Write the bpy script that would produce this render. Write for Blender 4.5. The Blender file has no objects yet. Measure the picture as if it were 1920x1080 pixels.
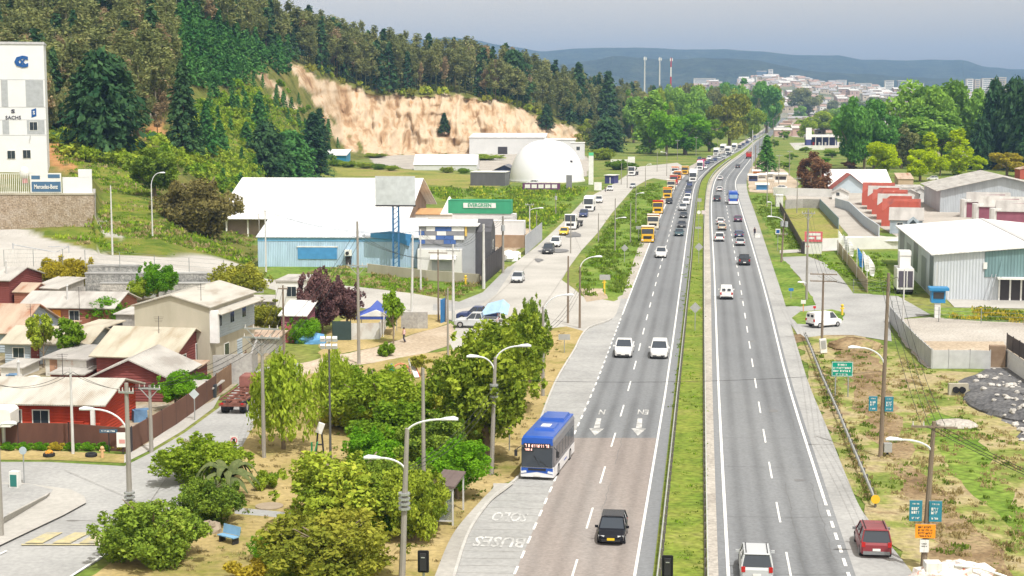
# Photo scene: highway through a valley suburb (Blender 4.5)
import bpy,bmesh,math,random
import numpy as np
from mathutils import Vector,Matrix,noise as mnoise
R=math.radians
random.seed(7)
rng=np.random.default_rng(11)
scene=bpy.context.scene
COL=scene.collection
FPX,HC,YH=3000.0,27.4,185.0
PIT=math.atan((540-YH)/FPX)
cP,sP=math.cos(PIT),math.sin(PIT)
def ray(px,py):
    u,v=px-960.0,540.0-py
    return Vector((u,FPX*cP+v*sP,-FPX*sP+v*cP))
def P(px,py,z=0.0):
    """ground point (height z) seen at a photo pixel"""
    d=ray(px,py);t=(z-HC)/d.z
    return Vector((d.x*t,d.y*t,z))
def PD(px,py,d):
    """point seen at a photo pixel at ground distance d"""
    r=ray(px,py);t=d/r.y
    return Vector((r.x*t,d,HC+r.z*t))
def DEPTH(py,z=0.0):return P(960,py,z).y
def ZT(py,d):return PD(960,py,d).z
def M(px,d):return px*d/FPX
def project(p):
    x,y,z=p[0],p[1],p[2]-HC
    f=y*cP-z*sP;up=y*sP+z*cP
    return 960+FPX*x/f,540-FPX*up/f
MATS={}
def _new(name):
    m=bpy.data.materials.new(name);m.use_nodes=True
    nt=m.node_tree;b=nt.nodes['Principled BSDF']
    return m,nt,b
def flat(name,col,rough=0.7,metal=0.0,var=0.10,scale=1.2,spec=0.3,bump=0.0):
    """plain paint / metal / plastic with slight procedural wear"""
    if name in MATS:return MATS[name]
    m,nt,b=_new(name)
    b.inputs['Roughness'].default_value=rough;b.inputs['Metallic'].default_value=metal
    b.inputs['Specular IOR Level'].default_value=spec
    tc=nt.nodes.new('ShaderNodeTexCoord');n=nt.nodes.new('ShaderNodeTexNoise')
    n.inputs['Scale'].default_value=scale;n.inputs['Detail'].default_value=5
    nt.links.new(tc.outputs['Object'],n.inputs['Vector'])
    r=nt.nodes.new('ShaderNodeValToRGB')
    c=np.array(col)
    r.color_ramp.elements[0].position=0.3;r.color_ramp.elements[1].position=0.7
    r.color_ramp.elements[0].color=(*(c*(1-var)),1);r.color_ramp.elements[1].color=(*np.minimum(c*(1+var),.95),1)
    nt.links.new(n.outputs['Fac'],r.inputs['Fac']);nt.links.new(r.outputs['Color'],b.inputs['Base Color'])
    if bump:
        bp=nt.nodes.new('ShaderNodeBump');bp.inputs['Strength'].default_value=bump;bp.inputs['Distance'].default_value=0.05
        nt.links.new(n.outputs['Fac'],bp.inputs['Height']);nt.links.new(bp.outputs['Normal'],b.inputs['Normal'])
    MATS[name]=m;return m
def paint(name,col):return flat(name,col,0.28,0.0,0.03,0.8,0.5)
def multi(name,cols,scale,rough=0.9,detail=8,pos=None,stretch=(1,1,1),bump=0.3,fine=None,coord='Object',bdist=0.1,stripes=None,rot=0.0):
    """natural ground: several colours mixed by noise; fine=(scale,amount) adds grain; stripes=(scale, amount, axis)"""
    if name in MATS:return MATS[name]
    m,nt,b=_new(name);L=nt.links
    b.inputs['Roughness'].default_value=rough;b.inputs['Specular IOR Level'].default_value=0.15
    tc=nt.nodes.new('ShaderNodeTexCoord');mp=nt.nodes.new('ShaderNodeMapping')
    mp.inputs['Scale'].default_value=stretch;mp.inputs['Rotation'].default_value=(0,0,rot)
    L.new(tc.outputs[coord],mp.inputs['Vector'])
    n=nt.nodes.new('ShaderNodeTexNoise');n.inputs['Scale'].default_value=scale
    n.inputs['Detail'].default_value=detail;n.inputs['Roughness'].default_value=0.62
    L.new(mp.outputs['Vector'],n.inputs['Vector'])
    r=nt.nodes.new('ShaderNodeValToRGB');e=r.color_ramp.elements
    k=len(cols)
    ps=pos or[0.3+0.4*i/max(k-1,1)for i in range(k)]
    while len(e)<k:e.new(0.5)
    for i in range(k):
        e[i].position=ps[i];e[i].color=(*cols[i],1)
    L.new(n.outputs['Fac'],r.inputs['Fac']);out=r.outputs['Color']
    if fine:
        n2=nt.nodes.new('ShaderNodeTexNoise');n2.inputs['Scale'].default_value=fine[0];n2.inputs['Detail'].default_value=4
        L.new(tc.outputs[coord],n2.inputs['Vector'])
        mr=nt.nodes.new('ShaderNodeMapRange');mr.inputs['From Min'].default_value=0.3;mr.inputs['From Max'].default_value=0.7
        mr.inputs['To Min'].default_value=1-fine[1];mr.inputs['To Max'].default_value=1+fine[1]
        L.new(n2.outputs['Fac'],mr.inputs['Value'])
        vm=nt.nodes.new('ShaderNodeVectorMath');vm.operation='SCALE'
        L.new(out,vm.inputs[0]);L.new(mr.outputs['Result'],vm.inputs['Scale']);out=vm.outputs['Vector']
    if stripes:
        w=nt.nodes.new('ShaderNodeTexWave');w.inputs['Scale'].default_value=stripes[0];w.bands_direction=stripes[2]
        w.inputs['Distortion'].default_value=0.0;w.wave_profile='SIN'
        L.new(tc.outputs['Object'],w.inputs['Vector'])
        mr=nt.nodes.new('ShaderNodeMapRange');mr.inputs['To Min'].default_value=1-stripes[1];mr.inputs['To Max'].default_value=1.0
        L.new(w.outputs['Fac'],mr.inputs['Value'])
        vm=nt.nodes.new('ShaderNodeVectorMath');vm.operation='SCALE'
        L.new(out,vm.inputs[0]);L.new(mr.outputs['Result'],vm.inputs['Scale']);out=vm.outputs['Vector']
    L.new(out,b.inputs['Base Color'])
    if bump:
        bp=nt.nodes.new('ShaderNodeBump');bp.inputs['Strength'].default_value=bump;bp.inputs['Distance'].default_value=bdist
        L.new((n2 if fine else n).outputs['Fac'],bp.inputs['Height']);L.new(bp.outputs['Normal'],b.inputs['Normal'])
    MATS[name]=m;return m
def corr(name,col,scale=1.5,axis='X',var=0.08,rough=0.5,metal=0.0,amount=0.5,rust=None):
    """corrugated sheet or boarded wall: real-looking ribs through bump, stains through noise"""
    if name in MATS:return MATS[name]
    m,nt,b=_new(name);L=nt.links
    b.inputs['Roughness'].default_value=rough;b.inputs['Metallic'].default_value=metal;b.inputs['Specular IOR Level'].default_value=.3
    tc=nt.nodes.new('ShaderNodeTexCoord')
    n=nt.nodes.new('ShaderNodeTexNoise');n.inputs['Scale'].default_value=0.5;n.inputs['Detail'].default_value=6
    mp=nt.nodes.new('ShaderNodeMapping');mp.inputs['Scale'].default_value=(1.5,0.5,0.4)
    L.new(tc.outputs['Object'],mp.inputs['Vector']);L.new(mp.outputs['Vector'],n.inputs['Vector'])
    r=nt.nodes.new('ShaderNodeValToRGB');c=np.array(col);e=r.color_ramp.elements
    e[0].position,e[1].position=0.32,0.68
    lo=np.array(rust)if rust else c*(1-var)
    e[0].color=(*lo,1);e[1].color=(*np.minimum(c*(1+var),.95),1)
    if rust:
        x=e.new(0.45);x.color=(*(c*.9),1)
    L.new(n.outputs['Fac'],r.inputs['Fac']);L.new(r.outputs['Color'],b.inputs['Base Color'])
    w=nt.nodes.new('ShaderNodeTexWave');w.bands_direction=axis;w.inputs['Scale'].default_value=scale
    L.new(tc.outputs['Object'],w.inputs['Vector'])
    bp=nt.nodes.new('ShaderNodeBump');bp.inputs['Strength'].default_value=amount;bp.inputs['Distance'].default_value=0.08
    L.new(w.outputs['Fac'],bp.inputs['Height']);L.new(bp.outputs['Normal'],b.inputs['Normal'])
    MATS[name]=m;return m
def glass(name='window_glass',col=(0.03,0.04,0.05)):
    if name in MATS:return MATS[name]
    m,nt,b=_new(name)
    b.inputs['Base Color'].default_value=(*col,1);b.inputs['Roughness'].default_value=0.08
    b.inputs['Specular IOR Level'].default_value=0.6
    MATS[name]=m;return m
def leafmat(name,c1,c2,trans=0.35,c3=None):
    """foliage: colour varies per leaf (attribute 'leafrnd') and per tree"""
    if name in MATS:return MATS[name]
    m,nt,b=_new(name);L=nt.links
    nt.nodes.remove(b)
    at=nt.nodes.new('ShaderNodeAttribute');at.attribute_name='leafrnd'
    oi=nt.nodes.new('ShaderNodeObjectInfo')
    ad=nt.nodes.new('ShaderNodeMath');ad.operation='MULTIPLY_ADD'
    L.new(oi.outputs['Random'],ad.inputs[0]);ad.inputs[1].default_value=0.4;L.new(at.outputs['Fac'],ad.inputs[2])
    sb=nt.nodes.new('ShaderNodeMath');sb.operation='SUBTRACT';L.new(ad.outputs[0],sb.inputs[0]);sb.inputs[1].default_value=0.2
    r=nt.nodes.new('ShaderNodeValToRGB');e=r.color_ramp.elements
    e[0].position,e[1].position=0.0,1.0
    e[0].color=(*c1,1);e[1].color=(*c2,1)
    if c3:x=e.new(0.8);x.color=(*c2,1);e[2].color=(*c3,1)
    L.new(sb.outputs[0],r.inputs['Fac'])
    d=nt.nodes.new('ShaderNodeBsdfDiffuse');t=nt.nodes.new('ShaderNodeBsdfTranslucent')
    L.new(r.outputs['Color'],d.inputs['Color']);L.new(r.outputs['Color'],t.inputs['Color'])
    mx=nt.nodes.new('ShaderNodeMixShader');mx.inputs['Fac'].default_value=trans
    L.new(d.outputs[0],mx.inputs[1]);L.new(t.outputs[0],mx.inputs[2])
    L.new(mx.outputs[0],nt.nodes['Material Output'].inputs['Surface'])
    MATS[name]=m;return m
class MB:
    def __init__(s):s.v=[];s.f=[];s.mi=[];s.cur=0
    def mat(s,i):s.cur=i;return s
    def add(s,vs,fs):
        o=len(s.v);s.v+=[tuple(v)for v in vs]
        for f in fs:s.f.append([o+i for i in f]);s.mi.append(s.cur)
        return s
    def box(s,c,d,rz=0.0,rx=0.0,ry=0.0,taper=(1,1)):
        cx,cy,cz=c;a,b,h=d[0]/2,d[1]/2,d[2]/2
        vs=[]
        for z in(-h,h):
            tx,ty=taper if z>0 else(1,1)
            for x,y in((-a,-b),(a,-b),(a,b),(-a,b)):vs.append(Vector((x*tx,y*ty,z)))
        if rx or ry or rz:
            m=Matrix.Rotation(rz,3,'Z')@Matrix.Rotation(ry,3,'Y')@Matrix.Rotation(rx,3,'X')
            vs=[m@v for v in vs]
        vs=[(v.x+cx,v.y+cy,v.z+cz)for v in vs]
        return s.add(vs,[(3,2,1,0),(4,5,6,7),(0,1,5,4),(1,2,6,5),(2,3,7,6),(3,0,4,7)])
    def span(s,x0,x1,y0,y1,z0,z1):return s.box(((x0+x1)/2,(y0+y1)/2,(z0+z1)/2),(x1-x0,y1-y0,z1-z0))
    def quad(s,a,b,c,d):return s.add([a,b,c,d],[(0,1,2,3)])
    def poly(s,pts):return s.add(pts,[list(range(len(pts)))])
    def slab(s,a,b,c,d,t):
        """a thick sheet: quad a b c d pushed down along its normal by t"""
        a,b,c,d=map(Vector,(a,b,c,d));n=(b-a).cross(d-a).normalized()*t
        vs=[a,b,c,d,a-n,b-n,c-n,d-n]
        return s.add(vs,[(0,1,2,3),(7,6,5,4),(0,4,5,1),(1,5,6,2),(2,6,7,3),(3,7,4,0)])
    def prism(s,pts,axis,t0,t1):
        """2-D polygon pts extruded along axis 'x','y','z' from t0 to t1"""
        k=len(pts)
        def w(p,t):return{'x':(t,p[0],p[1]),'y':(p[0],t,p[1]),'z':(p[0],p[1],t)}[axis]
        vs=[w(p,t0)for p in pts]+[w(p,t1)for p in pts]
        return s.add(vs,[list(range(k))[::-1],list(range(k,2*k))]+[(i,(i+1)%k,k+(i+1)%k,k+i)for i in range(k)])
    def tube(s,p0,p1,r0,r1=None,n=8,cap=True):
        r1=r0 if r1 is None else r1;p0,p1=Vector(p0),Vector(p1);d=(p1-p0)
        if d.length<1e-6:return s
        d.normalize();a=d.orthogonal().normalized();b=d.cross(a)
        vs=[]
        for p,r in((p0,r0),(p1,r1)):
            for i in range(n):
                t=2*math.pi*i/n;vs.append(p+a*math.cos(t)*r+b*math.sin(t)*r)
        fs=[(i,(i+1)%n,n+(i+1)%n,n+i)for i in range(n)]
        if cap:fs+=[list(range(n))[::-1],list(range(n,2*n))]
        return s.add(vs,fs)
    def path(s,pts,r,n=6):
        for a,b in zip(pts,pts[1:]):s.tube(a,b,r,r,n)
        return s
    def loft(s,rings,cap=True):
        k=len(rings[0]);vs=[p for r in rings for p in r]
        fs=[]
        for j in range(len(rings)-1):
            for i in range(k):fs.append((j*k+i,j*k+(i+1)%k,(j+1)*k+(i+1)%k,(j+1)*k+i))
        if cap:fs+=[list(range(k))[::-1],list(range((len(rings)-1)*k,len(rings)*k))]
        return s.add(vs,fs)
    def ball(s,c,r,n=10,m=6,jit=0.0,seed=0):
        rr=random.Random(seed);rings=[]
        rx,ry,rz=r if hasattr(r,'__len__')else(r,r,r)
        for j in range(m+1):
            t=math.pi*j/m;ring=[]
            for i in range(n):
                a=2*math.pi*i/n;k=1+jit*(rr.random()-.5)*2
                ring.append((c[0]+rx*k*math.sin(t)*math.cos(a),c[1]+ry*k*math.sin(t)*math.sin(a),c[2]-rz*k*math.cos(t)))
            rings.append(ring)
        return s.loft(rings,False)
    def build(s,name,mat,parent=None,loc=None,rz=0.0,smooth=False):
        me=bpy.data.meshes.new(name);me.from_pydata(s.v,[],s.f)
        ms=mat if isinstance(mat,(list,tuple))else[mat]
        for m in ms:me.materials.append(m)
        if len(ms)>1:me.polygons.foreach_set('material_index',s.mi)
        if smooth:me.polygons.foreach_set('use_smooth',[True]*len(me.polygons))
        me.update()
        return link(bpy.data.objects.new(name,me),parent,loc,rz)
def link(o,parent=None,loc=None,rz=0.0):
    COL.objects.link(o)
    if parent is not None:
        o.parent=parent;KIDS.setdefault(parent.name,[]).append(o)
    if loc is not None:o.location=loc
    if rz:o.rotation_euler=(0,0,rz)
    return o
def tag(o,label=None,cat=None,group=None,kind=None):
    if label:o['label']=label
    if cat:o['category']=cat
    if group:o['group']=group
    if kind:o['kind']=kind
    return o
def thing(name,label,cat,loc=(0,0,0),rz=0.0,group=None):
    o=bpy.data.objects.new(name,None);COL.objects.link(o);o.empty_display_size=0.3
    o.location=loc;o.rotation_euler=(0,0,rz)
    return tag(o,label,cat,group)
def dup(root,loc,rz=None,label=None,group=None,scale=None):
    def cp(o,par):
        c=o.copy();COL.objects.link(c)
        if par is not None:
            c.parent=par;KIDS.setdefault(par.name,[]).append(c)
        for ch in list(KIDS.get(o.name,())):cp(ch,c)
        return c
    r=cp(root,None);r.location=loc
    if rz is not None:r.rotation_euler=(0,0,rz)
    if scale is not None:r.scale=scale if hasattr(scale,'__len__')else(scale,)*3
    if label:r['label']=label
    if group:r['group']=group
    return r
KIDS={}
def struct(name,mb,mat,smooth=False):
    return tag(mb.build(name,mat,smooth=smooth),kind='structure')
def interp(tab,y):
    """tab: [(y, x)] sorted by y; smooth (pchip-like) interpolation"""
    ys=[t[0]for t in tab];xs=[t[1]for t in tab]
    return float(np.interp(y,ys,xs))
def interps(tab,y):
    n=len(tab)
    if y<=tab[0][0]:return tab[0][1]
    if y>=tab[-1][0]:return tab[-1][1]
    for i in range(n-1):
        if tab[i][0]<=y<=tab[i+1][0]:break
    def sl(j):
        if j<=0:a,b=0,1
        elif j>=n-1:a,b=n-2,n-1
        else:a,b=j-1,j+1
        return(tab[b][1]-tab[a][1])/(tab[b][0]-tab[a][0])
    h=tab[i+1][0]-tab[i][0];t=(y-tab[i][0])/h
    m0,m1=sl(i)*h,sl(i+1)*h
    return(2*t**3-3*t*t+1)*tab[i][1]+(t**3-2*t*t+t)*m0+(-2*t**3+3*t*t)*tab[i+1][1]+(t**3-t*t)*m1
def rows(y0,y1,n):
    """photo rows from y0 to y1 evenly spaced in distance"""
    a,b=1/(y0-YH),1/(y1-YH)
    return[YH+1/(a+(b-a)*(i/(n-1))**1.0)for i in range(n)]
def ribbon(name,tl,tr,y0,y1,z,mat,n=60,cross=1):
    mb=MB();ring=[]
    ys=rows(y0,y1,n)
    ys=sorted(set(ys+[y0+(y1-y0)*i/(n-1)for i in range(n)]))
    for y in ys:
        a,b=interps(tl,y),interps(tr,y)
        ring.append([P(a+(b-a)*k/cross,y,z)for k in range(cross+1)])
    for r0,r1 in zip(ring,ring[1:]):
        for k in range(cross):mb.quad(r1[k],r1[k+1],r0[k+1],r0[k])
    return struct(name,mb,mat)
_zc=[0]
def sheet(name,pts,z,mat,jag=0.0,seed=1,seg=0.0):
    _zc[0]+=1;z=(z if z>.1 else .004)+_zc[0]*.001
    """flat patch of ground from its outline in photo pixels"""
    r=random.Random(seed);w=[P(x,y,z)for x,y in pts]
    if jag:
        out=[]
        for a,b in zip(w,w[1:]+w[:1]):
            k=max(1,int((b-a).length/(seg or 2.0)))
            nrm=Vector((-(b-a).y,(b-a).x,0)).normalized()
            for i in range(k):out.append(a.lerp(b,i/k)+nrm*(r.random()-.5)*2*jag*(0.3 if i==0 else 1))
        w=out
    if(sum((b.x-a.x)*(b.y+a.y)for a,b in zip(w,w[1:]+w[:1])))>0:w=w[::-1]
    mb=MB().poly(w)
    o=struct(name,mb,mat)
    bm=bmesh.new();bm.from_mesh(o.data);bmesh.ops.triangulate(bm,faces=bm.faces[:]);bm.to_mesh(o.data);bm.free()
    return o
def textmesh(name,body,size,mat,parent=None,loc=(0,0,0),rot=(0,0,0),extr=0.004,sx=1.0,sy=1.0,align='CENTER',bold=0.0):
    cu=bpy.data.curves.new(name,'FONT');cu.body=body;cu.size=size;cu.extrude=extr;cu.offset=bold
    cu.align_x=align;cu.align_y='CENTER';cu.resolution_u=2
    tmp=bpy.data.objects.new(name+'_curve',cu)
    me=bpy.data.meshes.new_from_object(tmp);bpy.data.objects.remove(tmp);bpy.data.curves.remove(cu)
    me.materials.clear();me.materials.append(mat)
    o=bpy.data.objects.new(name,me);link(o,parent)
    o.location=loc;o.rotation_euler=rot;o.scale=(sx,sy,1)
    return o
def scribble(par,x0,x1,z,h,mat,y=-.045,seed=1,name='lettering'):
    """a line of writing too small to read: word-length strokes"""
    r=random.Random(seed);m=MB();x=x0
    while x<x1-h*.4:
        w_=min(h*r.uniform(.35,.6),x1-x)
        m.span(x,x+w_*.3,y,y+.01,z-h/2,z+h/2);m.span(x+w_*.3+.002,x+w_,y,y+.01,z+(h*.2 if r.random()<.5 else-h*.5),z+(h*.5 if r.random()<.5 else h*.3))
        x+=w_+h*(.22 if r.random()<.8 else .6)
    return m.build(name,mat,par)
cam=bpy.data.cameras.new('camera');cam_o=bpy.data.objects.new('camera',cam);COL.objects.link(cam_o)
cam.sensor_width=36;cam.lens=36*FPX/1920;cam.clip_start=1;cam.clip_end=60000
cam_o.location=(0,0,HC);cam_o.rotation_euler=(math.pi/2-PIT,0,0);scene.camera=cam_o
SUN_EL,SUN_AZ=60.0,152.0
sd=bpy.data.lights.new('sun','SUN');sd.energy=4.5;sd.angle=R(0.5);sd.color=(1.0,0.98,0.94)
so=bpy.data.objects.new('sun',sd);COL.objects.link(so)
sv=Vector((math.sin(R(SUN_AZ))*math.cos(R(SUN_EL)),math.cos(R(SUN_AZ))*math.cos(R(SUN_EL)),math.sin(R(SUN_EL))))
so.rotation_euler=sv.to_track_quat('Z','Y').to_euler();so.location=(60,-60,120)
w=bpy.data.worlds.new('World');scene.world=w;w.use_nodes=True
nt=w.node_tree;bg=nt.nodes['Background'];bg.inputs['Strength'].default_value=0.10
sk=nt.nodes.new('ShaderNodeTexSky');sk.sky_type='NISHITA';sk.sun_disc=False
sk.sun_elevation=R(SUN_EL);sk.sun_rotation=R(SUN_AZ);sk.air_density=1.0;sk.dust_density=2.5;sk.ozone_density=1.6;sk.altitude=50
hs=nt.nodes.new('ShaderNodeHueSaturation');hs.inputs['Saturation'].default_value=0.0;hs.inputs['Value'].default_value=2.35
nt.links.new(sk.outputs[0],hs.inputs['Color'])
tn=nt.nodes.new('ShaderNodeVectorMath');tn.operation='MULTIPLY';tn.inputs[1].default_value=(1.09,1.0,.87)
nt.links.new(hs.outputs[0],tn.inputs[0]);nt.links.new(tn.outputs[0],bg.inputs['Color'])
vs=scene.view_settings;vs.view_transform='Standard';vs.look='None';vs.exposure=-0.17;vs.gamma=1.0
scene.render.resolution_x,scene.render.resolution_y=1024,576
scene.cycles.max_bounces=5;scene.cycles.diffuse_bounces=2;scene.cycles.glossy_bounces=2
scene.cycles.transmission_bounces=2;scene.cycles.transparent_max_bounces=4;scene.cycles.volume_bounces=0
scene.cycles.use_denoising=True
g_base=multi('rough_grass',[(.065,.115,.018),(.12,.18,.03),(.19,.215,.05),(.24,.22,.08)],.06,fine=(1.1,.4),coord='Object')
g_lush=multi('lush_grass',[(.06,.125,.013),(.11,.19,.022),(.17,.24,.04),(.26,.26,.08)],.13,fine=(1.6,.45))
g_med=multi('median_grass',[(.10,.16,.018),(.15,.21,.028),(.20,.235,.04),(.27,.26,.085)],.2,fine=(2.4,.35))
g_dry=multi('dry_lawn',[(.20,.20,.045),(.36,.28,.12),(.45,.35,.17)],.14,pos=[.34,.47,.66],fine=(2.6,.2))
g_verge=multi('dry_verge',[(.12,.17,.03),(.21,.24,.06),(.33,.29,.13),(.36,.30,.17),(.22,.155,.085)],.17,pos=[.34,.45,.51,.58,.66],fine=(2.4,.28))
g_field=multi('mown_field',[(.12,.17,.03),(.25,.25,.06),(.30,.24,.10)],.05,fine=(1.2,.3))
asph=multi('asphalt',[(.180,.188,.200),(.216,.225,.236),(.25,.258,.266)],.05,stretch=(1.2,.10,1),rot=R(7),fine=(5,.12),rough=.85,bump=.1,bdist=.02)
asph_red=multi('worn_red_asphalt',[(.26,.225,.21),(.30,.265,.245),(.31,.295,.285)],.1,stretch=(1.2,.10,1),rot=R(7),fine=(5,.13),rough=.85,bump=.1,bdist=.02)
conc=multi('concrete_paving',[(.34,.325,.30),(.43,.415,.385),(.49,.47,.44)],.09,fine=(3,.1),rough=.85,bump=.1,bdist=.02)
conc2=multi('old_concrete',[(.285,.285,.28),(.35,.35,.345),(.41,.41,.40)],.12,fine=(3,.12),rough=.85,bump=.1,bdist=.02)
grav=multi('gravel',[(.32,.29,.26),(.41,.38,.34),(.48,.45,.41)],.1,fine=(4,.25),bump=.4)
dirt=multi('dirt',[(.33,.26,.18),(.44,.36,.27),(.55,.47,.38)],.08,fine=(2.5,.25),bump=.4)
soil=multi('brown_soil',[(.13,.085,.045),(.21,.145,.08),(.30,.225,.13),(.22,.22,.07)],.22,fine=(3,.3),bump=.6)
rubble=multi('dark_rubble',[(.08,.08,.085),(.13,.13,.135),(.21,.205,.20)],.3,fine=(3,.4),bump=.6)
mark=multi('road_paint',[(.62,.62,.60),(.78,.78,.76),(.85,.85,.83)],1.2,fine=(6,.1),rough=.7,bump=0)
mark_w=multi('worn_paint',[(.30,.30,.295),(.46,.46,.45),(.60,.60,.59)],1.4,pos=[.36,.5,.62],fine=(7,.2),rough=.8,bump=0)
mark_y=multi('yellow_paint',[(.36,.345,.30),(.46,.41,.25),(.56,.48,.25)],1.1,fine=(4,.12),rough=.7,bump=0)
kerbm=multi('kerb_stone',[(.42,.41,.39),(.55,.54,.51)],.6,fine=(4,.1),bump=.1)
def add_wear(m,dark):
    nt=m.node_tree;L=nt.links;b=nt.nodes['Principled BSDF'];src=b.inputs['Base Color'].links[0].from_socket
    a=nt.nodes.new('ShaderNodeAttribute');a.attribute_name='wheel';tc=nt.nodes.new('ShaderNodeTexCoord');n=nt.nodes.new('ShaderNodeTexNoise');n.inputs['Scale'].default_value=.06;n.inputs['Detail'].default_value=5
    L.new(tc.outputs['Object'],n.inputs['Vector']);q=nt.nodes.new('ShaderNodeMath');q.operation='MULTIPLY';L.new(a.outputs['Fac'],q.inputs[0]);L.new(n.outputs['Fac'],q.inputs[1])
    r=nt.nodes.new('ShaderNodeMapRange');r.inputs['To Min'].default_value=1;r.inputs['To Max'].default_value=1-dark;L.new(q.outputs[0],r.inputs['Value'])
    v=nt.nodes.new('ShaderNodeVectorMath');v.operation='SCALE';L.new(src,v.inputs[0]);L.new(r.outputs['Result'],v.inputs['Scale']);L.new(v.outputs['Vector'],b.inputs['Base Color'])
add_wear(asph,.55);add_wear(asph_red,.36)
def carriage(name,tl,lanes,tr,y0,y1,z,mat,n=90,cross=36):
    ys=sorted(set(rows(y0,y1,n)+[y0+(y1-y0)*i/(n-1)for i in range(n)]));vs,wv,fs=[],[],[]
    for y in ys:
        a,b=interps(tl,y),interps(tr,y);s_=(y-YH)/HC;cs=[(interps(u,y)+interps(v,y))/2 for u,v in lanes]
        for k in range(cross+1):
            x=a+(b-a)*k/cross;vs.append(P(x,y,z));o=min(abs(abs(x-c)/s_-.8)for c in cs);e=min(abs(x-c)/s_ for c in cs)
            wv.append(math.exp(-(o/.38)**2)+.35*math.exp(-(e/.2)**2))
    w_=cross+1
    for i in range(len(ys)-1):
        for k in range(cross):fs.append(((i+1)*w_+k,(i+1)*w_+k+1,i*w_+k+1,i*w_+k))
    me=bpy.data.meshes.new(name);me.from_pydata(vs,[],fs);A=me.attributes.new('wheel','FLOAT','POINT');A.data.foreach_set('value',wv);me.materials.append(mat)
    return tag(link(bpy.data.objects.new(name,me)),kind='structure')
mb=MB();S=20000
mb.quad((-S,-200,-.02),(S,-200,-.02),(S,2*S,-.02),(-S,2*S,-.02));struct('ground',mb,g_base)
E_LL=[(205,1478),(225,1455),(250,1425),(266,1398),(277,1381),(292,1343),(309,1311),(324,1290),(344,1271),(395,1243),(460,1217),(600,1163),(720,1117),(820,1074),(900,1040),(1080,963),(1120,946)]
E_LC=[(250,1429),(266,1403),(277,1387),(292,1355),(309,1325),(324,1306),(344,1288),(395,1267),(448,1252.6),(460,1249),(560,1222),(720,1181),(900,1127),(1080,1073),(1120,1061)]
E_LR=[(205,1481),(225,1459),(250,1433),(266,1408),(277,1394),(292,1367),(309,1339),(324,1321),(344,1304),(395,1295),(448,1287),(503,1280),(720,1250),(900,1220),(1080,1190),(1120,1183)]
E_ML=[(205,1482),(225,1460.5),(250,1435),(266,1411),(277,1397),(292,1371),(309,1344),(324,1327),(344,1311.5),(395,1302),(448,1296),(503,1291),(720,1266),(900,1245),(1080,1224),(1120,1219)]
E_MR=[(205,1483),(225,1462),(250,1437.5),(266,1414),(277,1402),(287,1390),(308,1360),(329,1338),(350,1328),(380,1324),(430,1322),(503,1322),(720,1325),(900,1328),(1080,1332),(1120,1333)]
E_RL=[(205,1484),(225,1463.5),(250,1440),(266,1418),(277,1407),(287,1396),(308,1367),(329,1346),(350,1337.5),(380,1334),(430,1335),(503,1339),(720,1347),(900,1356),(1080,1366),(1120,1368)]
E_RC=[(205,1486),(225,1466),(250,1443),(266,1424),(277,1415),(287,1405),(303,1391),(316,1377),(337,1362),(360,1359),(380,1361),(460,1375),(560,1392),(720,1417),(900,1448),(1080,1483),(1120,1491)]
E_RR=[(205,1488),(225,1468.5),(250,1447),(266,1430),(277,1423),(288,1414),(304,1403),(313,1396),(338,1380),(360,1381),(380,1386),(460,1410),(560,1438),(720,1478),(900,1534),(1080,1592),(1120,1605)]
E_RS=[(205,1490),(225,1471),(250,1451),(266,1436),(277,1430),(288,1424),(304,1413),(320,1405),(338,1400),(360,1402),(400,1416),(460,1436),(560,1469),(640,1492),(720,1517),(800,1550),(907,1593),(960,1618),(1010,1660),(1080,1716),(1120,1748)]
E_LS=[(205,1476),(225,1452),(250,1420),(266,1390),(277,1371),(292,1333),(309,1298),(324,1275),(344,1256),(395,1228),(460,1198),(560,1165),(600,1146),(617,1103),(660,1076),(720,1041),(800,1010),(860,990),(895,975),(915,952),(940,920),(1000,880),(1080,853),(1120,843)]
carriage('road_left_carriageway',E_LL,[(E_LL,E_LC),(E_LC,E_LR)],E_ML,207,1118,.09,asph)
carriage('road_right_carriageway',E_MR,[(E_RL,E_RC),(E_RC,E_RR)],E_RS,207,1118,.09,asph)
carriage('worn_red_pavement',E_LL,[(E_LL,E_LC),(E_LC,E_LR)],[(y,x-3)for y,x in E_LR],821,1118,.10,asph_red,40)
ribbon('bus_lane',E_LS,E_LL,560,1118,.095,conc2,60,2)
ribbon('road_outer_shoulder',E_LS,E_LL,207,560,.085,grav,50,1)
ribbon('median_strip',E_ML,E_MR,214,1118,.13,g_med,90,2)
ribbon('median_gravel_edge',[(y,x-(y-YH)*.004)for y,x in E_MR],[(y,x-(y-YH)*.021)for y,x in E_RL],260,1118,.14,grav,60,1)
ribbon('right_shoulder',[(y,x+(y-YH)*.014)for y,x in E_RR],E_RS,345,1118,.098,conc2,60,1)
def line(mb,tab,y0,y1,wm,z=.112,n=40,off=0.0):
    pr=None
    for y in rows(y0,y1,n):
        s=(y-YH)/HC;x=interps(tab,y)+off*s;h=wm*s/2
        c=(P(x-h,y,z),P(x+h,y,z))
        if pr:mb.quad(c[0],c[1],pr[1],pr[0])
        pr=c
def dashes(mb,tab,d0,d1,ln,gap,wm,z=.112):
    d=d0
    while d<d1:
        ya,yb=YH+FPX*HC/(d+ln),YH+FPX*HC/d
        line(mb,tab,ya,yb,wm,z,4);d+=ln+gap
mb=MB()
line(mb,E_RL,250,1118,.2);line(mb,E_RR,290,935,.2,n=50);line(mb,E_LR,250,1118,.17)
dashes(mb,E_RR,91,110,1.6,1.2,.2);line(mb,E_LL,330,590,.15)
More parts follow.
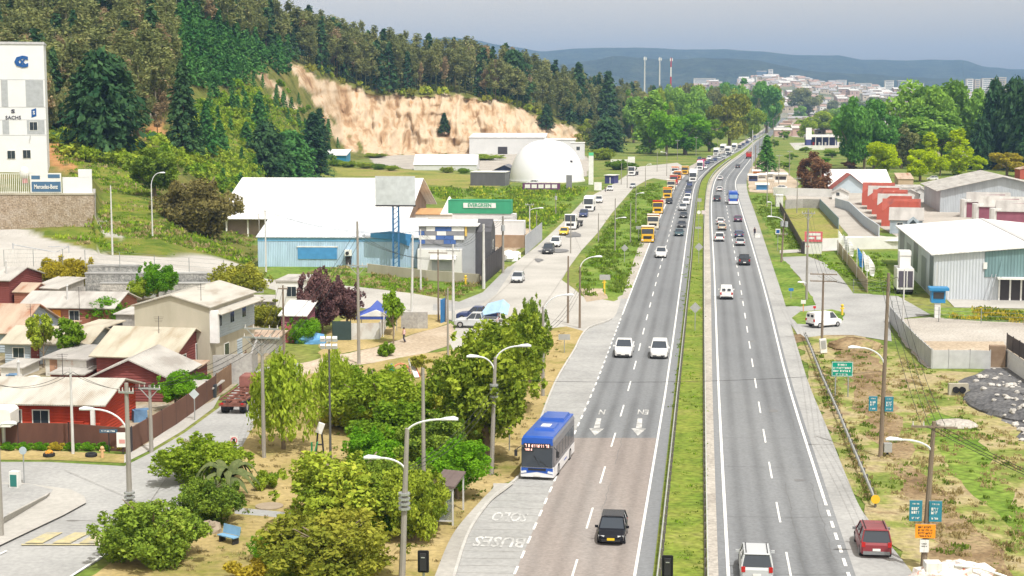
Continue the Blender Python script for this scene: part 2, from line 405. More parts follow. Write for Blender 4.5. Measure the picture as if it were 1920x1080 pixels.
dashes(mb,E_LL,89,198,1.6,1.6,.15);dashes(mb,E_RC,91.5,900,5.2,6.8,.13);dashes(mb,E_LC,90,900,5.2,6.8,.13)
line(mb,E_RC,300,335,.13)
def arrow(mb,px,py0,py1,wm,z=.114):
    a,b=P(px[0],py0,z),P(px[1],py1,z);d=(b-a);L=d.length;d.normalize();n=Vector((d.y,-d.x,0))
    mb.poly([a-n*wm*.2,a+n*wm*.2,a+d*L*.62+n*wm*.25,a+d*L*.62-n*wm*.25][::-1])
    mb.poly([a+d*L*.6-n*wm*.62,b,a+d*L*.6+n*wm*.62])
struct('lane_markings',mb,mark);mb=MB()
arrow(mb,(1123,1115.5),784,817,1.0);arrow(mb,(1200,1196),784,817,1.0)
struct('arrow_markings',mb,mark_w)
def roadtext(body,x,y,w_px,h_px,rot180=True,name='road_lettering'):
    p=P(x,y,.116);s=(y-YH)/HC
    o=textmesh(name,body,1.0,mark_w,None,p,(0,0,R(-7)+(math.pi if rot180 else 0)),0.001,bold=.018)
    bb=[v[0]for v in o.bound_box];tw=max(bb)-min(bb);bh=[v[1]for v in o.bound_box];th=max(bh)-min(bh)
    dy=P(x,y-h_px/2).y-P(x,y+h_px/2).y
    o.scale=(w_px/s/tw,dy/th,1);tag(o,kind='structure')
roadtext('SOLO',956,968,66,17);roadtext('BUSES',937,1015,96,19)
roadtext('N',1129,772,11,9);roadtext('EN',1206,772,20,9)
kerb_out=[(915,925),(940,900),(1000,850),(1080,815),(1120,800)]
ribbon('pavement',kerb_out,E_LS,906,1118,.20,conc,30,1)
mb=MB();pr=None
for y in rows(600,1118,60):
    a=P(interps(E_LS,y),y);c=[Vector((a.x-.09,a.y,0)),Vector((a.x-.09,a.y,.23)),Vector((a.x+.09,a.y,.23)),Vector((a.x+.09,a.y,0))]
    if pr:
        for i in range(3):mb.quad(c[i],c[i+1],pr[i+1],pr[i])
    pr=c
struct('kerb',mb,kerbm)
Z1,Z2,Z3,Z4=.006,.012,.018,.026
sheet('lawn_park',[(100,1118),(335,985),(420,880),(470,775),(520,700),(640,690),(760,668),(850,655),(960,622),(1062,612),(1098,618),(1078,660),(1043,720),(1012,800),(990,862),(975,897),(925,915),(870,990),(815,1080),(800,1118)],Z1,g_dry,.6,3)
sheet('path_park',[(440,951),(545,961),(545,972),(440,963)],Z2,conc2)
sheet('path_dirt',[(470,703),(600,672),(700,652),(790,622),(845,606),(860,640),(800,662),(700,680),(640,690),(480,722)],Z2,dirt,.25,9)
sheet('road_service',[(862,575),(905,548),(958,498),(1006,462),(1030,440),(1060,412),(1092,378),(1118,362),(1137,353),(1171,331),(1193,313),(1270,305),(1292,318),(1262,340),(1225,334),(1212,338),(1188,352),(1147,400),(1120,437),(1090,470),(1068,500),(1052,527),(1000,600),(880,606)],Z2,conc)
sheet('road_junction',[(640,535),(700,541),(780,551),(862,566),(1000,520),(1052,524),(1076,541),(1098,560),(1188,545),(1168,618),(1103,628),(1092,620),(1062,612),(960,624),(850,656),(842,640),(860,604),(780,588),(700,580),(640,568)],Z3,conc)
sheet('road_cross_street',[(440,503),(500,523),(560,529),(700,543),(700,582),(620,563),(520,545),(440,524)],Z2,conc)
sheet('pavement_corner',[(812,570),(860,566),(905,548),(938,515),(952,500),(966,498),(930,552),(900,572),(846,583),(812,582)],Z4,conc2)
sheet('road_side_street',[(-40,866),(90,866),(233,874),(283,849),(345,812),(410,765),(452,715),(490,690),(560,680),(560,706),(520,712),(492,770),(455,835),(436,862),(420,900),(335,985),(215,1032),(130,1085),(60,1130),(-40,1130)],Z2,conc2)
sheet('pavement_side',[(233,868),(283,843),(345,806),(400,765),(420,730),(408,730),(380,758),(330,795),(270,835),(225,856)],Z4,conc)
sheet('verge_grass',[(-40,838),(233,852),(233,868),(90,862),(-40,862)],Z3,g_dry)
sheet('pavement_island',[(-40,905),(40,905),(132,917),(158,930),(162,942),(120,965),(0,1022),(-40,1040)],.14,conc)
sheet('yard_left_island',[(-40,906),(60,908),(100,918),(88,934),(0,980),(-40,995)],.147,conc2)
mb=MB()
for k,(a,b)in enumerate([((46,1018),(88,998)),((98,1018),(140,998)),((148,1018),(178,999)),((190,1020),(215,1000))]):
    mb.poly([P(a[0],a[1],.07),P(a[0]+34,a[1],.07),P(b[0]+30,b[1],.07),P(b[0],b[1],.07)])
mb.poly([P(40,1022,.074),P(212,1022,.074),P(212,1019.5,.074),P(40,1019.5,.074)])
struct('crossing_marking',mb,mark_y)
mb=MB();mb.poly([P(130,1080,.072),P(136,1080,.072),P(214,1029,.072),P(210,1029,.072)]);mb.poly([P(0,1040,.072),P(14,1033,.072),P(12,1031,.072),P(0,1037,.072)]);struct('street_marking',mb,mark)
sheet('yard_gardens',[(-40,560),(120,556),(420,560),(520,590),(530,640),(470,700),(405,745),(250,846),(130,838),(-40,836)],Z1,multi('garden_earth',[(.13,.15,.04),(.24,.20,.12),(.33,.28,.20),(.38,.36,.32)],.16,fine=(2,.3)),.3,31)
sheet('yard_market',[(600,640),(640,600),(740,590),(830,590),(840,606),(790,622),(700,652),(600,672)],Z1,g_dry,.3,32)
mb=MB();rr_=random.Random(4)
def seam(pts,wd):
    w=[P(x,y,.101)for x,y in pts]
    for a,b in zip(w,w[1:]):
        d=(b-a).normalized();n_=Vector((d.y,-d.x,0))*wd/2;mb.quad(a-n_,b-n_,b+n_,a+n_)
for tab,f0 in((E_RC,22),(E_RR,-14),(E_LC,18)):
    for y0,y1 in((1100,905),(880,760),(700,610),(560,470)):
        ys2=rows(y0-rr_.uniform(0,120),y1,22);seam([(interps(tab,y)+(f0+rr_.uniform(-2.2,2.2))*(y-YH)/700,y)for y in ys2],.032)
for y in(1075,968,874,820,735,664,590):seam([(interps(E_RL,y),y),(interps(E_RC,y)+20,y+2),(interps(E_RR,y),y+1)],.035)
struct('road_seam',mb,flat('tar',(.15,.15,.15),.8))
mb=MB()
for i in range(40):
    y=560+i*13.5;seam([(interps(E_LS,y),y),(interps(E_LL,y)-2,y+2)],.05)
for a,b in[((880,600),(1010,478)),((1000,598),(1068,500)),((862,580),(1052,560)),((900,560),(1090,600)),((330,870),(215,1030)),((120,880),(335,975)),((1060,412),(1090,470)),((1110,368),(1140,410))]:seam([a,((a[0]+b[0])/2+2,(a[1]+b[1])/2),b],.04)
struct('paving_joint',mb,flat('joint_dirt',(.24,.23,.21),.9))
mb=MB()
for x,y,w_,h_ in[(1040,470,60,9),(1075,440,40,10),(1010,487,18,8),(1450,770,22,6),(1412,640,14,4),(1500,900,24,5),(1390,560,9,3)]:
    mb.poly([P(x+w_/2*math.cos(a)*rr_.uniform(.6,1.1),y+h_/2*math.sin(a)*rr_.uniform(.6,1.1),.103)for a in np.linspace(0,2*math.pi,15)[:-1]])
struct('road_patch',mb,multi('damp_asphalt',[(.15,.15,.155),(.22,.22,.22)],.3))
sheet('grass_verge_left',[(1098,556),(1084,540),(1090,505),(1118,455),(1150,412),(1190,360),(1215,345),(1243,338),(1262,345),(1240,390),(1212,440),(1188,500),(1172,548),(1150,565)],Z4,g_lush,.5,4)
sheet('dirt_patch',[(1086,541),(1130,541),(1140,560),(1100,566)],.03,dirt,.2,2)
sheet('grass_corner',[(640,500),(700,512),(780,525),(905,535),(898,548),(862,552),(780,548),(700,541),(640,533),(560,527),(500,518),(500,500),(560,496)],.03,g_lush,.5,6)
sheet('yard_container',[(600,495),(800,500),(905,528),(950,480),(1010,445),(985,420),(800,395),(600,420)],.008,dirt,.3,8)
sheet('dry_field',[(620,312),(770,318),(900,330),(960,345),(905,356),(780,345),(640,330)],Z2,g_field,.8,8)
sheet('yard_quarry',[(690,290),(760,284),(900,281),(1080,283),(1110,300),(1100,330),(1000,345),(900,318),(770,318),(700,308)],.009,grav,1,8)
sheet('meadow',[(770,352),(905,356),(1000,350),(1050,352),(1110,350),(1080,385),(1045,412),(1020,440),(985,425),(960,400),(850,380),(780,372)],Z3,g_lush,.8,18)
sheet('verge_right',[(1497,632),(1545,628),(1590,622),(1660,650),(1720,690),(1860,700),(2000,715),(2000,1120),(1760,1120),(1716,1080),(1660,1012),(1616,960),(1590,905),(1548,800),(1516,720)],Z2,g_verge,.5,5)
sheet('soil_bank',[(1580,660),(1640,655),(1655,700),(1690,800),(1720,880),(1780,940),(1850,1010),(1900,1080),(1780,1080),(1730,1000),(1690,900),(1640,830),(1600,750)],Z4,soil,.7,6)
sheet('soil_patch',[(1560,640),(1600,630),(1640,660),(1625,695),(1580,690)],.03,soil,.6,7)
sheet('grass_bank',[(1750,770),(1830,800),(1860,860),(1900,930),(1960,1000),(1960,1040),(1880,980),(1820,930),(1770,860),(1745,810)],.03,g_lush,.7,11)
sheet('rubble_ground',[(1850,690),(2000,690),(2000,900),(1920,830),(1870,770),(1800,715)],.034,rubble,.6,12)
sheet('road_right_service',[(1463,482),(1513,480),(1545,492),(1567,507),(1585,530),(1600,550),(1680,553),(1745,590),(1668,600),(1672,640),(1600,628),(1550,628),(1500,634),(1478,600),(1470,575),(1530,572),(1524,560),(1500,520)],Z2,conc2)
sheet('yard_gravel',[(1668,600),(1745,595),(1840,598),(2000,606),(2000,700),(1880,690),(1740,690),(1690,640)],Z3,grav,.3,13)
sheet('dirt_lot',[(1700,640),(1880,640),(1930,680),(1740,690)],Z4,dirt,.4,19)
sheet('pavement_warehouse',[(1770,556),(2000,548),(2000,580),(1790,576)],Z3,conc)
sheet('grass_strip',[(1760,577),(1850,577),(2000,588),(2000,607),(1860,603),(1770,597)],.028,g_lush,.3,14)
sheet('grass_island',[(1435,484),(1462,481),(1482,500),(1503,530),(1524,560),(1527,572),(1500,575),(1470,571),(1447,528)],.05,g_lush,.25,15)
sheet('grass_islet',[(1484,596),(1500,584),(1560,580),(1584,586),(1582,600),(1545,610),(1495,607)],.05,g_lush,.2,16)
sheet('dirt_spot',[(1466,630),(1500,626),(1512,638),(1490,644)],.05,soil,.2,17)
sheet('grass_lot',[(1515,478),(1580,468),(1640,474),(1690,470),(1700,556),(1635,552),(1590,520),(1560,497)],Z4,g_lush,.4,20)
sheet('mown_lot',[(1470,388),(1545,386),(1575,420),(1585,462),(1512,466),(1488,430)],.015,g_field,.3,21)
sheet('grass_side',[(1404,365),(1440,362),(1462,385),(1490,430),(1503,468),(1466,478),(1448,450),(1430,408)],.02,g_lush,.4,22)
sheet('path_kerb',[(1462,469),(1600,463),(1600,468),(1462,475)],.03,conc)
sheet('road_alley',[(1540,380),(1600,386),(1600,400),(1640,440),(1690,448),(1690,462),(1585,462),(1590,440),(1560,405)],.022,grav)
sheet('yard_houses',[(1470,362),(1700,350),(1800,390),(2000,380),(2000,440),(1690,448),(1640,420),(1600,386),(1480,384)],.012,grav)
sheet('verge_market',[(1400,322),(1425,300),(1470,318),(1500,345),(1480,362),(1440,362),(1405,360)],.02,dirt,.3,23)
sheet('valley_ground',[(1494,207),(1700,206),(1960,206),(1960,300),(1700,292),(1610,285),(1590,258),(1470,258),(1452,256),(1474,226)],.02,multi('valley_floor',[(.09,.13,.03),(.20,.20,.08),(.34,.31,.26),(.40,.38,.35)],.012,pos=[.36,.46,.54,.66],fine=(.2,.4)),1,41)
sheet('grass_field_far',[(1425,272),(1480,255),(1575,272),(1600,290),(1560,312),(1470,318),(1430,300)],.02,g_base,.5,24)
sheet('road_far_plot',[(1480,268),(1580,266),(1580,277),(1490,280)],.05,conc)
HCOL=[
 (-420,[(475,224),(430,262),(370,262.6),(330,345),(250,430),(110,520),(0,575),(-80,650),(-90,800),(-80,1100)]),
 (0,[(470,224),(427,262),(367,262.6),(323,345),(250,430),(110,520),(0,575),(-80,650),(-90,800),(-80,1100)]),
 (172,[(484,224),(428,262),(365,262.6),(326,345),(250,430),(130,520),(20,580),(-60,660),(-70,800),(-60,1100)]),
 (190,[(487,224),(475,238),(410,278),(345,335),(255,430),(130,520),(20,580),(-60,660),(-70,800),(-60,1100)]),
 (300,[(500,224),(486,236),(410,290),(345,345),(255,425),(150,490),(50,550),(-10,610),(-40,700),(-30,1000)]),
 (410,[(520,226),(495,250),(430,320),(370,390),(290,465),(190,540),(100,610),(45,680),(25,780),(40,1000)]),
 (470,[(529,240),(500,262),(430,335),(372,410),(300,485),(205,560),(130,640),(88,710),(70,800),(80,1000)]),
 (520,[(420,351),(400,385),(370,450),(340,520),(280,590),(205,650),(140,700),(105,740),(92,830),(100,1000)]),
 (585,[(345,518),(335,550),(320,600),(290,660),(240,710),(180,750),(128,780),(112,830),(105,900),(108,1000)]),
 (640,[(303,696),(298,715),(290,740),(272,765),(230,790),(190,805),(152,815),(128,870),(120,930),(120,1050)]),
 (740,[(290,782),(289,790),(286,798),(270,810),(235,822),(205,832),(176,842),(142,900),(130,960),(132,1100)]),
 (850,[(288,798),(287,804),(285,812),(268,822),(235,835),(205,845),(178,852),(152,930),(142,1000),(144,1150)]),
 (950,[(287,806),(286,812),(284,818),(268,828),(245,838),(220,850),(196,862),(166,950),(155,1020),(157,1200)]),
 (1050,[(282,847),(281,855),(279,865),(268,875),(258,882),(247,892),(236,903),(212,980),(188,1060),(187,1300)]),
 (1120,[(274,922),(273,930),(271,940),(262,960),(254,980),(246,1000),(238,1020),(218,1090),(203,1160),(200,1400)]),
 (1200,[(263,1052),(262,1060),(261,1075),(252,1100),(245,1125),(239,1150),(233,1180),(216,1280),(206,1400),(204,1700)]),
 (1300,[(250,1260),(249,1275),(248,1290),(243,1330),(239,1370),(235,1420),(231,1480),(221,1600),(212,1800),(208,2200)]),
 (1400,[(238,1540),(237,1555),(236,1580),(233,1650),(230,1720),(228,1800),(225,1900),(220,2050),(213,2300),(207,2800)]),
]
NP=118
def _resample(c):
    pts=[(d,ZT(py,d))for py,d in c]
    t=np.linspace(0,len(pts)-1,NP);i=np.arange(len(pts))
    return np.interp(t,i,[p[0]for p in pts]),np.interp(t,i,[p[1]for p in pts])
HRS=[(u,*_resample(c))for u,c in HCOL]
_us=np.array([h[0]for h in HRS]);_ds=np.array([h[1]for h in HRS]);_zs=np.array([h[2]for h in HRS])
def hprof(u):
    d=np.array([np.interp(u,_us,_ds[:,k])for k in range(NP)]);z=np.array([np.interp(u,_us,_zs[:,k])for k in range(NP)])
    return d,z
_hc={}
def hill_at(px,py):
    """first point of the hill seen at a photo pixel, or None"""
    k=round(px/4)
    if k not in _hc:_hc[k]=hprof(k*4)
    d,z=_hc[k]
    yy=YH+(HC-z)*FPX/d*1.0
    up=d*sP+(z-HC)*cP;f=d*cP-(z-HC)*sP;yy=540-FPX*up/f
    for i in range(1,NP):
        if yy[i]<=py<=yy[i-1]:
            t=(yy[i-1]-py)/max(yy[i-1]-yy[i],1e-6)
            dd=d[i-1]+(d[i]-d[i-1])*t
            return PD(px,py,dd)
    return None
def inpoly(x,y,pg):
    c=False;j=len(pg)-1
    for i in range(len(pg)):
        if(pg[i][1]>y)!=(pg[j][1]>y)and x<(pg[j][0]-pg[i][0])*(y-pg[i][1])/(pg[j][1]-pg[i][1])+pg[i][0]:c=not c
        j=i
    return c
_bb={}
def edge_dist(x,y,pg):
    k_=id(pg)
    if k_ not in _bb:_bb[k_]=(min(q[0]for q in pg)-30,max(q[0]for q in pg)+30,min(q[1]for q in pg)-30,max(q[1]for q in pg)+30)
    b_=_bb[k_]
    if not(b_[0]<x<b_[1]and b_[2]<y<b_[3]):return-30
    best=1e9;j=len(pg)-1
    for i in range(len(pg)):
        ax,ay=pg[j];bx,by=pg[i];dx,dy=bx-ax,by-ay
        t=max(0,min(1,((x-ax)*dx+(y-ay)*dy)/(dx*dx+dy*dy+1e-9)))
        best=min(best,math.hypot(x-ax-dx*t,y-ay-dy*t));j=i
    return best if inpoly(x,y,pg)else-best
QUARRY=[(528,112),(560,122),(600,148),(640,158),(690,175),(760,180),(850,178),(905,187),(960,198),(1000,214),(1010,228),(1050,232),(1085,250),(1075,268),(1000,262),(880,290),(760,295),(690,290),(668,268),(640,245),(612,210),(600,200),(572,165)]
SLIDE=[(480,138),(505,150),(540,180),(570,205),(575,215),(545,205),(515,180)]
SLIDE2=[(600,205),(640,238),(670,265),(690,290),(650,282),(620,250)]
SCARS=[[(218,140),(240,143),(238,160),(220,160)],[(265,235),(305,225),(312,245),(285,262),(268,255)],[(318,62),(335,62),(345,108),(325,105)],[(312,120),(332,125),(332,165),(318,160)],[(82,268),(110,272),(140,310),(125,330),(95,310)],[(505,104),(520,104),(525,118),(510,118)]]
GRASSY=[[(70,445),(180,405),(210,350),(120,330),(85,265),(180,255),(260,300),(330,400),(420,455),(480,505),(380,490),(200,478)],[(370,190),(480,160),(560,230),(620,300),(600,335),(520,335),(380,330),(330,300)]]
RAMP=[(-430,474),(-430,430),(0,429),(67,442),(130,458),(207,478),(300,488),(383,490),(440,500),(490,520),(480,560),(400,540),(300,512),(0,480)]
PATHS=[(178,410),(196,412),(205,440),(232,446),(230,455),(196,448),(188,430)]
us=list(range(-420,460,8))+list(range(460,1110,3))+list(range(1110,1403,10));V=[];at_q=[];at_g=[];at_s=[];at_r=[]
for u in us:
    d,z=hprof(u)
    for k in range(NP):
        p=Vector((0,d[k],z[k]));up=p.y*sP+(p.z-HC)*cP;f=p.y*cP-(p.z-HC)*sP
        py=540-FPX*up/f;x=(u-960)/FPX*f
        q=edge_dist(u,py,QUARRY);q=max(q,edge_dist(u,py,SLIDE),edge_dist(u,py,SLIDE2))
        nz=mnoise.noise(Vector((u*.06,py*.06,3.1)))*12+mnoise.noise(Vector((u*.3,py*.3,1.1)))*4
        qm=min(1,max(0,(q+nz)/5+.5))
        s=max(edge_dist(u,py,g)for g in SCARS);sm=min(1,max(0,(s+nz)/5+.5))
        g=max(edge_dist(u,py,g)for g in GRASSY);gm=min(1,max(0,(g+nz*1.5)/14+.5))
        rm=max(edge_dist(u,py,RAMP),edge_dist(u,py,PATHS));at_r.append(min(1,max(0,rm/3+.5)))
        if qm>0 and k>1:
            w_=qm
            gl_=abs(mnoise.noise(Vector((x*.11+z[k]*.03,z[k]*.035,1))))+.55*abs(mnoise.noise(Vector((x*.27,z[k]*.07,6))));led=mnoise.noise(Vector((x*.03,z[k]*.35,2)))
            p.y+=w_*(-15*gl_+5+mnoise.noise(Vector((x*.6,z[k]*.2,7)))*1.8+led*2.4)
            p.z+=w_*mnoise.noise(Vector((x*.3,z[k]*.25,4)))*1.3
            x+=w_*mnoise.noise(Vector((x*.4,z[k]*.3,9)))*1.0
        elif k>8:p.z+=mnoise.noise(Vector((x*.05,d[k]*.05,0)))*1.2
        V.append((x,p.y,p.z));at_q.append(qm);at_g.append(gm);at_s.append(sm)
F=[];n=NP
for i,u in enumerate(us):V[i*NP]=(V[i*NP][0],V[i*NP][1]-.3,-1.0)
for i in range(len(us)-1):
    for k in range(NP-1):F.append((i*n+k,(i+1)*n+k,(i+1)*n+k+1,i*n+k+1))
me=bpy.data.meshes.new('hill');me.from_pydata(V,[],F)
for nm,a in(('quarry',at_q),('grassy',at_g),('scar',at_s),('ramp',at_r)):
    A=me.attributes.new(nm,'FLOAT','POINT');A.data.foreach_set('value',a)
me.polygons.foreach_set('use_smooth',[True]*len(me.polygons))
hm,nt,b=_new('hill_ground');L=nt.links;b.inputs['Roughness'].default_value=.95;b.inputs['Specular IOR Level'].default_value=.1
tc=nt.nodes.new('ShaderNodeTexCoord')
def ramp(scale,cols,stretch=(1,1,1),detail=8):
    mp=nt.nodes.new('ShaderNodeMapping');mp.inputs['Scale'].default_value=stretch;L.new(tc.outputs['Object'],mp.inputs['Vector'])
    n_=nt.nodes.new('ShaderNodeTexNoise');n_.inputs['Scale'].default_value=scale;n_.inputs['Detail'].default_value=detail;n_.inputs['Roughness'].default_value=.65
    L.new(mp.outputs[0],n_.inputs['Vector']);r=nt.nodes.new('ShaderNodeValToRGB');e=r.color_ramp.elements
    while len(e)<len(cols):e.new(.5)
    for i,c in enumerate(cols):e[i].position=.32+.36*i/(len(cols)-1);e[i].color=(*c,1)
    L.new(n_.outputs['Fac'],r.inputs['Fac']);return r.outputs['Color'],n_.outputs['Fac']
def mixc(a,b_,fac):
    m_=nt.nodes.new('ShaderNodeMix');m_.data_type='RGBA';L.new(fac,m_.inputs['Factor']);L.new(a,m_.inputs[6]);L.new(b_,m_.inputs[7]);return m_.outputs[2]
def attr(nm):
    a=nt.nodes.new('ShaderNodeAttribute');a.attribute_name=nm;return a.outputs['Fac']
c0,f0=ramp(.12,[(.07,.08,.02),(.14,.15,.035),(.21,.18,.06)])
cg,fg=ramp(.25,[(.06,.10,.012),(.11,.165,.02),(.18,.20,.035),(.22,.20,.05)])
cq,fq=ramp(.16,[(.25,.15,.08),(.40,.265,.155),(.53,.405,.275),(.56,.45,.33),(.42,.25,.125)],(1,.4,.22),12)
cs,fs=ramp(.3,[(.36,.17,.07),(.50,.28,.12)])
c=mixc(c0,cg,attr('grassy'));c=mixc(c,cs,attr('scar'));c=mixc(c,cq,attr('quarry'));c=mixc(c,ramp(.1,[(.42,.40,.37),(.50,.48,.45)])[0],attr('ramp'))
L.new(c,b.inputs['Base Color'])
bp=nt.nodes.new('ShaderNodeBump');bp.inputs['Strength'].default_value=.9;bp.inputs['Distance'].default_value=1.6
L.new(fq,bp.inputs['Height']);L.new(bp.outputs['Normal'],b.inputs['Normal'])
me.materials.append(hm)
tag(link(bpy.data.objects.new('hill',me)),kind='structure')
def ridge(name,pts,d,depth,mat,seed,rough_):
    """pts: skyline (column,row); a real ridge: slope towards the eye, crest, slope behind"""
    mb=MB();rr=random.Random(seed);xs=np.arange(pts[0][0],pts[-1][0]+1,14);ring=[]
    for x in xs:
        y=float(np.interp(x,[p[0]for p in pts],[p[1]for p in pts]))
        y+=mnoise.noise(Vector((x*.02,seed,0)))*rough_+mnoise.noise(Vector((x*.12,seed,5)))*rough_*.35
        top=ZT(y,d);row=[]
        for t,hh in((-1,-.02),(-.8,.18),(-.55,.45),(-.3,.75),(-.12,.93),(0,1),(.5,.6),(1.2,-.02)):
            dd=d+t*depth;wob=mnoise.noise(Vector((x*.03,t*2.5,seed)))*.16*(1-abs(t))if-1<t<0 else 0
            row.append(((x-960)/FPX*dd*1.01,dd+wob*depth,top*(hh+wob*.6)))
        ring.append(row)
    for a,b_ in zip(ring,ring[1:]):
        for k in range(7):mb.quad(a[k],b_[k],b_[k+1],a[k+1])
    return struct(name,mb,mat,True)
wood_far=multi('distant_woodland',[(.010,.018,.012),(.03,.045,.025),(.07,.08,.045)],.01,fine=(.05,.6),bump=.8,bdist=20)
ridge('hills_far',[(300,130),(700,80),(850,70),(900,76),(960,88),(1010,96),(1080,91),(1180,89),(1280,93),(1350,92),(1420,97),(1480,103),(1560,104),(1600,112),(1700,113),(1790,112),(1830,125),(1880,130),(2000,130),(2300,135)],8200,2200,wood_far,1,2.0)
ridge('hills_mid',[(600,150),(900,112),(960,100),(1000,112),(1060,122),(1150,104),(1230,112),(1310,108),(1400,112),(1500,132),(1620,140),(1800,150),(2200,160)],6000,1300,wood_far,2,3.0)
town_ground=multi('town_ground',[(.07,.11,.04),(.16,.17,.10),(.32,.29,.25)],.006,fine=(.05,.3),bump=0)
TH=[(1280,172),(1330,160),(1380,158),(1440,150),(1500,155),(1560,164),(1640,170),(1720,172),(1800,168),(1900,160),(2100,158),(2400,170)]
mb=MB();ring=[]
def town_z(px,d):
    t=min(1,max(0,(d-2300)/1700));t=t*t*(3-2*t)
    return ZT(float(np.interp(px,[p[0]for p in TH],[p[1]for p in TH])),4000)*t
for x in range(1240,2400,20):
    ring.append([((x-960)/FPX*d,d,town_z(x,d)*(1 if x>1260 else 0)*(1 if d<4100 else max(0,1-(d-4100)/900)))for d in(2250,2400,2600,2800,3000,3200,3400,3600,3800,4000,4100,4400,5000)])
for a,b_ in zip(ring,ring[1:]):
    for k in range(12):mb.quad(a[k],b_[k],b_[k+1],a[k+1])
struct('town_hill',mb,town_ground,True)
hz=MB();hz.box((500,5200,160),(9000,10800,420))
hzm=bpy.data.materials.new('haze_air');hzm.use_nodes=True;nt=hzm.node_tree;nt.nodes.remove(nt.nodes['Principled BSDF'])
pv=nt.nodes.new('ShaderNodeVolumePrincipled');pv.inputs['Color'].default_value=(.36,.60,1,1);pv.inputs['Density'].default_value=0.95e-4;pv.inputs['Anisotropy'].default_value=-0.1
nt.links.new(pv.outputs[0],nt.nodes['Material Output'].inputs['Volume'])
HAZE=True
if HAZE:
    o=hz.build('haze',hzm);tag(o,kind='stuff')
LM=dict(
 olive=leafmat('leaf_olive',(0.102,0.168,0.018),(0.393,0.480,0.052),.25,(0.524,0.524,0.073)),
 dark=leafmat('leaf_dark',(0.072,0.136,0.022),(0.271,0.382,0.048),.25,(0.350,0.431,0.072)),
 mid=leafmat('leaf_mid',(0.092,0.184,0.017),(0.276,0.437,0.034),.32),
 bright=leafmat('leaf_bright',(0.077,0.231,0.013),(0.242,0.484,0.028),.38),
 lime=leafmat('leaf_lime',(0.187,0.297,0.022),(0.440,0.550,0.061),.38),
 lime2=leafmat('leaf_yellow_green',(.36,.47,.006),(.62,.76,.012),.5),
 gold=leafmat('leaf_gold',(.26,.24,.02),(.58,.48,.05),.4),
 rust=leafmat('leaf_olive_rust',(0.163,0.200,0.027),(0.450,0.438,0.062),.28),
 purple=leafmat('leaf_purple',(0.105,0.053,0.060),(0.329,0.194,0.179),.3),
 brown=leafmat('leaf_brown',(0.156,0.078,0.039),(0.338,0.195,0.104),.3),
 pine=leafmat('leaf_pine',(0.022,0.068,0.030),(0.088,0.169,0.061),.2),
 ypine=leafmat('leaf_young_pine',(0.038,0.144,0.038),(0.144,0.331,0.079),.25),
 euc=leafmat('leaf_gum',(0.100,0.128,0.047),(0.282,0.303,0.108),.28,(0.362,0.336,0.147)),
 deuc=leafmat('leaf_gum_bare',(0.239,0.188,0.102),(0.462,0.341,0.188),.25),
 poplar=leafmat('leaf_poplar',(0.127,0.252,0.044),(0.326,0.533,0.081),.32),
 dpop=leafmat('leaf_deep_poplar',(0.065,0.195,0.039),(0.195,0.416,0.078),.3),
 brushy=leafmat('leaf_brushwood',(.11,.10,.03),(.27,.235,.085),.25),
 bed=leafmat('leaf_flower',(.35,.28,.03),(.62,.50,.06),.3),
)
bark=multi('bark',[(.16,.12,.08),(.28,.23,.17)],2.0,stretch=(1,1,.2),bump=.5)
pbark=multi('pale_bark',[(.34,.30,.24),(.50,.46,.38)],1.5,stretch=(1,1,.2),bump=.3)
def mesh_from(vs,faces4,name,mat,face_attr=None):
    me=bpy.data.meshes.new(name);n=len(vs);m=len(faces4)
    me.vertices.add(n);me.vertices.foreach_set('co',np.asarray(vs,np.float32).ravel())
    me.loops.add(m*4);me.loops.foreach_set('vertex_index',np.asarray(faces4,np.int32).ravel())
    me.polygons.add(m);me.polygons.foreach_set('loop_start',np.arange(0,m*4,4,dtype=np.int32))
    me.update(calc_edges=True);me.validate()
    if face_attr is not None:
        A=me.attributes.new('leafrnd','FLOAT','FACE');A.data.foreach_set('value',np.asarray(face_attr,np.float32))
    me.materials.append(mat);return me
def unit(n,g):
    u=g.normal(size=(n,3));return u/np.linalg.norm(u,axis=1,keepdims=True)
def leaves(pos,nrm,size,g,aspect=.62,axis=None):
    n=len(pos)
    t=axis if axis is not None else unit(n,g)
    t=t-nrm*(t*nrm).sum(1,keepdims=True);t/=np.linalg.norm(t,axis=1,keepdims=True)+1e-9
    b=np.cross(nrm,t);s=size*(0.45+1.1*g.random((n,1))**1.5)
    t,b=t*s,b*s*aspect
    v=np.stack([pos-t-b*.5,pos+b*-.9*0-b+t*.2,pos+t,pos+b+t*.1],1)
    return v.reshape(-1,3),np.arange(n*4).reshape(n,4)
def blob_leaves(blobs,n,size,g,shell=.42,up=.35,aspect=.62):
    """blobs: [(centre, radii)]"""
    area=np.array([b[1][0]*b[1][2]for b in blobs]);cnt=np.maximum(6,(n*area/area.sum())).astype(int)
    P_,N_,A_=[],[],[]
    for(c,r),k in zip(blobs,cnt):
        u=unit(k,g);rad=(1-shell*g.random((k,1))**1.3)
        p=np.array(c)+u*np.array(r)*rad
        nr=u*.5+unit(k,g)*.95+np.array([0,0,up]);nr/=np.linalg.norm(nr,axis=1,keepdims=True)
        P_.append(p);N_.append(nr);A_.append(np.clip(g.random()*.55+g.random(k)*.45,0,1))
    return np.concatenate(P_),np.concatenate(N_),np.concatenate(A_)
def trunk_mb(h,r,lean=0.0,limbs=(),n=7):
    mb=MB();mb.tube((0,0,-.3),(lean*.5,0,h*.5),r,r*.8,n);mb.tube((lean*.5,0,h*.5),(lean,0,h),r*.8,r*.45,n)
    for a,z0,l,rise in limbs:
        mb.tube((lean*z0/h,0,z0),(lean+math.cos(a)*l,math.sin(a)*l,z0+rise),r*.45,r*.15,5)
    return mb
PROTO={}
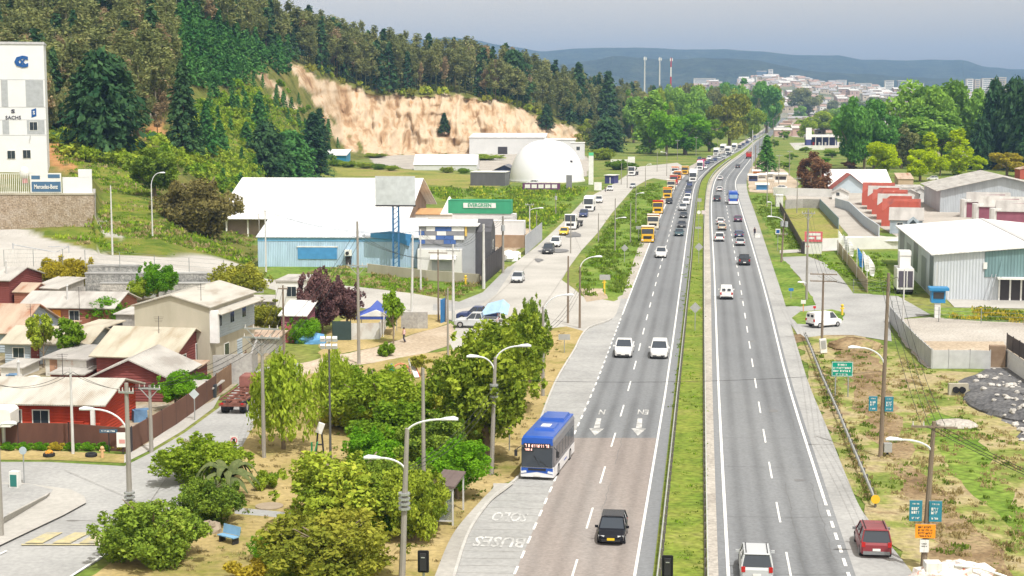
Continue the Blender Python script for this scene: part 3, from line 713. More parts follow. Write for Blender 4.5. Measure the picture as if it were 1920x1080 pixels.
def proto(kind,var):
    key=(kind,var)
    if key in PROTO:return PROTO[key]
    g=np.random.default_rng(sum(map(ord,kind))*31+var);rr=random.Random(var*17+len(kind))
    if kind in('round','roundfar','low'):
        H,W=(6.0 if kind=='low' else 10.0),10.0;blobs=[]
        base={'round':1.2,'roundfar':.6,'low':.0}[kind];k={'round':58,'roundfar':26,'low':62}[kind]
        for i in range(k):
            u=unit(1,g)[0];q=g.random()**.45
            cz=(base+H)/2;hz=(H-base)/2
            sh=.82+.3*g.random()
            c=(u[0]*W*.36*q*sh,u[1]*W*.36*q*sh,cz+u[2]*hz*.84*q)
            r=W*(.06+.12*g.random()**1.4);blobs.append((c,(r,r,r*.9)))
        if kind!='roundfar':
            for i in range(34):
                u=unit(1,g)[0];u[2]=abs(u[2])if i%3 else u[2]*.4;q=1.0+.13*g.random()
                r=W*(.018+.035*g.random());blobs.append(((u[0]*W*.43*q,u[1]*W*.43*q,(base+H)/2+u[2]*(H-base)/2*.98*q),(r,r,r*1.5)))
        n,s={'round':(24000,.19),'roundfar':(8000,.25),'low':(22000,.18)}[kind]
        p,nr,a=blob_leaves(blobs,n,s,g,.5,.15)
        v,f=leaves(p,nr,s,g);tr=trunk_mb(H*.62,.32,rr.uniform(-.6,.6),[(rr.uniform(0,6.3),rr.uniform(1.6,4),rr.uniform(1.5,3),rr.uniform(1.5,3))for _ in range(6)])
        bk=bark
    elif kind=='airy':
        H,W=10.0,8.0;blobs=[]
        for i in range(26):
            u=unit(1,g)[0];q=g.random()**.5
            c=(u[0]*3.3*q,u[1]*3.3*q,6.0+u[2]*3.2*q);r=.6+.7*g.random();blobs.append((c,(r,r,r*.9)))
        p,nr,a=blob_leaves(blobs,3600,.3,g,.7);v,f=leaves(p,nr,.3,g)
        tr=trunk_mb(7.5,.2,rr.uniform(-.4,.4),[(rr.uniform(0,6.3),rr.uniform(2,5),rr.uniform(1.5,3),rr.uniform(1.5,3))for _ in range(9)]);bk=bark
    elif kind=='willow':
        H,W=10.0,8.0;P_,N_,A_,X_=[],[],[],[]
        for i in range(150):
            a0=g.random()*6.283;rad=3.7*g.random()**.5;top=9.6-rad*.75-g.random()*2.2;ln=1.5+4.2*g.random()*(rad/3.7+.2)
            k=42;t=g.random(k);x=np.stack([math.cos(a0)*rad+g.normal(size=k)*.22,math.sin(a0)*rad+g.normal(size=k)*.22,top-t*ln],1)
            x[:,2]=np.maximum(x[:,2],1.2+g.random(k)*.8)
            P_.append(x);u=unit(k,g)+np.array([math.cos(a0),math.sin(a0),.4])*.7;N_.append(u/np.linalg.norm(u,axis=1,keepdims=True))
            ax=unit(k,g)*.5+np.array([0,0,-1]);X_.append(ax);A_.append(np.full(k,g.random()*.6)+g.random(k)*.4)
        p,nr,a=np.concatenate(P_),np.concatenate(N_),np.concatenate(A_);v,f=leaves(p,nr,.27,g,.45,np.concatenate(X_))
        tr=trunk_mb(6.5,.26,.3,[(rr.uniform(0,6.3),rr.uniform(2,4.5),2.2,2.6)for _ in range(7)]);bk=bark
    elif kind in('conifer','coniferfar','pineround'):
        H=10.0;W={'conifer':4.6,'coniferfar':4.4,'pineround':8.0}[kind];P_,N_,A_,X_=[],[],[],[]
        nb={'conifer':150,'coniferfar':60,'pineround':260}[kind];k={'conifer':30,'coniferfar':12,'pineround':30}[kind]
        for i in range(nb):
            t=(i+.5)/nb;z=.7+9.0*t;a0=i*2.39996+g.random()
            rmax=W/2*((1-t)**.8+.05)if kind!='pineround' else W/2*math.sqrt(max(.02,1-(2*t-.75)**2/1.7))*(.75+.5*g.random())
            rmax*=.75+.4*g.random();q=g.random(k)**.6
            x=np.stack([math.cos(a0)*rmax*q,math.sin(a0)*rmax*q,z-q*rmax*.28+.1],1)+g.normal(size=(k,3))*.13*(W/4.6)
            P_.append(x);u=unit(k,g)*.7+np.array([math.cos(a0)*.5,math.sin(a0)*.5,.7]);N_.append(u/np.linalg.norm(u,axis=1,keepdims=True))
            X_.append(unit(k,g)*.5+np.array([math.cos(a0),math.sin(a0),-.2]));A_.append(np.full(k,g.random()*.5)+g.random(k)*.5)
        p,nr,a=np.concatenate(P_),np.concatenate(N_),np.concatenate(A_)
        s={'conifer':.26,'coniferfar':.42,'pineround':.38}[kind];v,f=leaves(p,nr,s,g,.5,np.concatenate(X_));tr=trunk_mb(9.3,.16 if W<6 else .3);bk=bark
    elif kind in('gum','gumfar'):
        H,W=10.0,3.4;blobs=[]
        lo=3.0+1.6*rr.random()if kind=='gum' else 2.4
        for i in range(15 if kind=='gum' else 9):
            t=(i+g.random())/(15 if kind=='gum' else 9);z=lo+(9.6-lo)*t;rad=1.15*math.sin(math.pi*min(1,.25+t*.72))*g.random()**.5
            a0=g.random()*6.283;r=.38+.42*g.random();blobs.append(((math.cos(a0)*rad,math.sin(a0)*rad,z),(r,r,r*1.45)))
        n,s=(1300,.19)if kind=='gum' else(260,.34)
        p,nr,a=blob_leaves(blobs,n,s,g,.8,.2);v,f=leaves(p,nr,s,g,.55)
        tr=trunk_mb(9.2,.10,rr.uniform(-.3,.3),[(rr.uniform(0,6.3),rr.uniform(3,7),.9,1.2)for _ in range(4)],5);bk=pbark
    elif kind in('poplar','poplarfar'):
        H,W=10.0,4.2;blobs=[];nb=34
        for i in range(nb):
            t=(i+g.random())/nb;z=.6+8.9*t;rad=1.75*math.sin(math.pi*min(.97,.16+t*.80))**.7*g.random()**.5*.85;a0=g.random()*6.283
            r=.34+.36*g.random();blobs.append(((math.cos(a0)*rad,math.sin(a0)*rad,z),(r,r,r*1.7)))
        n,s=(4200,.19)if kind=='poplar' else(4000,.19)
        p,nr,a=blob_leaves(blobs,n,s,g,.6,.3);v,f=leaves(p,nr,s,g);tr=trunk_mb(8.5,.16);bk=bark
    elif kind in('shrub','shrubfar'):
        H,W=4.0,5.0;blobs=[]
        for i in range(16):
            a0=g.random()*6.283;rad=1.9*g.random()**.5;r=.5+.55*g.random();blobs.append(((math.cos(a0)*rad,math.sin(a0)*rad,.7+(2.4-rad*.6)*g.random()),(r,r,r*.85)))
        n,s=(3200,.22)if kind=='shrub' else(420,.42)
        p,nr,a=blob_leaves(blobs,n,s,g,.5);v,f=leaves(p,nr,s,g);tr=trunk_mb(1.8,.09,0,[(i*1.3,.4,1.0,1.1)for i in range(5)],5);bk=bark
    me=mesh_from(v,f,'crown_'+kind,LM['mid'],a)
    tm=bpy.data.meshes.new('trunk_'+kind);tm.from_pydata(tr.v,[],tr.f);tm.materials.append(bk)
    z=v[:,2];rd_=kind in('round','low','roundfar','poplarfar');top=float(np.quantile(z,.985 if rd_ else .998));wd=float(np.quantile(np.abs(v[:,0]),.95 if rd_ else .985)*2)
    PROTO[key]=(me,tm,wd,top);return PROTO[key]
def put_tree(kind,var,mat,loc,width,height,name,label,group=None,rz=None,cat='tree'):
    me,tm,W,H=proto(kind,var)
    t=thing(name,label,cat,loc,random.uniform(0,6.28)if rz is None else rz,group)
    t.scale=(width/W,width/W,height/H)
    c=link(bpy.data.objects.new('crown' if cat=='tree' else 'foliage',me),t)
    c.material_slots[0].link='OBJECT';c.material_slots[0].material=LM[mat]
    link(bpy.data.objects.new('trunk' if cat=='tree' else 'stem',tm),t)
    return t
def tree(kind,mat,x,yb,wpx,ytop,name,label,var=0,hill=False,z=0.0,cat='tree',group=None,d=None):
    if hill:p=hill_at(x,yb)
    elif d:p=PD(x,yb,d)
    else:p=P(x,yb,z)
    if p is None:p=P(x,yb)
    if kind=='round' and wpx>1.3*(yb-ytop):kind='low'
    return put_tree(kind,var,mat,p,M(wpx,p.y),max(.5,ZT(ytop,p.y)-p.z),name,label,group,None,cat)
for a in[
 ('low','dark',285,1052,168,950,'tree','dark green broad low tree at the kerb of the side street, beside the yellow crossing',0),
 ('round','lime',380,905,136,829,'tree','light green dense round-headed tree over a darker bush by the side street',1),
 ('low','dark',392,982,98,906,'bush','dark green dense bush under the light green round-headed tree',1),
 ('round','olive',650,990,205,868,'tree','big dark olive tree between the blue bench and the tall lamp post',2),
 ('low','rust',628,1090,205,978,'tree','yellowish olive spreading tree at the bottom edge behind the transformer pole',2),
 ('round','dark',750,992,130,868,'tree','dark green tree behind the double-armed lamp post near the bus shelter',3),
 ('low','olive',775,1012,100,890,'bush','yellow-tipped olive bush against the bus shelter glass',3),
 ('low','bright',510,1052,62,1003,'bush','small bright green bush at the foot of the yellowish olive tree',4),
 ('low','lime',560,1092,90,1040,'bush','yellow-green low bush at the bottom edge beside the yellow flowering shrub',5),
 ('shrub','bed',465,1085,80,1050,'bush','yellow flowering shrub at the bottom edge of the park',0),
 ('round','mid',748,875,140,760,'tree','mid green leafy tree behind the double-armed lamp post, midway up the park',4),
 ('round','bright',858,935,100,832,'tree','bright green tree standing alone before the tall grey pole near the bus',5),
 ('round','bright',705,905,95,812,'tree','fresh green slender tree in the middle of the leafy park clump',6),
 ('round','dark',818,898,105,785,'tree','deep green tree squeezed behind the bright green one near the bus',7),
 ('round','olive',912,868,160,640,'tree','tallest dark olive tree of the roadside row, behind the twin-headed lamp',8),
 ('round','olive',952,772,112,602,'tree','dark olive tree at the far end of the roadside row beside the parked pickup',9),
 ('round','dark',995,722,52,572,'tree','narrow dark tree closing the roadside row before the junction',10),
 ('low','olive',872,812,100,700,'bush','dark olive bush tucked against the tallest roadside tree',6),
 ('willow','lime',532,842,122,660,'tree','pale green weeping tree overhanging the red truck chassis',0),
 ('willow','lime',627,800,74,655,'tree','pale green weeping tree beside the thin floodlight mast',1),
 ('low','lime',712,808,160,702,'tree','yellow-green wide tree spreading behind the brown hedge',7),
 ('low','mid',660,790,110,696,'bush','mid green bush between the weeping tree and the yellow-green wide tree',8),
 ('shrub','rust',660,804,90,768,'hedge','brown dry hedge below the yellow-green wide tree',1),
 ('low','mid',600,895,50,862,'bush','dark leafy bush filling the gap between the weeping trees and the big olive tree',11),
 ('round','olive',795,1000,70,900,'tree','olive tree leaning over the bus shelter roof',9),
 ('low','bright',700,1000,90,925,'bush','bright green bush in front of the tree behind the tall lamp',12),
 ('low','lime',690,868,60,835,'bush','pale green bush under the yellow-green wide tree',13),
 ('shrub','lime',497,918,40,882,'bush','small pale yellow-green rose bush beside the palm',2),
 ('shrub','mid',512,912,26,888,'bush','tiny green rose bush on the dry lawn past the palm',3),
 ('shrub','mid',725,668,30,640,'bush','sparse sapling on the dry grass near the slide',4),
 ('airy','rust',790,705,40,665,'tree','thin rusty sapling beside the white slide',0),
]:tree(*a[:8],var=a[8],cat='bush' if a[6]in('bush','hedge')else 'tree')
for a in[
 ('round','gold',130,549,88,488,'tree','golden yellow round tree below the stone terraces',11),
 ('round','bright',296,565,58,499,'tree','bright green garden tree in front of the grey stone terraces',12),
 ('round','lime',268,566,40,525,'bush','yellow-green bush leaning on the bright green garden tree',13),
 ('round','rust',450,560,82,500,'tree','rust-tinged olive tree behind the white metal roof',14),
 ('round','bright',197,607,72,563,'tree','bright green round tree in a pot-like bed behind the concrete house',15),
 ('airy','olive',82,690,62,590,'tree','straggly olive tree rising through the tan roofs',1),
 ('airy','mid',128,690,56,598,'tree','straggly green tree touching the tan roofs',2),
 ('round','purple',604,625,72,514,'tree','larger purple-leaved tree beside the purple house',16),
 ('round','purple',650,618,54,538,'tree','smaller purple-leaved tree behind the dark gate',17),
 ('round','rust',500,632,76,572,'tree','olive yellow tree behind the wooden portal pole',18),
 ('low','bright',568,642,50,598,'bush','bright green bush behind the crumpled blue tarp',9),
 ('airy','mid',738,645,52,545,'tree','feathery grey-green tree beside the national flag',3),
 ('round','bright',330,770,60,700,'tree','fresh green tree behind the brown paling fence',19),
 ('low','bright',376,732,34,702,'bush','clipped dark green ball bush over the fence',10),
 ('shrub','mid',300,690,30,655,'bush','small green bush beside the maroon gable wall',5),
 ('airy','lime',50,800,44,745,'bush','small leafy garden tree against the red house front',4),
 ('airy','bed',98,800,56,742,'bush','yellow-flowering vine against the red house front',5),
]:tree(*a[:8],var=a[8],cat='bush' if a[6]=='bush' else 'tree')
for a in[
 ('pineround','pine',195,292,140,96,'pine_tree','massive dark pine just past the white office tower',0,True),
 ('round','dark',290,372,92,284,'tree','dark olive round tree on the grass slope below the massive pine',20,True),
 ('low','brushy',372,440,122,345,'tree','big brownish green bush on the slope beside the white warehouse roof',21,True),
 ('conifer','pine',345,292,66,115,'pine_tree','tall dark pine in the gap of the bare gum trees',1,True),
 ('conifer','ypine',388,290,40,190,'pine_tree','young dark pine upper on the green slope',2,True),
 ('conifer','ypine',412,292,34,225,'pine_tree','young dark pine second along the green slope',3,True),
 ('conifer','ypine',488,270,40,172,'pine_tree','young dark pine under the landslip scar',0,True),
 ('conifer','ypine',462,268,26,228,'pine_tree','small lone pine in the middle of the green slope',1,True),
 ('pineround','pine',500,332,80,232,'pine_tree','dark pine clump behind the white warehouse, nearer the grass slope',1,True),
 ('pineround','ypine',545,336,80,245,'pine_tree','dark pine in the middle of the clump behind the white warehouse',2,True),
 ('conifer','pine',588,334,60,212,'pine_tree','dark pine beside the blue shed, end of the clump',2,True),
 ('conifer','pine',600,300,40,205,'pine_tree','dark pine below the bare quarry edge',3,True),
 ('conifer','pine',833,250,22,212,'pine_tree','little dark pine growing on the quarry ledge',0,True),
 ('conifer','pine',1025,242,30,195,'pine_tree','dark pine at the end of the quarry rim',1,True),
 ('pineround','pine',962,190,62,94,'pine_tree','broad dark pine standing above the gum wood over the quarry',3,True),
 ('conifer','pine',1085,228,44,118,'pine_tree','tall dark pine among the gums past the quarry',2,True),
 ('conifer','pine',1140,255,50,135,'pine_tree','tall dark pine above the roadside thicket',3,True),
 ('pineround','pine',1140,285,60,220,'pine_tree','low dark pine at the edge of the wood behind the dome',0,False),
]:tree(*a[:8],var=a[8],hill=a[9])
for a in[
 ('roundfar','bright',1250,292,54,208,'tree','bright green tree with a raised top beside the queue of lorries',0),
 ('roundfar','bright',1285,290,84,218,'tree','widest bright green tree behind the queue of lorries',1),
 ('roundfar','mid',1330,284,60,228,'tree','green tree at the end of the bright green roadside clump',2),
 ('poplarfar','poplar',1218,288,50,178,'tree','grey-green poplar between the gum wood and the bright green trees',0),
 ('roundfar','poplar',1262,262,64,170,'tree','first grey-green poplar behind the bright green trees',3),
 ('roundfar','poplar',1310,258,60,168,'tree','second grey-green poplar behind the bright green trees',4),
 ('roundfar','rust',1368,274,66,182,'tree','brownish poplar beside the far bend of the highway',5),
 ('roundfar','lime',1408,262,44,198,'tree','yellow-green tree beside the far bend of the highway',6),
 ('roundfar','dpop',1395,240,60,160,'tree','deep green poplar behind the far bend',0),
 ('roundfar','dpop',1437,250,50,158,'tree','deep green poplar at the last visible stretch of the highway',1),
 ('roundfar','dpop',1350,240,60,160,'tree','deep green poplar rising behind the brownish one',2),
 ('roundfar','euc',1515,222,74,168,'tree','hazy grey-green tree before the hillside town',3),
 ('roundfar','lime',1545,254,60,212,'tree','yellow-green tree above the filling station',4),
 ('roundfar','lime',1510,262,30,228,'tree','small olive tree beside the filling station pylon',5),
 ('conifer','dpop',1437,322,36,254,'tree','dark green cone-shaped tree at the roadside stalls',0),
 ('roundfar','dpop',1600,318,66,192,'tree','deep green poplar nearest the filling station',6),
 ('roundfar','dpop',1640,316,66,194,'tree','deep green poplar second from the filling station',7),
 ('roundfar','poplar',1720,304,90,162,'tree','tall grey-green tree with a brown tinge behind the red-roofed hall',8),
 ('roundfar','poplar',1778,306,96,160,'tree','biggest grey-green tree behind the large grey barn',9),
 ('roundfar','poplar',1820,300,64,176,'tree','grey-green tree next to the black conifers',10),
 ('roundfar','poplar',1750,312,80,205,'tree','lower grey-green tree filling the gap before the biggest grey-green tree',19),
 ('roundfar','dpop',1700,312,50,222,'tree','lower deep green tree between the poplars and the tall tree with a brown tinge',20),
 ('roundfar','poplar',1290,275,54,182,'tree','third grey-green poplar above the bright green trees',21),
 ('roundfar','euc',1690,316,60,240,'tree','brownish low tree between the yellow-green trees',11),
 ('pineround','pine',1862,316,60,150,'pine_tree','black-green conifer next to the grey-green trees',0),
 ('pineround','pine',1900,318,74,148,'pine_tree','black-green conifer at the frame edge above the barn',1),
 ('pineround','pine',1940,322,80,152,'pine_tree','black-green conifer cut by the frame edge',2),
 ('pineround','pine',1838,318,40,220,'pine_tree','small black-green conifer before the tall ones',3),
 ('roundfar','lime2',1657,332,54,270,'tree','yellow-green tree behind the white hall',12),
 ('roundfar','lime2',1725,340,46,284,'tree','yellow-green tree shading the tan shed',13),
 ('poplarfar','lime2',1742,322,36,252,'tree','slim yellow-green tree behind the one shading the tan shed',1),
 ('roundfar','lime2',1762,330,30,296,'tree','small yellow-green tree beside the slim one',14),
 ('poplarfar','lime2',1798,328,46,246,'tree','tallest yellow-green tree, cone-shaped, behind the grey barn',2),
 ('roundfar','lime2',1833,322,28,294,'tree','little yellow-green tree at the barn ridge',15),
 ('roundfar','gold',1888,330,54,288,'tree','golden round tree beside the black conifers',16),
 ('poplarfar','brown',1520,356,34,288,'tree','taller brown-leaved cypress beside the white hall',3),
 ('poplarfar','brown',1538,360,34,298,'tree','second brown-leaved cypress touching the white hall',0),
 ('poplarfar','brown',1504,346,18,302,'tree','thin brown-leaved cypress behind the stalls',1),
 ('roundfar','brown',1593,318,22,303,'bush','small rust-coloured tree behind the white hall roof',17),
 ('roundfar','mid',1188,320,18,306,'bush','round green bush at the bend of the service road',18),
]:tree(*a[:8],var=a[8],cat='bush' if a[6]=='bush' else 'tree')
for i in range(16):
    x=1188+i*17;tree('roundfar',['poplar','euc','poplar','olive'][i%4],x+(i*7)%9,268-i*1.7-(i%3)*3,44-i,174-(i*5)%13+(8 if i<3 else 0),'tree','tall grey-green tree in the continuous belt behind the bright green roadside trees',i%8,group='tree belt along the inbound lanes')
for i,(x,yb,w_,yt)in enumerate([(1700,306,60,196),(1740,308,70,172),(1800,306,70,168),(1765,310,60,188),(1838,306,50,190),(1620,318,50,206),(1590,312,40,204)]):
    tree('roundfar',['poplar','dpop'][i>4],x,yb,w_,yt,'tree','broad tree filling the tall green mass behind the barn and the white hall',i%8,group='green mass behind the barn')
for i,(x,yb,w_,yt,m)in enumerate([(1500,246,26,224,'lime'),(1528,250,30,226,'lime'),(1566,256,40,222,'lime'),(1590,262,34,228,'poplar'),(1545,232,30,206,'euc'),(1580,236,36,204,'poplar'),(1612,240,40,200,'dpop'),(1500,224,24,200,'poplar'),(1480,214,20,192,'euc'),(1556,216,36,190,'euc'),(1600,216,40,186,'euc'),(1640,214,40,184,'euc'),(1470,262,16,246,'mid'),(1478,250,14,236,'lime'),(1452,276,14,262,'mid'),(1484,300,22,288,'mid'),(1510,286,20,276,'mid'),(1560,296,26,282,'mid'),(1470,316,20,304,'mid'),(1548,306,16,296,'bright')]):
    tree('roundfar',m,x,yb,w_,yt,'tree','hazy rounded tree in the belt between the far highway and the poplars',i%6,group='trees of the far valley')
for i,(x,yb,w_,yt,k,m)in enumerate([(632,312,26,300,'low','mid'),(655,314,28,303,'low','lime'),(685,316,26,306,'low','olive'),(712,318,24,308,'low','mid'),(735,320,22,311,'low','lime'),(840,324,22,314,'low','olive'),(870,325,20,316,'low','mid'),(905,300,60,290,'low','lime'),(700,296,36,288,'low','olive'),(1128,300,40,280,'low','olive'),(1160,318,40,302,'low','mid')]):
    tree(k,m,x,yb,w_,yt,'hedge','low hedge of mixed bushes around the dry field by the quarry',i%3,cat='bush',group='hedges round the dry field')
wood=[]
def woodzone(poly,step,kinds,hts,wr,n_try):
    x0=min(p[0]for p in poly);x1=max(p[0]for p in poly);y0=min(p[1]for p in poly);y1=max(p[1]for p in poly)
    pts=[]
    for _ in range(n_try):
        x,y=random.uniform(x0,x1),random.uniform(y0,y1)
        if not inpoly(x,y,poly)or any(inpoly(x,y,q)for q in(QUARRY,SLIDE,SLIDE2,*SCARS)):continue
        if any(abs(x-a)<step[0]and abs(y-b_)<step[1]for a,b_ in pts):continue
        p=hill_at(x,y)
        if p is None:continue
        pts.append((x,y));k=random.choices(kinds,[q[2]for q in kinds])[0]
        h=random.uniform(*hts)*k[3]
        wood.append((p,k[0],k[1],h,h*random.uniform(*wr)*k[4],x,y))
GUM=[('gum','euc',6,1,1),('gum','deuc',1,.95,1),('coniferfar','pine',1,1.0,1.2)]
woodzone([(-80,-60),(300,-60),(312,60),(330,180),(300,240),(240,265),(120,255),(60,262),(-80,262)],(7.5,6.5),[('gum','euc',7,1,1),('gum','deuc',1,.9,1),('coniferfar','pine',.8,1.05,1.1),('roundfar','euc',1.2,.7,1.3)],(13,23),(.28,.44),14000)
woodzone([(262,150),(330,120),(325,230),(290,262),(250,230)],(10,9),[('gum','deuc',1,.8,1)],(9,13),(.32,.42),900)
woodzone([(300,-30),(480,60),(560,100),(640,124),(740,140),(850,152),(960,166),(1060,188),(1130,203),(1215,212),(1300,220),(1300,236),(1200,240),(1120,246),(1060,232),(1010,214),(905,186),(850,175),(690,172),(640,154),(540,112),(480,110),(330,40)],(6.5,3.2),GUM,(16,28),(.24,.38),14000)
woodzone([(330,30),(470,85),(540,112),(560,140),(500,140),(440,165),(400,180),(340,150)],(11,9),[('coniferfar','ypine',1,1,1),('roundfar','ypine',.5,.6,1.6)],(10,14),(.36,.5),1500)
woodzone([(370,190),(440,165),(520,150),(590,215),(640,285),(600,330),(560,330),(560,250),(480,215),(400,240)],(14,13),[('coniferfar','ypine',3,1,1),('shrubfar','mid',2,.45,3.4)],(5,9),(.36,.5),900)
woodzone([(330,300),(470,215),(600,320),(590,338),(480,340),(340,330)],(18,13),[('coniferfar','ypine',1,1,1),('shrubfar','lime',3,.42,4),('shrubfar','olive',3,.42,4)],(4,7),(.36,.5),700)
woodzone([(370,190),(480,160),(560,225),(620,300),(600,335),(520,335),(380,330),(330,300)],(9,8),[('shrubfar','mid',2,1,1),('shrubfar','lime',2,1,1),('shrubfar','olive',2,1,1),('coniferfar','ypine',.6,2,.4)],(1.2,3.2),(1.1,1.7),1500)
woodzone([(268,255),(330,258),(400,305),(470,350),(440,398),(380,345),(320,305)],(9,8),[('shrubfar','lime',1,1,1),('shrubfar','mid',2,1,1),('shrubfar','olive',2,1,1),('coniferfar','ypine',.5,1.6,.4)],(1.5,3.5),(1.1,1.6),700)
woodzone([(85,262),(180,255),(250,270),(330,330),(300,345),(240,320),(120,300)],(12,9),[('shrubfar','lime',1,1,1),('shrubfar','olive',2,1,1)],(2,4),(1.2,1.7),500)
woodzone([(540,104),(700,168),(850,168),(960,190),(1060,232),(1120,262),(1110,272),(1040,246),(950,196),(850,180),(740,182),(640,160),(545,125)],(11,5),[('shrubfar','olive',2,1,1),('shrubfar','rust',1,1,1)],(2.5,4.5),(1.1,1.6),1500)
woodzone([(1100,262),(1200,262),(1300,246),(1400,234),(1400,240),(1300,252),(1215,280),(1120,282)],(13,5),[('roundfar','euc',2,1,1),('coniferfar','pine',1,1.2,.6),('roundfar','olive',2,.7,1.1)],(11,18),(.5,.7),900)
woodzone([(900,196),(1000,235),(1060,250),(1000,262),(900,230)],(16,7),[('shrubfar','ypine',1,1,1)],(2,4),(.9,1.4),60)
wood.sort(key=lambda t:-(t[3]*t[4])/t[0].y**2)
NAMES=dict(gum=('gum_tree','tall thin gum tree of the hillside wood'),coniferfar=('conifer','dark pointed conifer scattered through the hillside wood'),roundfar=('wood_tree','rounded tree at the foot of the hillside wood'),shrubfar=('shrub','low shrub scattered over the hill slope'))
cnt={}
rest=[]
for i,(p,k,m,h,wd,x,y)in enumerate(wood):
    c=cnt.get(k,0)
    if c<{'gum':300,'coniferfar':160,'roundfar':110,'shrubfar':150}[k]:
        cnt[k]=c+1;nm,lb=NAMES[k]
        put_tree(k,i%4,m,p-Vector((0,0,.3)),wd,h,nm,lb,{'gum':'gum trees of the hillside wood','coniferfar':'conifers of the hillside','roundfar':'trees at the foot of the wood','shrubfar':'shrubs on the hill slope'}[k],cat='shrub' if k=='shrubfar' else 'tree')
    else:rest.append((p,k,m,h,wd,i%4))
def join_proto(k,v,m):
    me,tm,W,H=proto(k,v);bm=bmesh.new();bm.from_mesh(me)
    n0=len(bm.faces);bm.from_mesh(tm);bm.faces.ensure_lookup_table()
    for f in bm.faces[n0:]:f.material_index=1
    o=bpy.data.meshes.new('wood_piece');bm.to_mesh(o);bm.free();o.materials.clear();o.materials.append(LM[m]);o.materials.append(pbark if 'gum' in k else bark)
    return bpy.data.objects.new('wood_piece',o),W,H
def scatter(name,items):
    """items: (pos, kind, mat, height, width, variant) -> one object, geometry nodes"""
    kinds=sorted({(k,v,m)for _,k,m,_,_,v in items});src={q:join_proto(q[0],q[1],q[2])for q in kinds}
    me=bpy.data.meshes.new(name);me.from_pydata([tuple(p-Vector((0,0,.3)))for p,*_ in items],[],[])
    A=me.attributes.new('kind','INT','POINT');A.data.foreach_set('value',[kinds.index((k,v,m))for _,k,m,_,_,v in items])
    B=me.attributes.new('scl','FLOAT_VECTOR','POINT');C=me.attributes.new('rot','FLOAT_VECTOR','POINT')
    sv_,rv=[],[]
    for p,k,m,h,wd,v in items:
        _,W,H=src[(k,v,m)];sv_+=[wd/W,wd/W,h/H];rv+=[0,0,random.uniform(0,6.28)]
    B.data.foreach_set('vector',sv_);C.data.foreach_set('vector',rv)
    o=link(bpy.data.objects.new(name,me));tag(o,kind='stuff')
    ng=bpy.data.node_groups.new(name+'_nodes','GeometryNodeTree');N=ng.nodes;K=ng.links
    ng.interface.new_socket('Geometry',in_out='INPUT',socket_type='NodeSocketGeometry');ng.interface.new_socket('Geometry',in_out='OUTPUT',socket_type='NodeSocketGeometry')
    gi,go=N.new('NodeGroupInput'),N.new('NodeGroupOutput');jn=N.new('GeometryNodeJoinGeometry')
    mp=N.new('GeometryNodeMeshToPoints');K.new(gi.outputs[0],mp.inputs[0])
    def na(nm,dt):q=N.new('GeometryNodeInputNamedAttribute');q.data_type=dt;q.inputs['Name'].default_value=nm;return q.outputs['Attribute']
    kk,ss,ro=na('kind','INT'),na('scl','FLOAT_VECTOR'),na('rot','FLOAT_VECTOR')
    for i,q in enumerate(kinds):
        oi=N.new('GeometryNodeObjectInfo');oi.inputs['Object'].default_value=src[q][0];oi.transform_space='ORIGINAL'
        cm=N.new('FunctionNodeCompare');cm.data_type='INT';cm.operation='EQUAL';K.new(kk,cm.inputs[2]);cm.inputs[3].default_value=i
        ip=N.new('GeometryNodeInstanceOnPoints');K.new(mp.outputs[0],ip.inputs['Points']);K.new(oi.outputs['Geometry'],ip.inputs['Instance'])
        K.new(cm.outputs[0],ip.inputs['Selection']);K.new(ss,ip.inputs['Scale']);K.new(ro,ip.inputs['Rotation'])
        K.new(ip.outputs[0],jn.inputs[0])
    K.new(jn.outputs[0],go.inputs[0])
    md=o.modifiers.new('scatter','NODES');md.node_group=ng
    return o
if rest:scatter('hillside_forest',rest)
print('WOOD',len(wood),cnt,len(rest))
tyre=flat('tyre_rubber',(.025,.025,.027),.9,var=.2);rimm=flat('wheel_rim',(.45,.45,.46),.35,.6)
trimm=flat('black_trim',(.03,.03,.033),.6);vg=glass('vehicle_glass',(.04,.05,.065))
lampw=flat('headlamp',(.75,.77,.8),.15);lampr=flat('tail_lamp',(.45,.02,.02),.25);lampo=flat('amber_lamp',(.8,.32,.03),.3)
platew=flat('plate_white',(.75,.75,.73),.5);platey=flat('plate_yellow',(.8,.55,.03),.5)
bluem=flat('plate_trim_dark',(.12,.12,.13),.5)
def wheel(par,x,y,r=.32,w=.22):
    o=MB().tube((x-w/2,y,r),(x+w/2,y,r),r,n=14).build('wheel',tyre,par)
    s=1 if x>0 else-1
    MB().tube((x+s*(w/2-.04),y,r),(x+s*(w/2+.012),y,r),r*.6,n=10).build('rim',rimm,o)
def ring8(y,w,zb,zt,e=.1):
    return[(-w*.92,y,zb),(w*.92,y,zb),(w,y,zb+e),(w,y,zt-e),(w*.93,y,zt),(-w*.93,y,zt),(-w,y,zt-e),(-w,y,zb+e)]
SPEC=dict(
 sedan=dict(L=4.45,W=1.76,H=1.46,belt=.93,cb=(-1.8,1.05),ct=(-1.15,.25),hood=.90,tail=.93),
 hatch=dict(L=3.95,W=1.72,H=1.50,belt=.93,cb=(-1.88,1.0),ct=(-1.5,.25),hood=.90,tail=.93),
 suv=dict(L=4.6,W=1.86,H=1.76,belt=1.07,cb=(-2.22,1.0),ct=(-1.98,.3),hood=1.04,tail=1.07,r=.36),
 pickup=dict(L=5.25,W=1.88,H=1.80,belt=1.10,cb=(-.85,1.15),ct=(-.62,.45),hood=1.07,tail=1.10,r=.38),
 van=dict(L=4.3,W=1.82,H=1.84,belt=1.08,cb=(-2.08,1.35),ct=(-2.0,.75),hood=1.02,tail=1.08,r=.32),
)
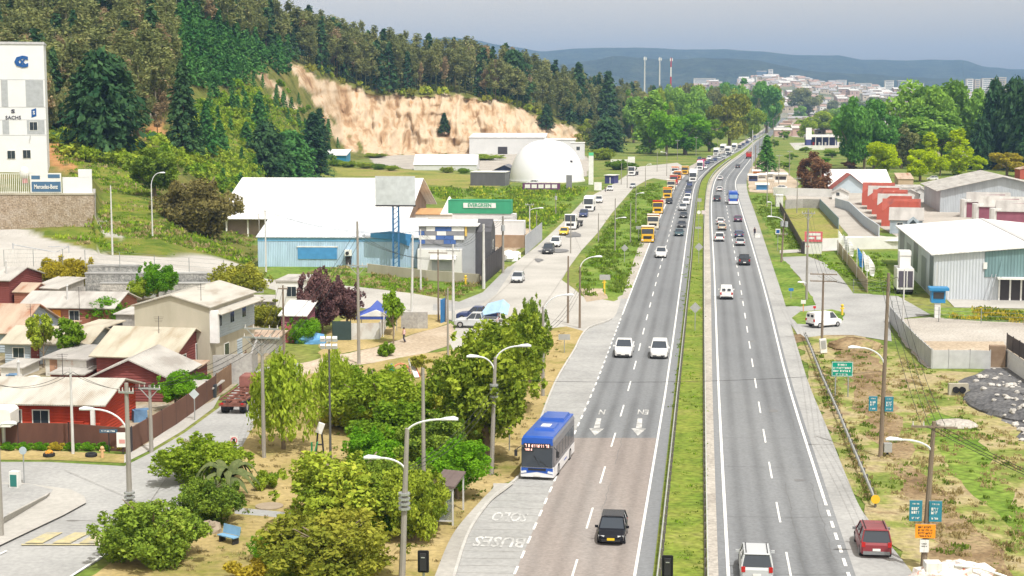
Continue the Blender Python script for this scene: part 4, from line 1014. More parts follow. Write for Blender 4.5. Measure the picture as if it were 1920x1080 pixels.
def car(kind,col,loc,rz,label,plate=platew,panel=False,rack=False,group=None,scale=1.0,name=None,trims=None,lod=0):
    S_=SPEC[kind];L,W,H,bt=S_['L'],S_['W']/2,S_['H'],S_['belt'];r=S_.get('r',.31)
    nm=name or{'sedan':'car','hatch':'car','suv':'suv_car','pickup':'pickup_truck','van':'van'}[kind]
    t=thing(nm,label,{'pickup':'pickup truck','van':'van'}.get(kind,'car'),loc,rz,group)
    if scale!=1:t.scale=(scale,)*3
    f,b=L/2,-L/2;ho,ta=S_['hood'],S_['tail']
    mb=MB()
    mb.loft([ring8(b,W*.86,.42,ta-.18),ring8(b+.08,W*.95,.30,ta-.04),ring8(b+.5,W,.24,ta),ring8(-.2,W*1.01,.22,bt),ring8(S_['cb'][1]-.1,W,.22,bt),
             ring8(f-.55,W*.97,.24,ho-.04),ring8(f-.14,W*.88,.28,ho-.17),ring8(f,W*.72,.36,ho-.30)])
    cb,ct=S_['cb'],S_['ct'];wb,wt=W*.93,W*.76
    mb.loft([[(-wt,ct[0],H-.07),(wt,ct[0],H-.07),(wt,ct[1],H-.07),(-wt,ct[1],H-.07)],[(-wt*1.03,ct[0]-.06,H-.03),(wt*1.03,ct[0]-.06,H-.03),(wt*1.03,ct[1]+.05,H-.03),(-wt*1.03,ct[1]+.05,H-.03)],[(-wt*.86,ct[0]+.1,H),(wt*.86,ct[0]+.1,H),(wt*.86,ct[1]-.12,H),(-wt*.86,ct[1]-.12,H)]])
    for s in(-1,1):
        for k in(0,1):mb.tube((s*wb,cb[k],bt-.02),(s*wt*1.01,ct[k],H-.04),.045,.04,5)
        ym=(cb[0]+cb[1])/2-.05;mb.tube((s*wb*1.005,ym,bt-.02),(s*wt*1.02,(ct[0]+ct[1])/2-.05,H-.05),.04,.035,5)
    if panel:
        y0=cb[0]+.02;y1=.25
        mb.loft([[(-wb*1.01,y0-.05,bt-.03),(wb*1.01,y0-.05,bt-.03),(wb*1.01,y1,bt-.03),(-wb*1.01,y1,bt-.03)],[(-wt*1.06,ct[0]-.04,H-.04),(wt*1.06,ct[0]-.04,H-.04),(wt*1.06,y1,H-.04),(-wt*1.06,y1,H-.04)]])
    if kind=='pickup':
        for s in(-1,1):mb.span(s*W-.05,s*W+.05,b+.05,cb[0]-.02,bt-.05,bt+.03)
        mb.span(-W,W,b+.02,b+.1,.5,bt+.03)
    mb.build('body',col,t)
    MB().loft([[(-wb,cb[0],bt-.03),(wb,cb[0],bt-.03),(wb,cb[1],bt-.03),(-wb,cb[1],bt-.03)],[(-wt,ct[0],H-.06),(wt,ct[0],H-.06),(wt,ct[1],H-.06),(-wt,ct[1],H-.06)]]).build('windows',vg,t)
    if panel:
        mb=MB()
        for s in(-1,1):mb.box((s*.36,cb[0]-.06,bt+.36),(.44,.03,.3),rx=-.1)
        mb.build('rear_windows',vg,t)
    if kind=='pickup':MB().span(-W+.08,W-.08,b+.14,cb[0]-.06,bt-.1,bt+.012).build('cargo_bed',trimm,t)
    for x in(-W+.1,W-.1):
        for y in(f-.8,b+.78):wheel(t,x,y,r)
    if lod:return t
    for s in(-1,1):
        MB().box((s*W*.66,f-.16,ho-.27),(.36,.16,.14),rz=-s*.35).build('headlight',lampw,t)
        MB().box((s*W*.83,b+.02,ta-.15),(.22,.1,.3 if kind in('suv','van','pickup')else .18)).build('tail_light',lampr,t)
        MB().box((s*(W+.1),S_['cb'][1]-.22,bt+.05),(.2,.1,.15)).build('mirror',trims or col,t)
    MB().box((0,f-.03,.42),(W*1.35,.12,.16)).box((0,f-.06,ho-.33),(W*.8,.1,.1)).build('grille',trimm,t)
    MB().box((0,b+.03,.42),(W*1.7,.12,.2)).build('rear_bumper',trims or trimm,t)
    MB().box((0,f+.035,.50),(.46,.02,.15)).build('number_plate',plate,t)
    MB().box((0,b-.035,.62),(.46,.02,.15)).build('number_plate',platew,t)
    if rack:
        mb=MB()
        for s in(-1,1):mb.tube((s*wt*.85,ct[0]+.1,H+.05),(s*wt*.85,ct[1]-.15,H+.05),.025,n=5)
        mb.build('roof_rack',trimm,t)
    return t
def dirat(tab,y):
    a,b=P(interps(tab,y+1.2),y+1.2),P(interps(tab,y-1.2),y-1.2)
    d=b-a;return math.atan2(d.x,d.y)
def at_road(x,y,L,away,tab=None,ang=None,toward=True):
    """a vehicle whose near end touches photo pixel (x, y)"""
    a=ang if ang is not None else dirat(tab,y)
    p=P(x,y,.03)+Vector((math.sin(a),math.cos(a),0))*L/2
    return p,(-a+math.pi if toward else-a)
CC=dict(white=paint('paint_white',(.80,.80,.80)),black=flat('paint_black',(.008,.009,.014),.22,0,.03,.8,.25),silver=paint('paint_silver',(.50,.52,.54)),grey=paint('paint_grey',(.20,.21,.22)),
          dark=paint('paint_dark_grey',(.06,.065,.075)),blue=paint('paint_blue',(.04,.06,.16)),teal=paint('paint_teal',(.045,.09,.11)),red=paint('paint_red',(.32,.02,.03)),maroon=paint('paint_maroon',(.24,.035,.045)),
          purple=paint('paint_plum',(.13,.05,.13)),yellow=paint('paint_yellow',(.75,.50,.03)),beige=paint('paint_beige',(.52,.46,.34)))
for kind,c,x,y,lb,kw in[
 ('hatch','black',1145,1026,'black taxi hatchback with a yellow number plate, alone on the reddish asphalt',dict(plate=platey)),
 ('pickup','white',1168,673,'white double-cab pickup in the middle lane, level with the white jeep',{}),
 ('suv','white',1235,675,'white off-road car with black bull bar in the lane next to the median',{}),
 ('pickup','white',1239,485,'white pickup leading the queue, alone ahead of the dark sedans',{}),
 ('sedan','teal',1273,444,'dark teal sedan, first car of the queue beside the first yellow lorry',{}),
 ('sedan','dark',1278,428,'dark sedan with a shiny bonnet, second car of the queue',{}),
 ('sedan','dark',1281.5,410,'dark grey sedan, third car of the queue',{}),
 ('pickup','silver',1280,396,'silver pickup behind the dark sedans in the queue',{}),
 ('van','white',1286,385,'white van in the queue just behind the silver pickup',{}),
 ('suv','white',1289,376,'white off-road car in the queue behind the white van',{}),
 ('sedan','blue',1290,365,'navy sedan in the queue ahead of two dark cars',{}),
 ('sedan','dark',1291,358,'dark car in the queue, second in front of the white articulated lorry',{}),
 ('hatch','blue',1292.5,350,'small navy car right in front of the white articulated lorry',{}),
 ('hatch','black',1254,383,'black car stuck between two dump lorries',{}),
 ('hatch','white',1321,317,'white car beside the magenta lorry',{}),
 ('sedan','blue',1326,308,'navy car behind the white car at the magenta lorry',{}),
 ('hatch','grey',1334,306,'grey car at the inside of the bend behind the magenta lorry',{}),
 ('sedan','teal',1311,300,'pale teal car at the back left of the queue on the bend',{}),
 ('hatch','red',1319,302.5,'red car on the bend between the teal and the white one',{}),
 ('van','white',1329,300,'white van on the bend behind the red car',{}),
 ('sedan','blue',1340,302,'navy car on the bend in front of the silver one',{}),
 ('sedan','silver',1348,298.5,'silver car below the first white box lorry on the bend',{}),
 ('sedan','silver',1357,295.5,'second silver car below the white lorries on the bend',{}),
 ('suv','dark',1386,278,'dark car behind the last white lorry of the queue',{}),
 ('sedan','blue',1393,273,'navy car far up the queue past the lorries',{}),
 ('van','blue',1401,269,'dark blue van near the end of the queue',{}),
 ('sedan','dark',1366,292,'dark car squeezed before the inner-lane articulated lorry',{}),
 ('hatch','white',1372,288,'white car between the two white lorries of the bend',{}),
 ('sedan','dark',1331,305,'dark car beside the grey one inside the bend',{}),
 ('sedan','grey',1410,262,'grey car beyond the end of the white lorries, second last',{}),
 ('hatch','blue',1415,258,'navy car where the queue dissolves into the distance',{}),
 ('van','white',1405,264.5,'white van at the very end of the queue',{}),
]:
    L=SPEC[kind]['L'];tab=E_LR if x-interps(E_LC,y)>0 else E_LC
    p,rz=at_road(x,y,L,True,tab);car(kind,CC[c],p,rz,lb.replace('back left','far back'),lod=0 if y>380 else 1,**kw)
for kind,c,x,y,lb,kw in[
 ('suv','silver',1419,1098,'silver off-road car with roof rails cut by the bottom edge',dict(rack=True)),
 ('suv','maroon',1643,1050,'maroon old off-road car with grey bumper and roof rack on the shoulder',dict(rack=True,trims=CC['grey'])),
 ('van','white',1362,563,'white panel van seen from behind, alone in its lane',dict(panel=True)),
 ('pickup','dark',1396,499,'dark grey pickup seen from behind with its load bed open',{}),
 ('sedan','silver',1388,462,'silver sedan following the blue car away from the junction',{}),
 ('hatch','blue',1386,447,'bright navy hatchback with red tail lamps ahead of the silver sedan',{}),
 ('suv','white',1349,454,'white off-road car driving away next to the median',{}),
 ('sedan','beige',1354,433,'beige grey sedan driving away just ahead of the white off-road car',{}),
 ('hatch','white',1351,422,'white hatchback with dark rear window ahead of the beige sedan',{}),
 ('hatch','purple',1384,417,'plum coloured hatchback behind the blue and white coach',{}),
 ('suv','dark',1344.5,378.5,'dark grey car beside the blue and white coach',{}),
 ('hatch','white',1349,359.5,'white hatchback driving away ahead of the dark grey car',{}),
 ('hatch','white',1350,338.5,'white small car farther up, entering the bend',{}),
 ('hatch','dark',1383,315.5,'dark car alone in the far bend',{}),
]:
    L=SPEC[kind]['L'];tab=E_RC if x>1356 and y<460 or x>1390 else E_RL
    p,rz=at_road(x,y,L,True,E_RC,toward=False);car(kind,CC[c],p,rz,lb,**kw)
sa=math.atan2(*(P(1100,440)-P(985,560)).to_2d());sa2=math.atan2(*(P(1190,325)-P(1120,390)).to_2d())
for kind,c,x,y,lb,a,kw in[
 ('hatch','silver',968,531,'silver hatchback with open-faced windscreen shade on the pale service road',sa,{}),
 ('suv','dark',1026,477,'black off-road car parked on the service road',sa,{}),
 ('van','white',1040,464,'white van parked behind the black off-road car',sa,{}),
 ('hatch','yellow',1056,442,'yellow car parked in front of the white tractor lorry',sa,{}),
 ('suv','blue',1093,408,'dark blue car beside the flatbed of the white tractor lorry',sa2,{}),
 ('suv','white',1122,381,'white car passing the white box lorry on the service road',sa2,{}),
 ('hatch','white',1143,358,'white car with its red front by the lorry workshop',sa2,{}),
 ('hatch','silver',1186,353,'grey car parked at the grass edge of the service road',sa2,{}),
]:
    p,rz=at_road(x,y,SPEC[kind]['L'],True,None,a);car(kind,CC[c],p,rz,lb,**kw)
car('pickup',CC['silver'],P(893,613,.05),R(83),'silver pickup parked side-on behind the dark roadside trees',trims=trimm)
car('pickup',CC['blue'],P(896,601,.05),R(80),'dark blue pickup parked beyond the silver one')
tag(MB().slab((-1.5,-.9,.4),(.9,-1.0,.9),(1.5,1.1,2.2),(-.4,1.0,1.7),.12).slab((.9,-1.0,.9),(2.0,-.6,.5),(2.3,1.0,1.5),(1.5,1.1,2.2),.1).build('tarp',flat('tarp_pale_blue',(.32,.48,.68),.5,var=.15),None,P(921,606)+Vector((0,1,.5))),'pale blue tarp draped over the tail of the parked pickups','tarp')
car('van',CC['white'],P(1545,612,.05),R(-62),'white van parked on the grass islet next to the electricity pole',panel=True)
car('sedan',CC['white'],P(1000,346,.05),R(70),'white car parked in front of the white dome')
car('sedan',CC['white'],P(1463,356,.05),R(75),'white car parked behind the roadside stalls')
car('hatch',CC['white'],P(1748,338,.1),R(80),'white car parked between the yellow-green trees and the barn')
bus_b=paint('bus_blue',(.02,.09,.42));bus_g=paint('bus_grey',(.17,.17,.19));bus_w=paint('bus_white',(.78,.78,.80));led=flat('led_board',(.35,.06,.03),.5)
ledt=bpy.data.materials.new('led_text');ledt.use_nodes=True;ledt.node_tree.nodes['Principled BSDF'].inputs['Emission Color'].default_value=(1,.16,.08,1);ledt.node_tree.nodes['Principled BSDF'].inputs['Emission Strength'].default_value=1.2
def rrect(w,z0,z1,y,c=.22):
    return[(-w,y,z0),(w,y,z0),(w,y,z1-c),(w-c*.5,y,z1-c*.25),(w-c*1.3,y,z1),(-w+c*1.3,y,z1),(-w+c*.5,y,z1-c*.25),(-w,y,z1-c)]
def bus(loc,rz,label,L=9.2,H=3.15,W=1.22,city=True):
    t=thing('bus',label,'bus',loc,rz);f,b=L/2,-L/2
    MB().loft([rrect(W-.04,1.0,H,b),rrect(W,.98,H,b+.15),rrect(W,.98,H,f-.35),rrect(W-.06,.98,H-.08,f-.06),rrect(W-.16,1.0,H-.25,f)]).build('body',bus_g if city else bus_b,t)
    MB().loft([rrect(W-.03,.3,1.0,b,.03),rrect(W+.012,.28,1.02,b+.1,.03),rrect(W+.012,.28,1.02,f-.35,.03),rrect(W-.02,.3,1.02,f+.02,.03)]).build('skirt',bus_w,t)
    MB().loft([[(-W*.93,y,H-.02-z),(W*.93,y,H-.02-z),(W*.90,y,H+.05-z),(-W*.90,y,H+.05-z)]for y,z in((b,0),(f-.5,0),(f-.1,.12))]).build('roof',bus_b,t)
    mb=MB();mb.box((0,b+1.6,H+.14),(W*1.5,2.6,.18),taper=(.93,.95));mb.box((0,.8,H+.12),(W*1.25,2.2,.14),taper=(.9,.93))
    o=mb.build('roof_pod',bus_b,t);MB().box((0,.9,H+.2),(.7,.9,.05)).build('hatch_grille',platew,o)
    MB().box((0,f-.03,H-.25),(W*1.9,.12,.5),taper=(.95,.4)).build('roof_front',bus_b,t)
    ws=MB().box((0,f+.02,1.75),(W*1.84,.06,1.45),rx=.03).build('windscreen',vg,t)
    MB().box((0,f+.07,1.5),(.03,.02,.9),ry=.5).box((-.5,f+.07,1.3),(.03,.02,.8),ry=.9).build('wiper',trimm,ws)
    sb=MB().box((0,f+.03,H-.55),(W*1.6,.06,.32)).build('destination_sign',trimm,t)
    if city:
        scribble(sb,-W*.72,W*.72,H-.55,.22,ledt,f+.062,3,'sign_text')
        s2=MB().box((.62,f+.055,2.32),(.72,.03,.24)).build('route_sign',trimm,t)
        scribble(s2,.36,.9,2.32,.17,ledt,f+.072,5,'sign_text')
        MB().prism([(-W*.95,.5),(0,.68),(W*.95,.5),(W*.95,.98),(-W*.95,.98)],'y',f-.02,f+.035).build('front_panel',bus_b,t)
        MB().box((0,f+.05,.86),(1.3,.04,.14)).build('grille',trimm,t)
        MB().box((0,f+.04,.42),(.5,.02,.13)).build('number_plate',platew,t)
    for s in(-1,1):
        MB().box((s*W*.8,f+.03,.66),(.4,.05,.16),ry=s*.2).build('headlight',lampw,t)
        MB().box((s*W*.9,b-.01,1.3),(.16,.05,.5)).build('tail_light',lampr,t)
        m_=MB();m_.tube((s*W,f-.1,2.5),(s*(W+.3),f+.2,2.3),.03,n=5);m_.box((s*(W+.3),f+.2,2.05),(.2,.12,.45));m_.build('mirror',trimm,t)
        n=6
        for i in range(n):
            y0=b+.5+i*(L-1.6)/n
            MB().box((s*(W+.006),y0+(L-1.6)/n/2,1.85),(.03,(L-1.6)/n-.12,1.1)).build('side_window',vg,t)
        for y in(f-2.0,b+2.1):wheel(t,s*(W-.13),y,.48,.3)
        MB().box((s*(W+.005),-.4,.62),(.02,1.2,.12)).build('side_lettering',bus_b,t)
    if not city:MB().box((0,b-.02,2.2),(W*1.7,.05,.95)).build('rear_window',flat('rear_window_blue',(.30,.42,.55),.2),t)
    return t
p,rz=at_road(1007,902,9.2,True,E_LL,R(11.5));bus(p,rz,'blue and white city bus with a red lit destination sign in the bus lane')
p,rz=at_road(1375,384.5,11,True,E_RC,toward=False);bus(p,rz,'blue and white coach seen from behind among the outbound cars',L=11,city=False)
cabg=trimm
def lorry(kind,cab,load,loc,rz,label,L,lod=0,rim=None,group=None,H=None):
    t=thing({'dump':'dump_truck','semi':'semi_truck','box':'box_truck','flat':'flatbed_truck'}[kind],label,'truck',loc,rz,group)
    f,b=L/2,-L/2;W=1.22;Hc=2.9 if kind=='dump' else 3.3
    c=MB();c.loft([ring8(f-2.0,W,.9,Hc-.1),ring8(f-.35,W,.6,Hc),ring8(f-.12,W*.97,.55,Hc-.25),ring8(f,W*.93,.5,1.55)]);c.box((0,f-.1,.55),(W*2,.3,.45));cb=c.build('cab',cab,t)
    MB().box((0,f-.055,(1.6+Hc)/2+.02),(W*1.78,.06,Hc-1.95),rx=.09).build('windscreen',vg,t)
    for s in(-1,1):
        MB().box((s*(W+.005),f-.9,2.1),(.02,1.0,.75)).build('side_window',vg,t)
        MB().box((s*W*.78,f+.06,.62),(.38,.04,.2)).build('headlight',lampw,t)
        MB().box((s*(W+.22),f-.1,2.15),(.1,.15,.6)).build('mirror',trimm,t)
    MB().box((0,f+.03,1.1),(W*1.3,.05,.55)).build('grille',trimm,t)
    MB().span(-.45,.45,b,f-1.5,.65,.95).build('chassis',trimm,t)
    if kind=='dump':
        h=MB();y0,y1=b,f-2.1
        for s in(-1,1):h.slab((s*1.0,y0,1.1),(s*1.0,y1,1.1),(s*1.25,y1+.1,2.6),(s*1.25,y0-.1,2.6),.08*s)
        h.slab((-1.0,y1,1.1),(1.0,y1,1.1),(1.25,y1+.15,3.05),(-1.25,y1+.15,3.05),.1)
        h.slab((1.0,y0,1.1),(-1.0,y0,1.1),(-1.25,y0-.1,2.6),(1.25,y0-.1,2.6),.08);h.span(-1.0,1.0,y0,y1,1.0,1.14)
        h.box((0,f-1.75,3.05),(2.45,.8,.1));h.build('hopper',load,t)
        MB().ball((0,(y0+y1)/2,2.2),(1.15,(y1-y0)/2-.1,.75),12,6,.12,3).build('load',soil,t)
        if rim:MB().box((0,f-1.35,3.14),(2.52,.22,.14)).box((0,f-1.95,3.18),(2.5,.1,.22)).build('hopper_visor',rim,t)
    elif kind in('semi','box'):
        hh=H or 3.9;bx=MB();bx.loft([rrect(1.27,1.05,hh,b,.08),rrect(1.27,1.05,hh,f-2.15,.08)]);bx.build('cargo_box',load,t)
        MB().box((0,f-1.5,Hc+.25),(2.2,1.0,.5),taper=(.9,.5)).build('wind_deflector',cab,t)
    else:
        MB().span(-1.2,1.2,b,f-2.1,1.0,1.16).build('flatbed',load,t)
    ys=[f-1.25,b+1.2,b+2.4]+([f-4.4]if kind in('semi','flat')else[])
    for y in ys:
        for s in(-1,1):wheel(t,s*(W-.16),y,.5,.32)
    return t
ty=paint('lorry_yellow',(.72,.42,.03));to=paint('lorry_orange',(.75,.25,.03));tw=CC['white'];tr_=paint('lorry_red',(.55,.03,.025));tc=paint('lorry_cream',(.68,.60,.46));tm_=paint('lorry_magenta',(.70,.03,.26));wcurt=flat('white_curtain',(.78,.78,.78),.5)
for x,y,cab,load,rim,lb in[
 (1214,456,ty,tc,tw,'yellow dump lorry at the head of the lorry queue, white visor'),
 (1224,431,tc,to,tw,'cream-cabbed dump lorry with an orange hopper, second in the lorry queue'),
 (1233,402,ty,tr_,tr_,'yellow dump lorry with a red hopper, third in the lorry queue'),
 (1251,374,ty,tc,to,'yellow dump lorry with an orange-topped hopper beside the black car'),
 (1258,357.5,tc,to,tw,'cream dump lorry with a small orange hopper, halfway along the lorry queue'),
 (1263,347,tr_,tr_,tc,'red dump lorry behind the cream one'),
 (1270,338,to,tc,tw,'orange dump lorry with a cream hopper near the crossing'),
 (1265,330,tw,tr_,to,'white-cabbed dump lorry with a red hopper at the crossing'),
 (1284,328,ty,ty,tc,'all-yellow dump lorry, last of the lorry queue'),
]:
    p,rz=at_road(x,y,7.6,True,E_LC);lorry('dump',cab,load,p,rz,lb,7.6,rim=rim)
for k,x,y,cab,load,lb,L,tab in[
 ('semi',1299,342,tw,wcurt,'white articulated lorry with a tall white trailer behind the queue of cars',14,E_LR),
 ('box',1312,320,tw,tm_,'lorry with a magenta box behind the white articulated lorry',9,E_LR),
 ('box',1342,293,tw,wcurt,'first white box lorry on the bend, above the silver car',9,E_LC),
 ('semi',1354,285,tw,wcurt,'white articulated lorry behind the first box lorry on the bend',13,E_LC),
 ('semi',1364,290,tw,wcurt,'white articulated lorry on the inner lane of the bend',13,E_LR),
 ('box',1376,283,tw,wcurt,'last white box lorry of the queue on the bend',9,E_LR),
]:
    p,rz=at_road(x,y,L,True,tab);lorry(k,cab,load,p,rz,lb,L)
p,rz=at_road(1403.5,298,8,True,E_RC,toward=False);lorry('dump',tr_,tr_,p,rz,'red dump lorry driving away in the far bend',7.6)
p,rz=at_road(1069,431,12,True,None,sa2+.05);lorry('flat',tw,trimm,p,rz,'white tractor lorry with an empty dark flatbed on the service road',12)
p,rz=at_road(1103,397,8,True,None,sa2);lorry('box',tw,wcurt,p,rz,'white box lorry parked on the service road behind the tractor lorry',7.5,H=3.6)
p,rz=at_road(1183,330,12,True,None,sa2+.1);lorry('flat',tw,trimm,p,rz,'white lorry with a dark grille at the far end of the service road',10)
rust=flat('rusty_red_steel',(.20,.085,.065),.9,var=.4,scale=2.5)
t=thing('truck_chassis','rusty red bare truck chassis with double rear wheels parked in the side street','truck',P(440,776,.03)+Vector((.2,3.8,0)),R(-5))
mb=MB();W=1.1
for s in(-1,1):mb.span(s*.5-.07,s*.5+.07,-4.0,4.0,.95,1.2);mb.span(s*1.15-.05,s*1.15+.05,-3.9,3.2,1.22,1.34)
for y in(-3.9,-2.6,-1.3,0,1.3,2.6):mb.span(-1.2,1.2,y-.07,y+.07,1.2,1.33)
mb.build('frame',rust,t)
MB().span(-1.2,1.2,-4.1,-3.95,.7,1.0).span(-.3,.3,-3.6,-2.2,.6,.95).build('tail_beam',rust,t)
MB().loft([ring8(2.6,1.1,.8,2.2),ring8(4.4,1.1,.7,2.25),ring8(4.7,1.0,.7,1.5)]).build('cab',flat('faded_red_cab',(.24,.10,.085),.8,var=.35),t)
for y in(-3.2,-1.9):
    for s in(-1,1):
        wheel(t,s*.98,y,.5,.27);wheel(t,s*.66,y,.5,.27)
for s in(-1,1):wheel(t,s*1.0,3.4,.5,.28);MB().box((s*.9,-4.12,.95),(.25,.06,.16)).build('tail_light',lampr,t)
t=thing('scissor_lift_truck','white lift lorry with a raised box parked against the warehouse fence','truck',P(1697,552,.05),R(-8))
MB().span(-1.15,1.15,0,5,.7,3.6).build('cargo_box',tw,t);MB().span(-.95,.15,-.05,0,1.0,3.3).span(.3,1.0,-.05,0,1.0,3.3).build('rear_doors',flat('dark_purple_grey',(.10,.09,.12),.5),t)
MB().span(-.75,.75,1.0,3.5,3.65,5.4).span(-.8,.8,.9,3.6,5.4,6.0).build('lift_box',tw,t)
MB().span(-1.1,1.1,-.1,.1,.35,.6).build('rear_bumper',trimm,t)
for y in(.8,4.2):
    for s in(-1,1):wheel(t,s*.95,y,.45,.3)
wg=glass();frame_w=flat('white_frame',(.72,.72,.70),.5)
def roofm(name,c,rust=None,axis='X',sc=2.2,var=.1):return corr(name,c,sc,axis,var,.6,0,.5,rust)
cream_roof=roofm('cream_metal_roof',(.53,.505,.45),(.38,.33,.27));tan_roof=roofm('tan_metal_roof',(.52,.475,.38),(.37,.30,.21));rust_roof=roofm('rusty_metal_roof',(.50,.38,.29),(.36,.15,.08))
white_roof=roofm('white_metal_roof',(.80,.80,.79));grey_roof=roofm('grey_fibre_roof',(.42,.40,.38),(.33,.31,.29));red_roof=roofm('red_metal_roof',(.36,.085,.06),(.22,.06,.05));pale_roof=roofm('pale_fibre_roof',(.49,.47,.44),(.34,.315,.29))
def boards(name,c,var=.12):return corr(name,c,1.2,'Z',var,.75,0,.4)
red_wall=boards('red_boards',(.44,.05,.022),.3);maroon_wall=boards('maroon_boards',(.20,.055,.05));brick=boards('brick_wall',(.30,.12,.08));white_wall=multi('white_render',[(.62,.62,.60),(.74,.74,.73)],.6,bump=.05)
blue_wall=boards('grey_blue_boards',(.36,.42,.48));conc_wall=multi('raw_concrete_wall',[(.36,.33,.26),(.44,.41,.33),(.50,.46,.38)],.35,stretch=(1,1,.35),bump=.1);grey_wall=multi('grey_block_wall',[(.30,.29,.28),(.40,.39,.37)],.7,fine=(4,.15))
purple_wall=boards('plum_wall',(.26,.09,.13));rose_wall=boards('brick_red_wall',(.45,.10,.07));stone=multi('field_stone',[(.16,.16,.16),(.30,.30,.29),(.48,.47,.45)],1.6,fine=(5,.35),bump=.8)
trim_d=flat('dark_trim',(.05,.045,.05),.7);blue_door=flat('blue_door',(.03,.17,.42),.5);orange_d=flat('orange_door',(.62,.26,.03),.5)
def wcut(par,axis,x,y,z,w,h,mull=True,frame=None,name='window',n=0.05):
    """window on a wall facing axis ('f' front -y, 'r' right +x, 'l' left -x): frame + pane"""
    if axis=='f':d,dd=(w+.16,n*2,h+.16),(w,n*2+.03,h)
    else:d,dd=(n*2,w+.16,h+.16),(n*2+.03,w,h)
    f=MB().box((x,y,z),d).build(name,frame or frame_w,par)
    m=MB()
    if mull:
        for s in(-1,1):
            m.box((x+(s*w/4 if axis=='f' else 0),y+(0 if axis=='f' else s*w/4),z),tuple(v*(.5 if i==(0 if axis=='f' else 1)else 1)-(.04 if i==(0 if axis=='f' else 1)else 0)for i,v in enumerate(dd)))
    else:m.box((x,y,z),dd)
    m.build('pane',wg,f)
def house(name,label,cat,loc,rz,W,D,h,rise,ridge,wm,rm,over=.4,wins=(),doors=(),side=None,gable=None,thick=.12,roof2=None,group=None,chim=None,z0=-.2):
    t=thing(name,label,cat,loc,rz,group);o=over
    mb=MB()
    if ridge=='flat':
        mb.span(0,W,0,D,z0,h);mb.build('wall',wm,t)
        MB().span(-o,W+o,-o,D+o,h+.002,h+.18).build('roof',rm,t)
    elif ridge=='x':
        mb.prism([(0,z0),(D,z0),(D,h),(D/2,h+rise),(0,h)],'x',0,W);mb.build('wall',wm,t)
        e=rise/(D/2)*o;r=MB();zz=.03
        r.slab((-o,-o,h-e+zz),(W+o,-o,h-e+zz),(W+o,D/2,h+rise+zz),(-o,D/2,h+rise+zz),-thick)
        r.slab((-o,D/2,h+rise+zz),(W+o,D/2,h+rise+zz),(W+o,D+o,h-e+zz),(-o,D+o,h-e+zz),-thick)
        r.build('roof',rm,t)
    elif ridge=='y':
        mb.prism([(0,z0),(W,z0),(W,h),(W/2,h+rise),(0,h)],'y',0,D);mb.build('wall',wm,t)
        e=rise/(W/2)*o;r=MB();zz=.03
        r.slab((-o,-o,h-e+zz),(W/2,-o,h+rise+zz),(W/2,D+o,h+rise+zz),(-o,D+o,h-e+zz),-thick)
        r.slab((W/2,-o,h+rise+zz),(W+o,-o,h-e+zz),(W+o,D+o,h-e+zz),(W/2,D+o,h+rise+zz),-thick)
        r.build('roof',rm,t)
    else:
        mb.prism([(0,z0),(D,z0),(D,h+rise),(0,h)],'x',0,W);mb.build('wall',wm,t)
        e=rise/D*o
        MB().slab((-o,-o,h-e+.03),(W+o,-o,h-e+.03),(W+o,D+o,h+rise+e+.03),(-o,D+o,h+rise+e+.03),-thick).build('roof',rm,t)
    for ax,u,z,w,hh in wins:
        if ax=='f':wcut(t,'f',u,0,z,w,hh)
        elif ax=='r':wcut(t,'r',W,u,z,w,hh)
        else:wcut(t,'l',0,u,z,w,hh)
    for ax,u,w,hh,m in doors:
        c={'f':(u,0,hh/2),'r':(W,u,hh/2),'l':(0,u,hh/2)}[ax]
        dr=MB().box(c,(w,.12,hh)if ax=='f' else(.12,w,hh)).build('door',m,t)
        MB().box((c[0]+(w*.35 if ax=='f' else(.09 if ax=='r' else-.09)),c[1]-(.09 if ax=='f' else-w*.35),1.0),(.06,.06,.14)).build('handle',rimm,dr)
    if chim:MB().tube((chim[0],chim[1],h),(chim[0],chim[1],h+rise+1.1),.12,n=7).tube((chim[0],chim[1],h+rise+1.1),(chim[0],chim[1],h+rise+1.35),.2,.02,7).build('chimney',flat('stove_pipe',(.5,.5,.5),.4),t)
    return t
def fit(x0,x1,yb,ye,yr,D,ridge,zb=0.0,d=None):
    """location, width, eave height and rise from photo columns and rows"""
    p=P(x0,yb,zb)if d is None else PD(x0,yb,d);d=p.y;W=M(x1-x0,d);h=ZT(ye,d)-p.z
    r=(ZT(yr,d+D/2)if ridge=='x' else ZT(yr,d+(D if ridge=='mono' else 0)))-p.z-h
    return p,W,h,max(.15,r)
def H(name,label,cat,x0,x1,yb,ye,yr,D,ridge,wm,rm,rz=-5,zb=0.0,**kw):
    p,W,h,r=fit(x0,x1,yb,ye,yr,D,ridge,zb,kw.pop('d',None));return house(name,label,cat,p,R(rz),W,D,h,r,ridge,wm,rm,**kw)
tm_blue=flat('crate_blue',(.12,.22,.36),.8,var=.3)
t=H('house','long red house with a cream metal roof behind the brown paling fence','house',-60,200,818,752,708,9,'x',red_wall,cream_roof,over=.7,
  wins=[('f',3.9,1.7,1.3,1.1),('f',6.2,1.7,1.3,1.1)],doors=[('f',8.6,1.0,2.1,red_wall)],chim=(2.0,6.0))
MB().span(10.6,10.9,-.75,-.45,0,2.5).build('porch_post',frame_w,t);MB().box((9.2,-.3,1.0),(1.3,.3,.9)).build('bench',red_wall,t)
H('house','low house with a patched white pyramid-like metal roof behind the red house','house',172,326,752,708,674,8,'y',maroon_wall,white_roof if False else pale_roof,wins=[('f',2,1.4,1.1,1)],over=.5)
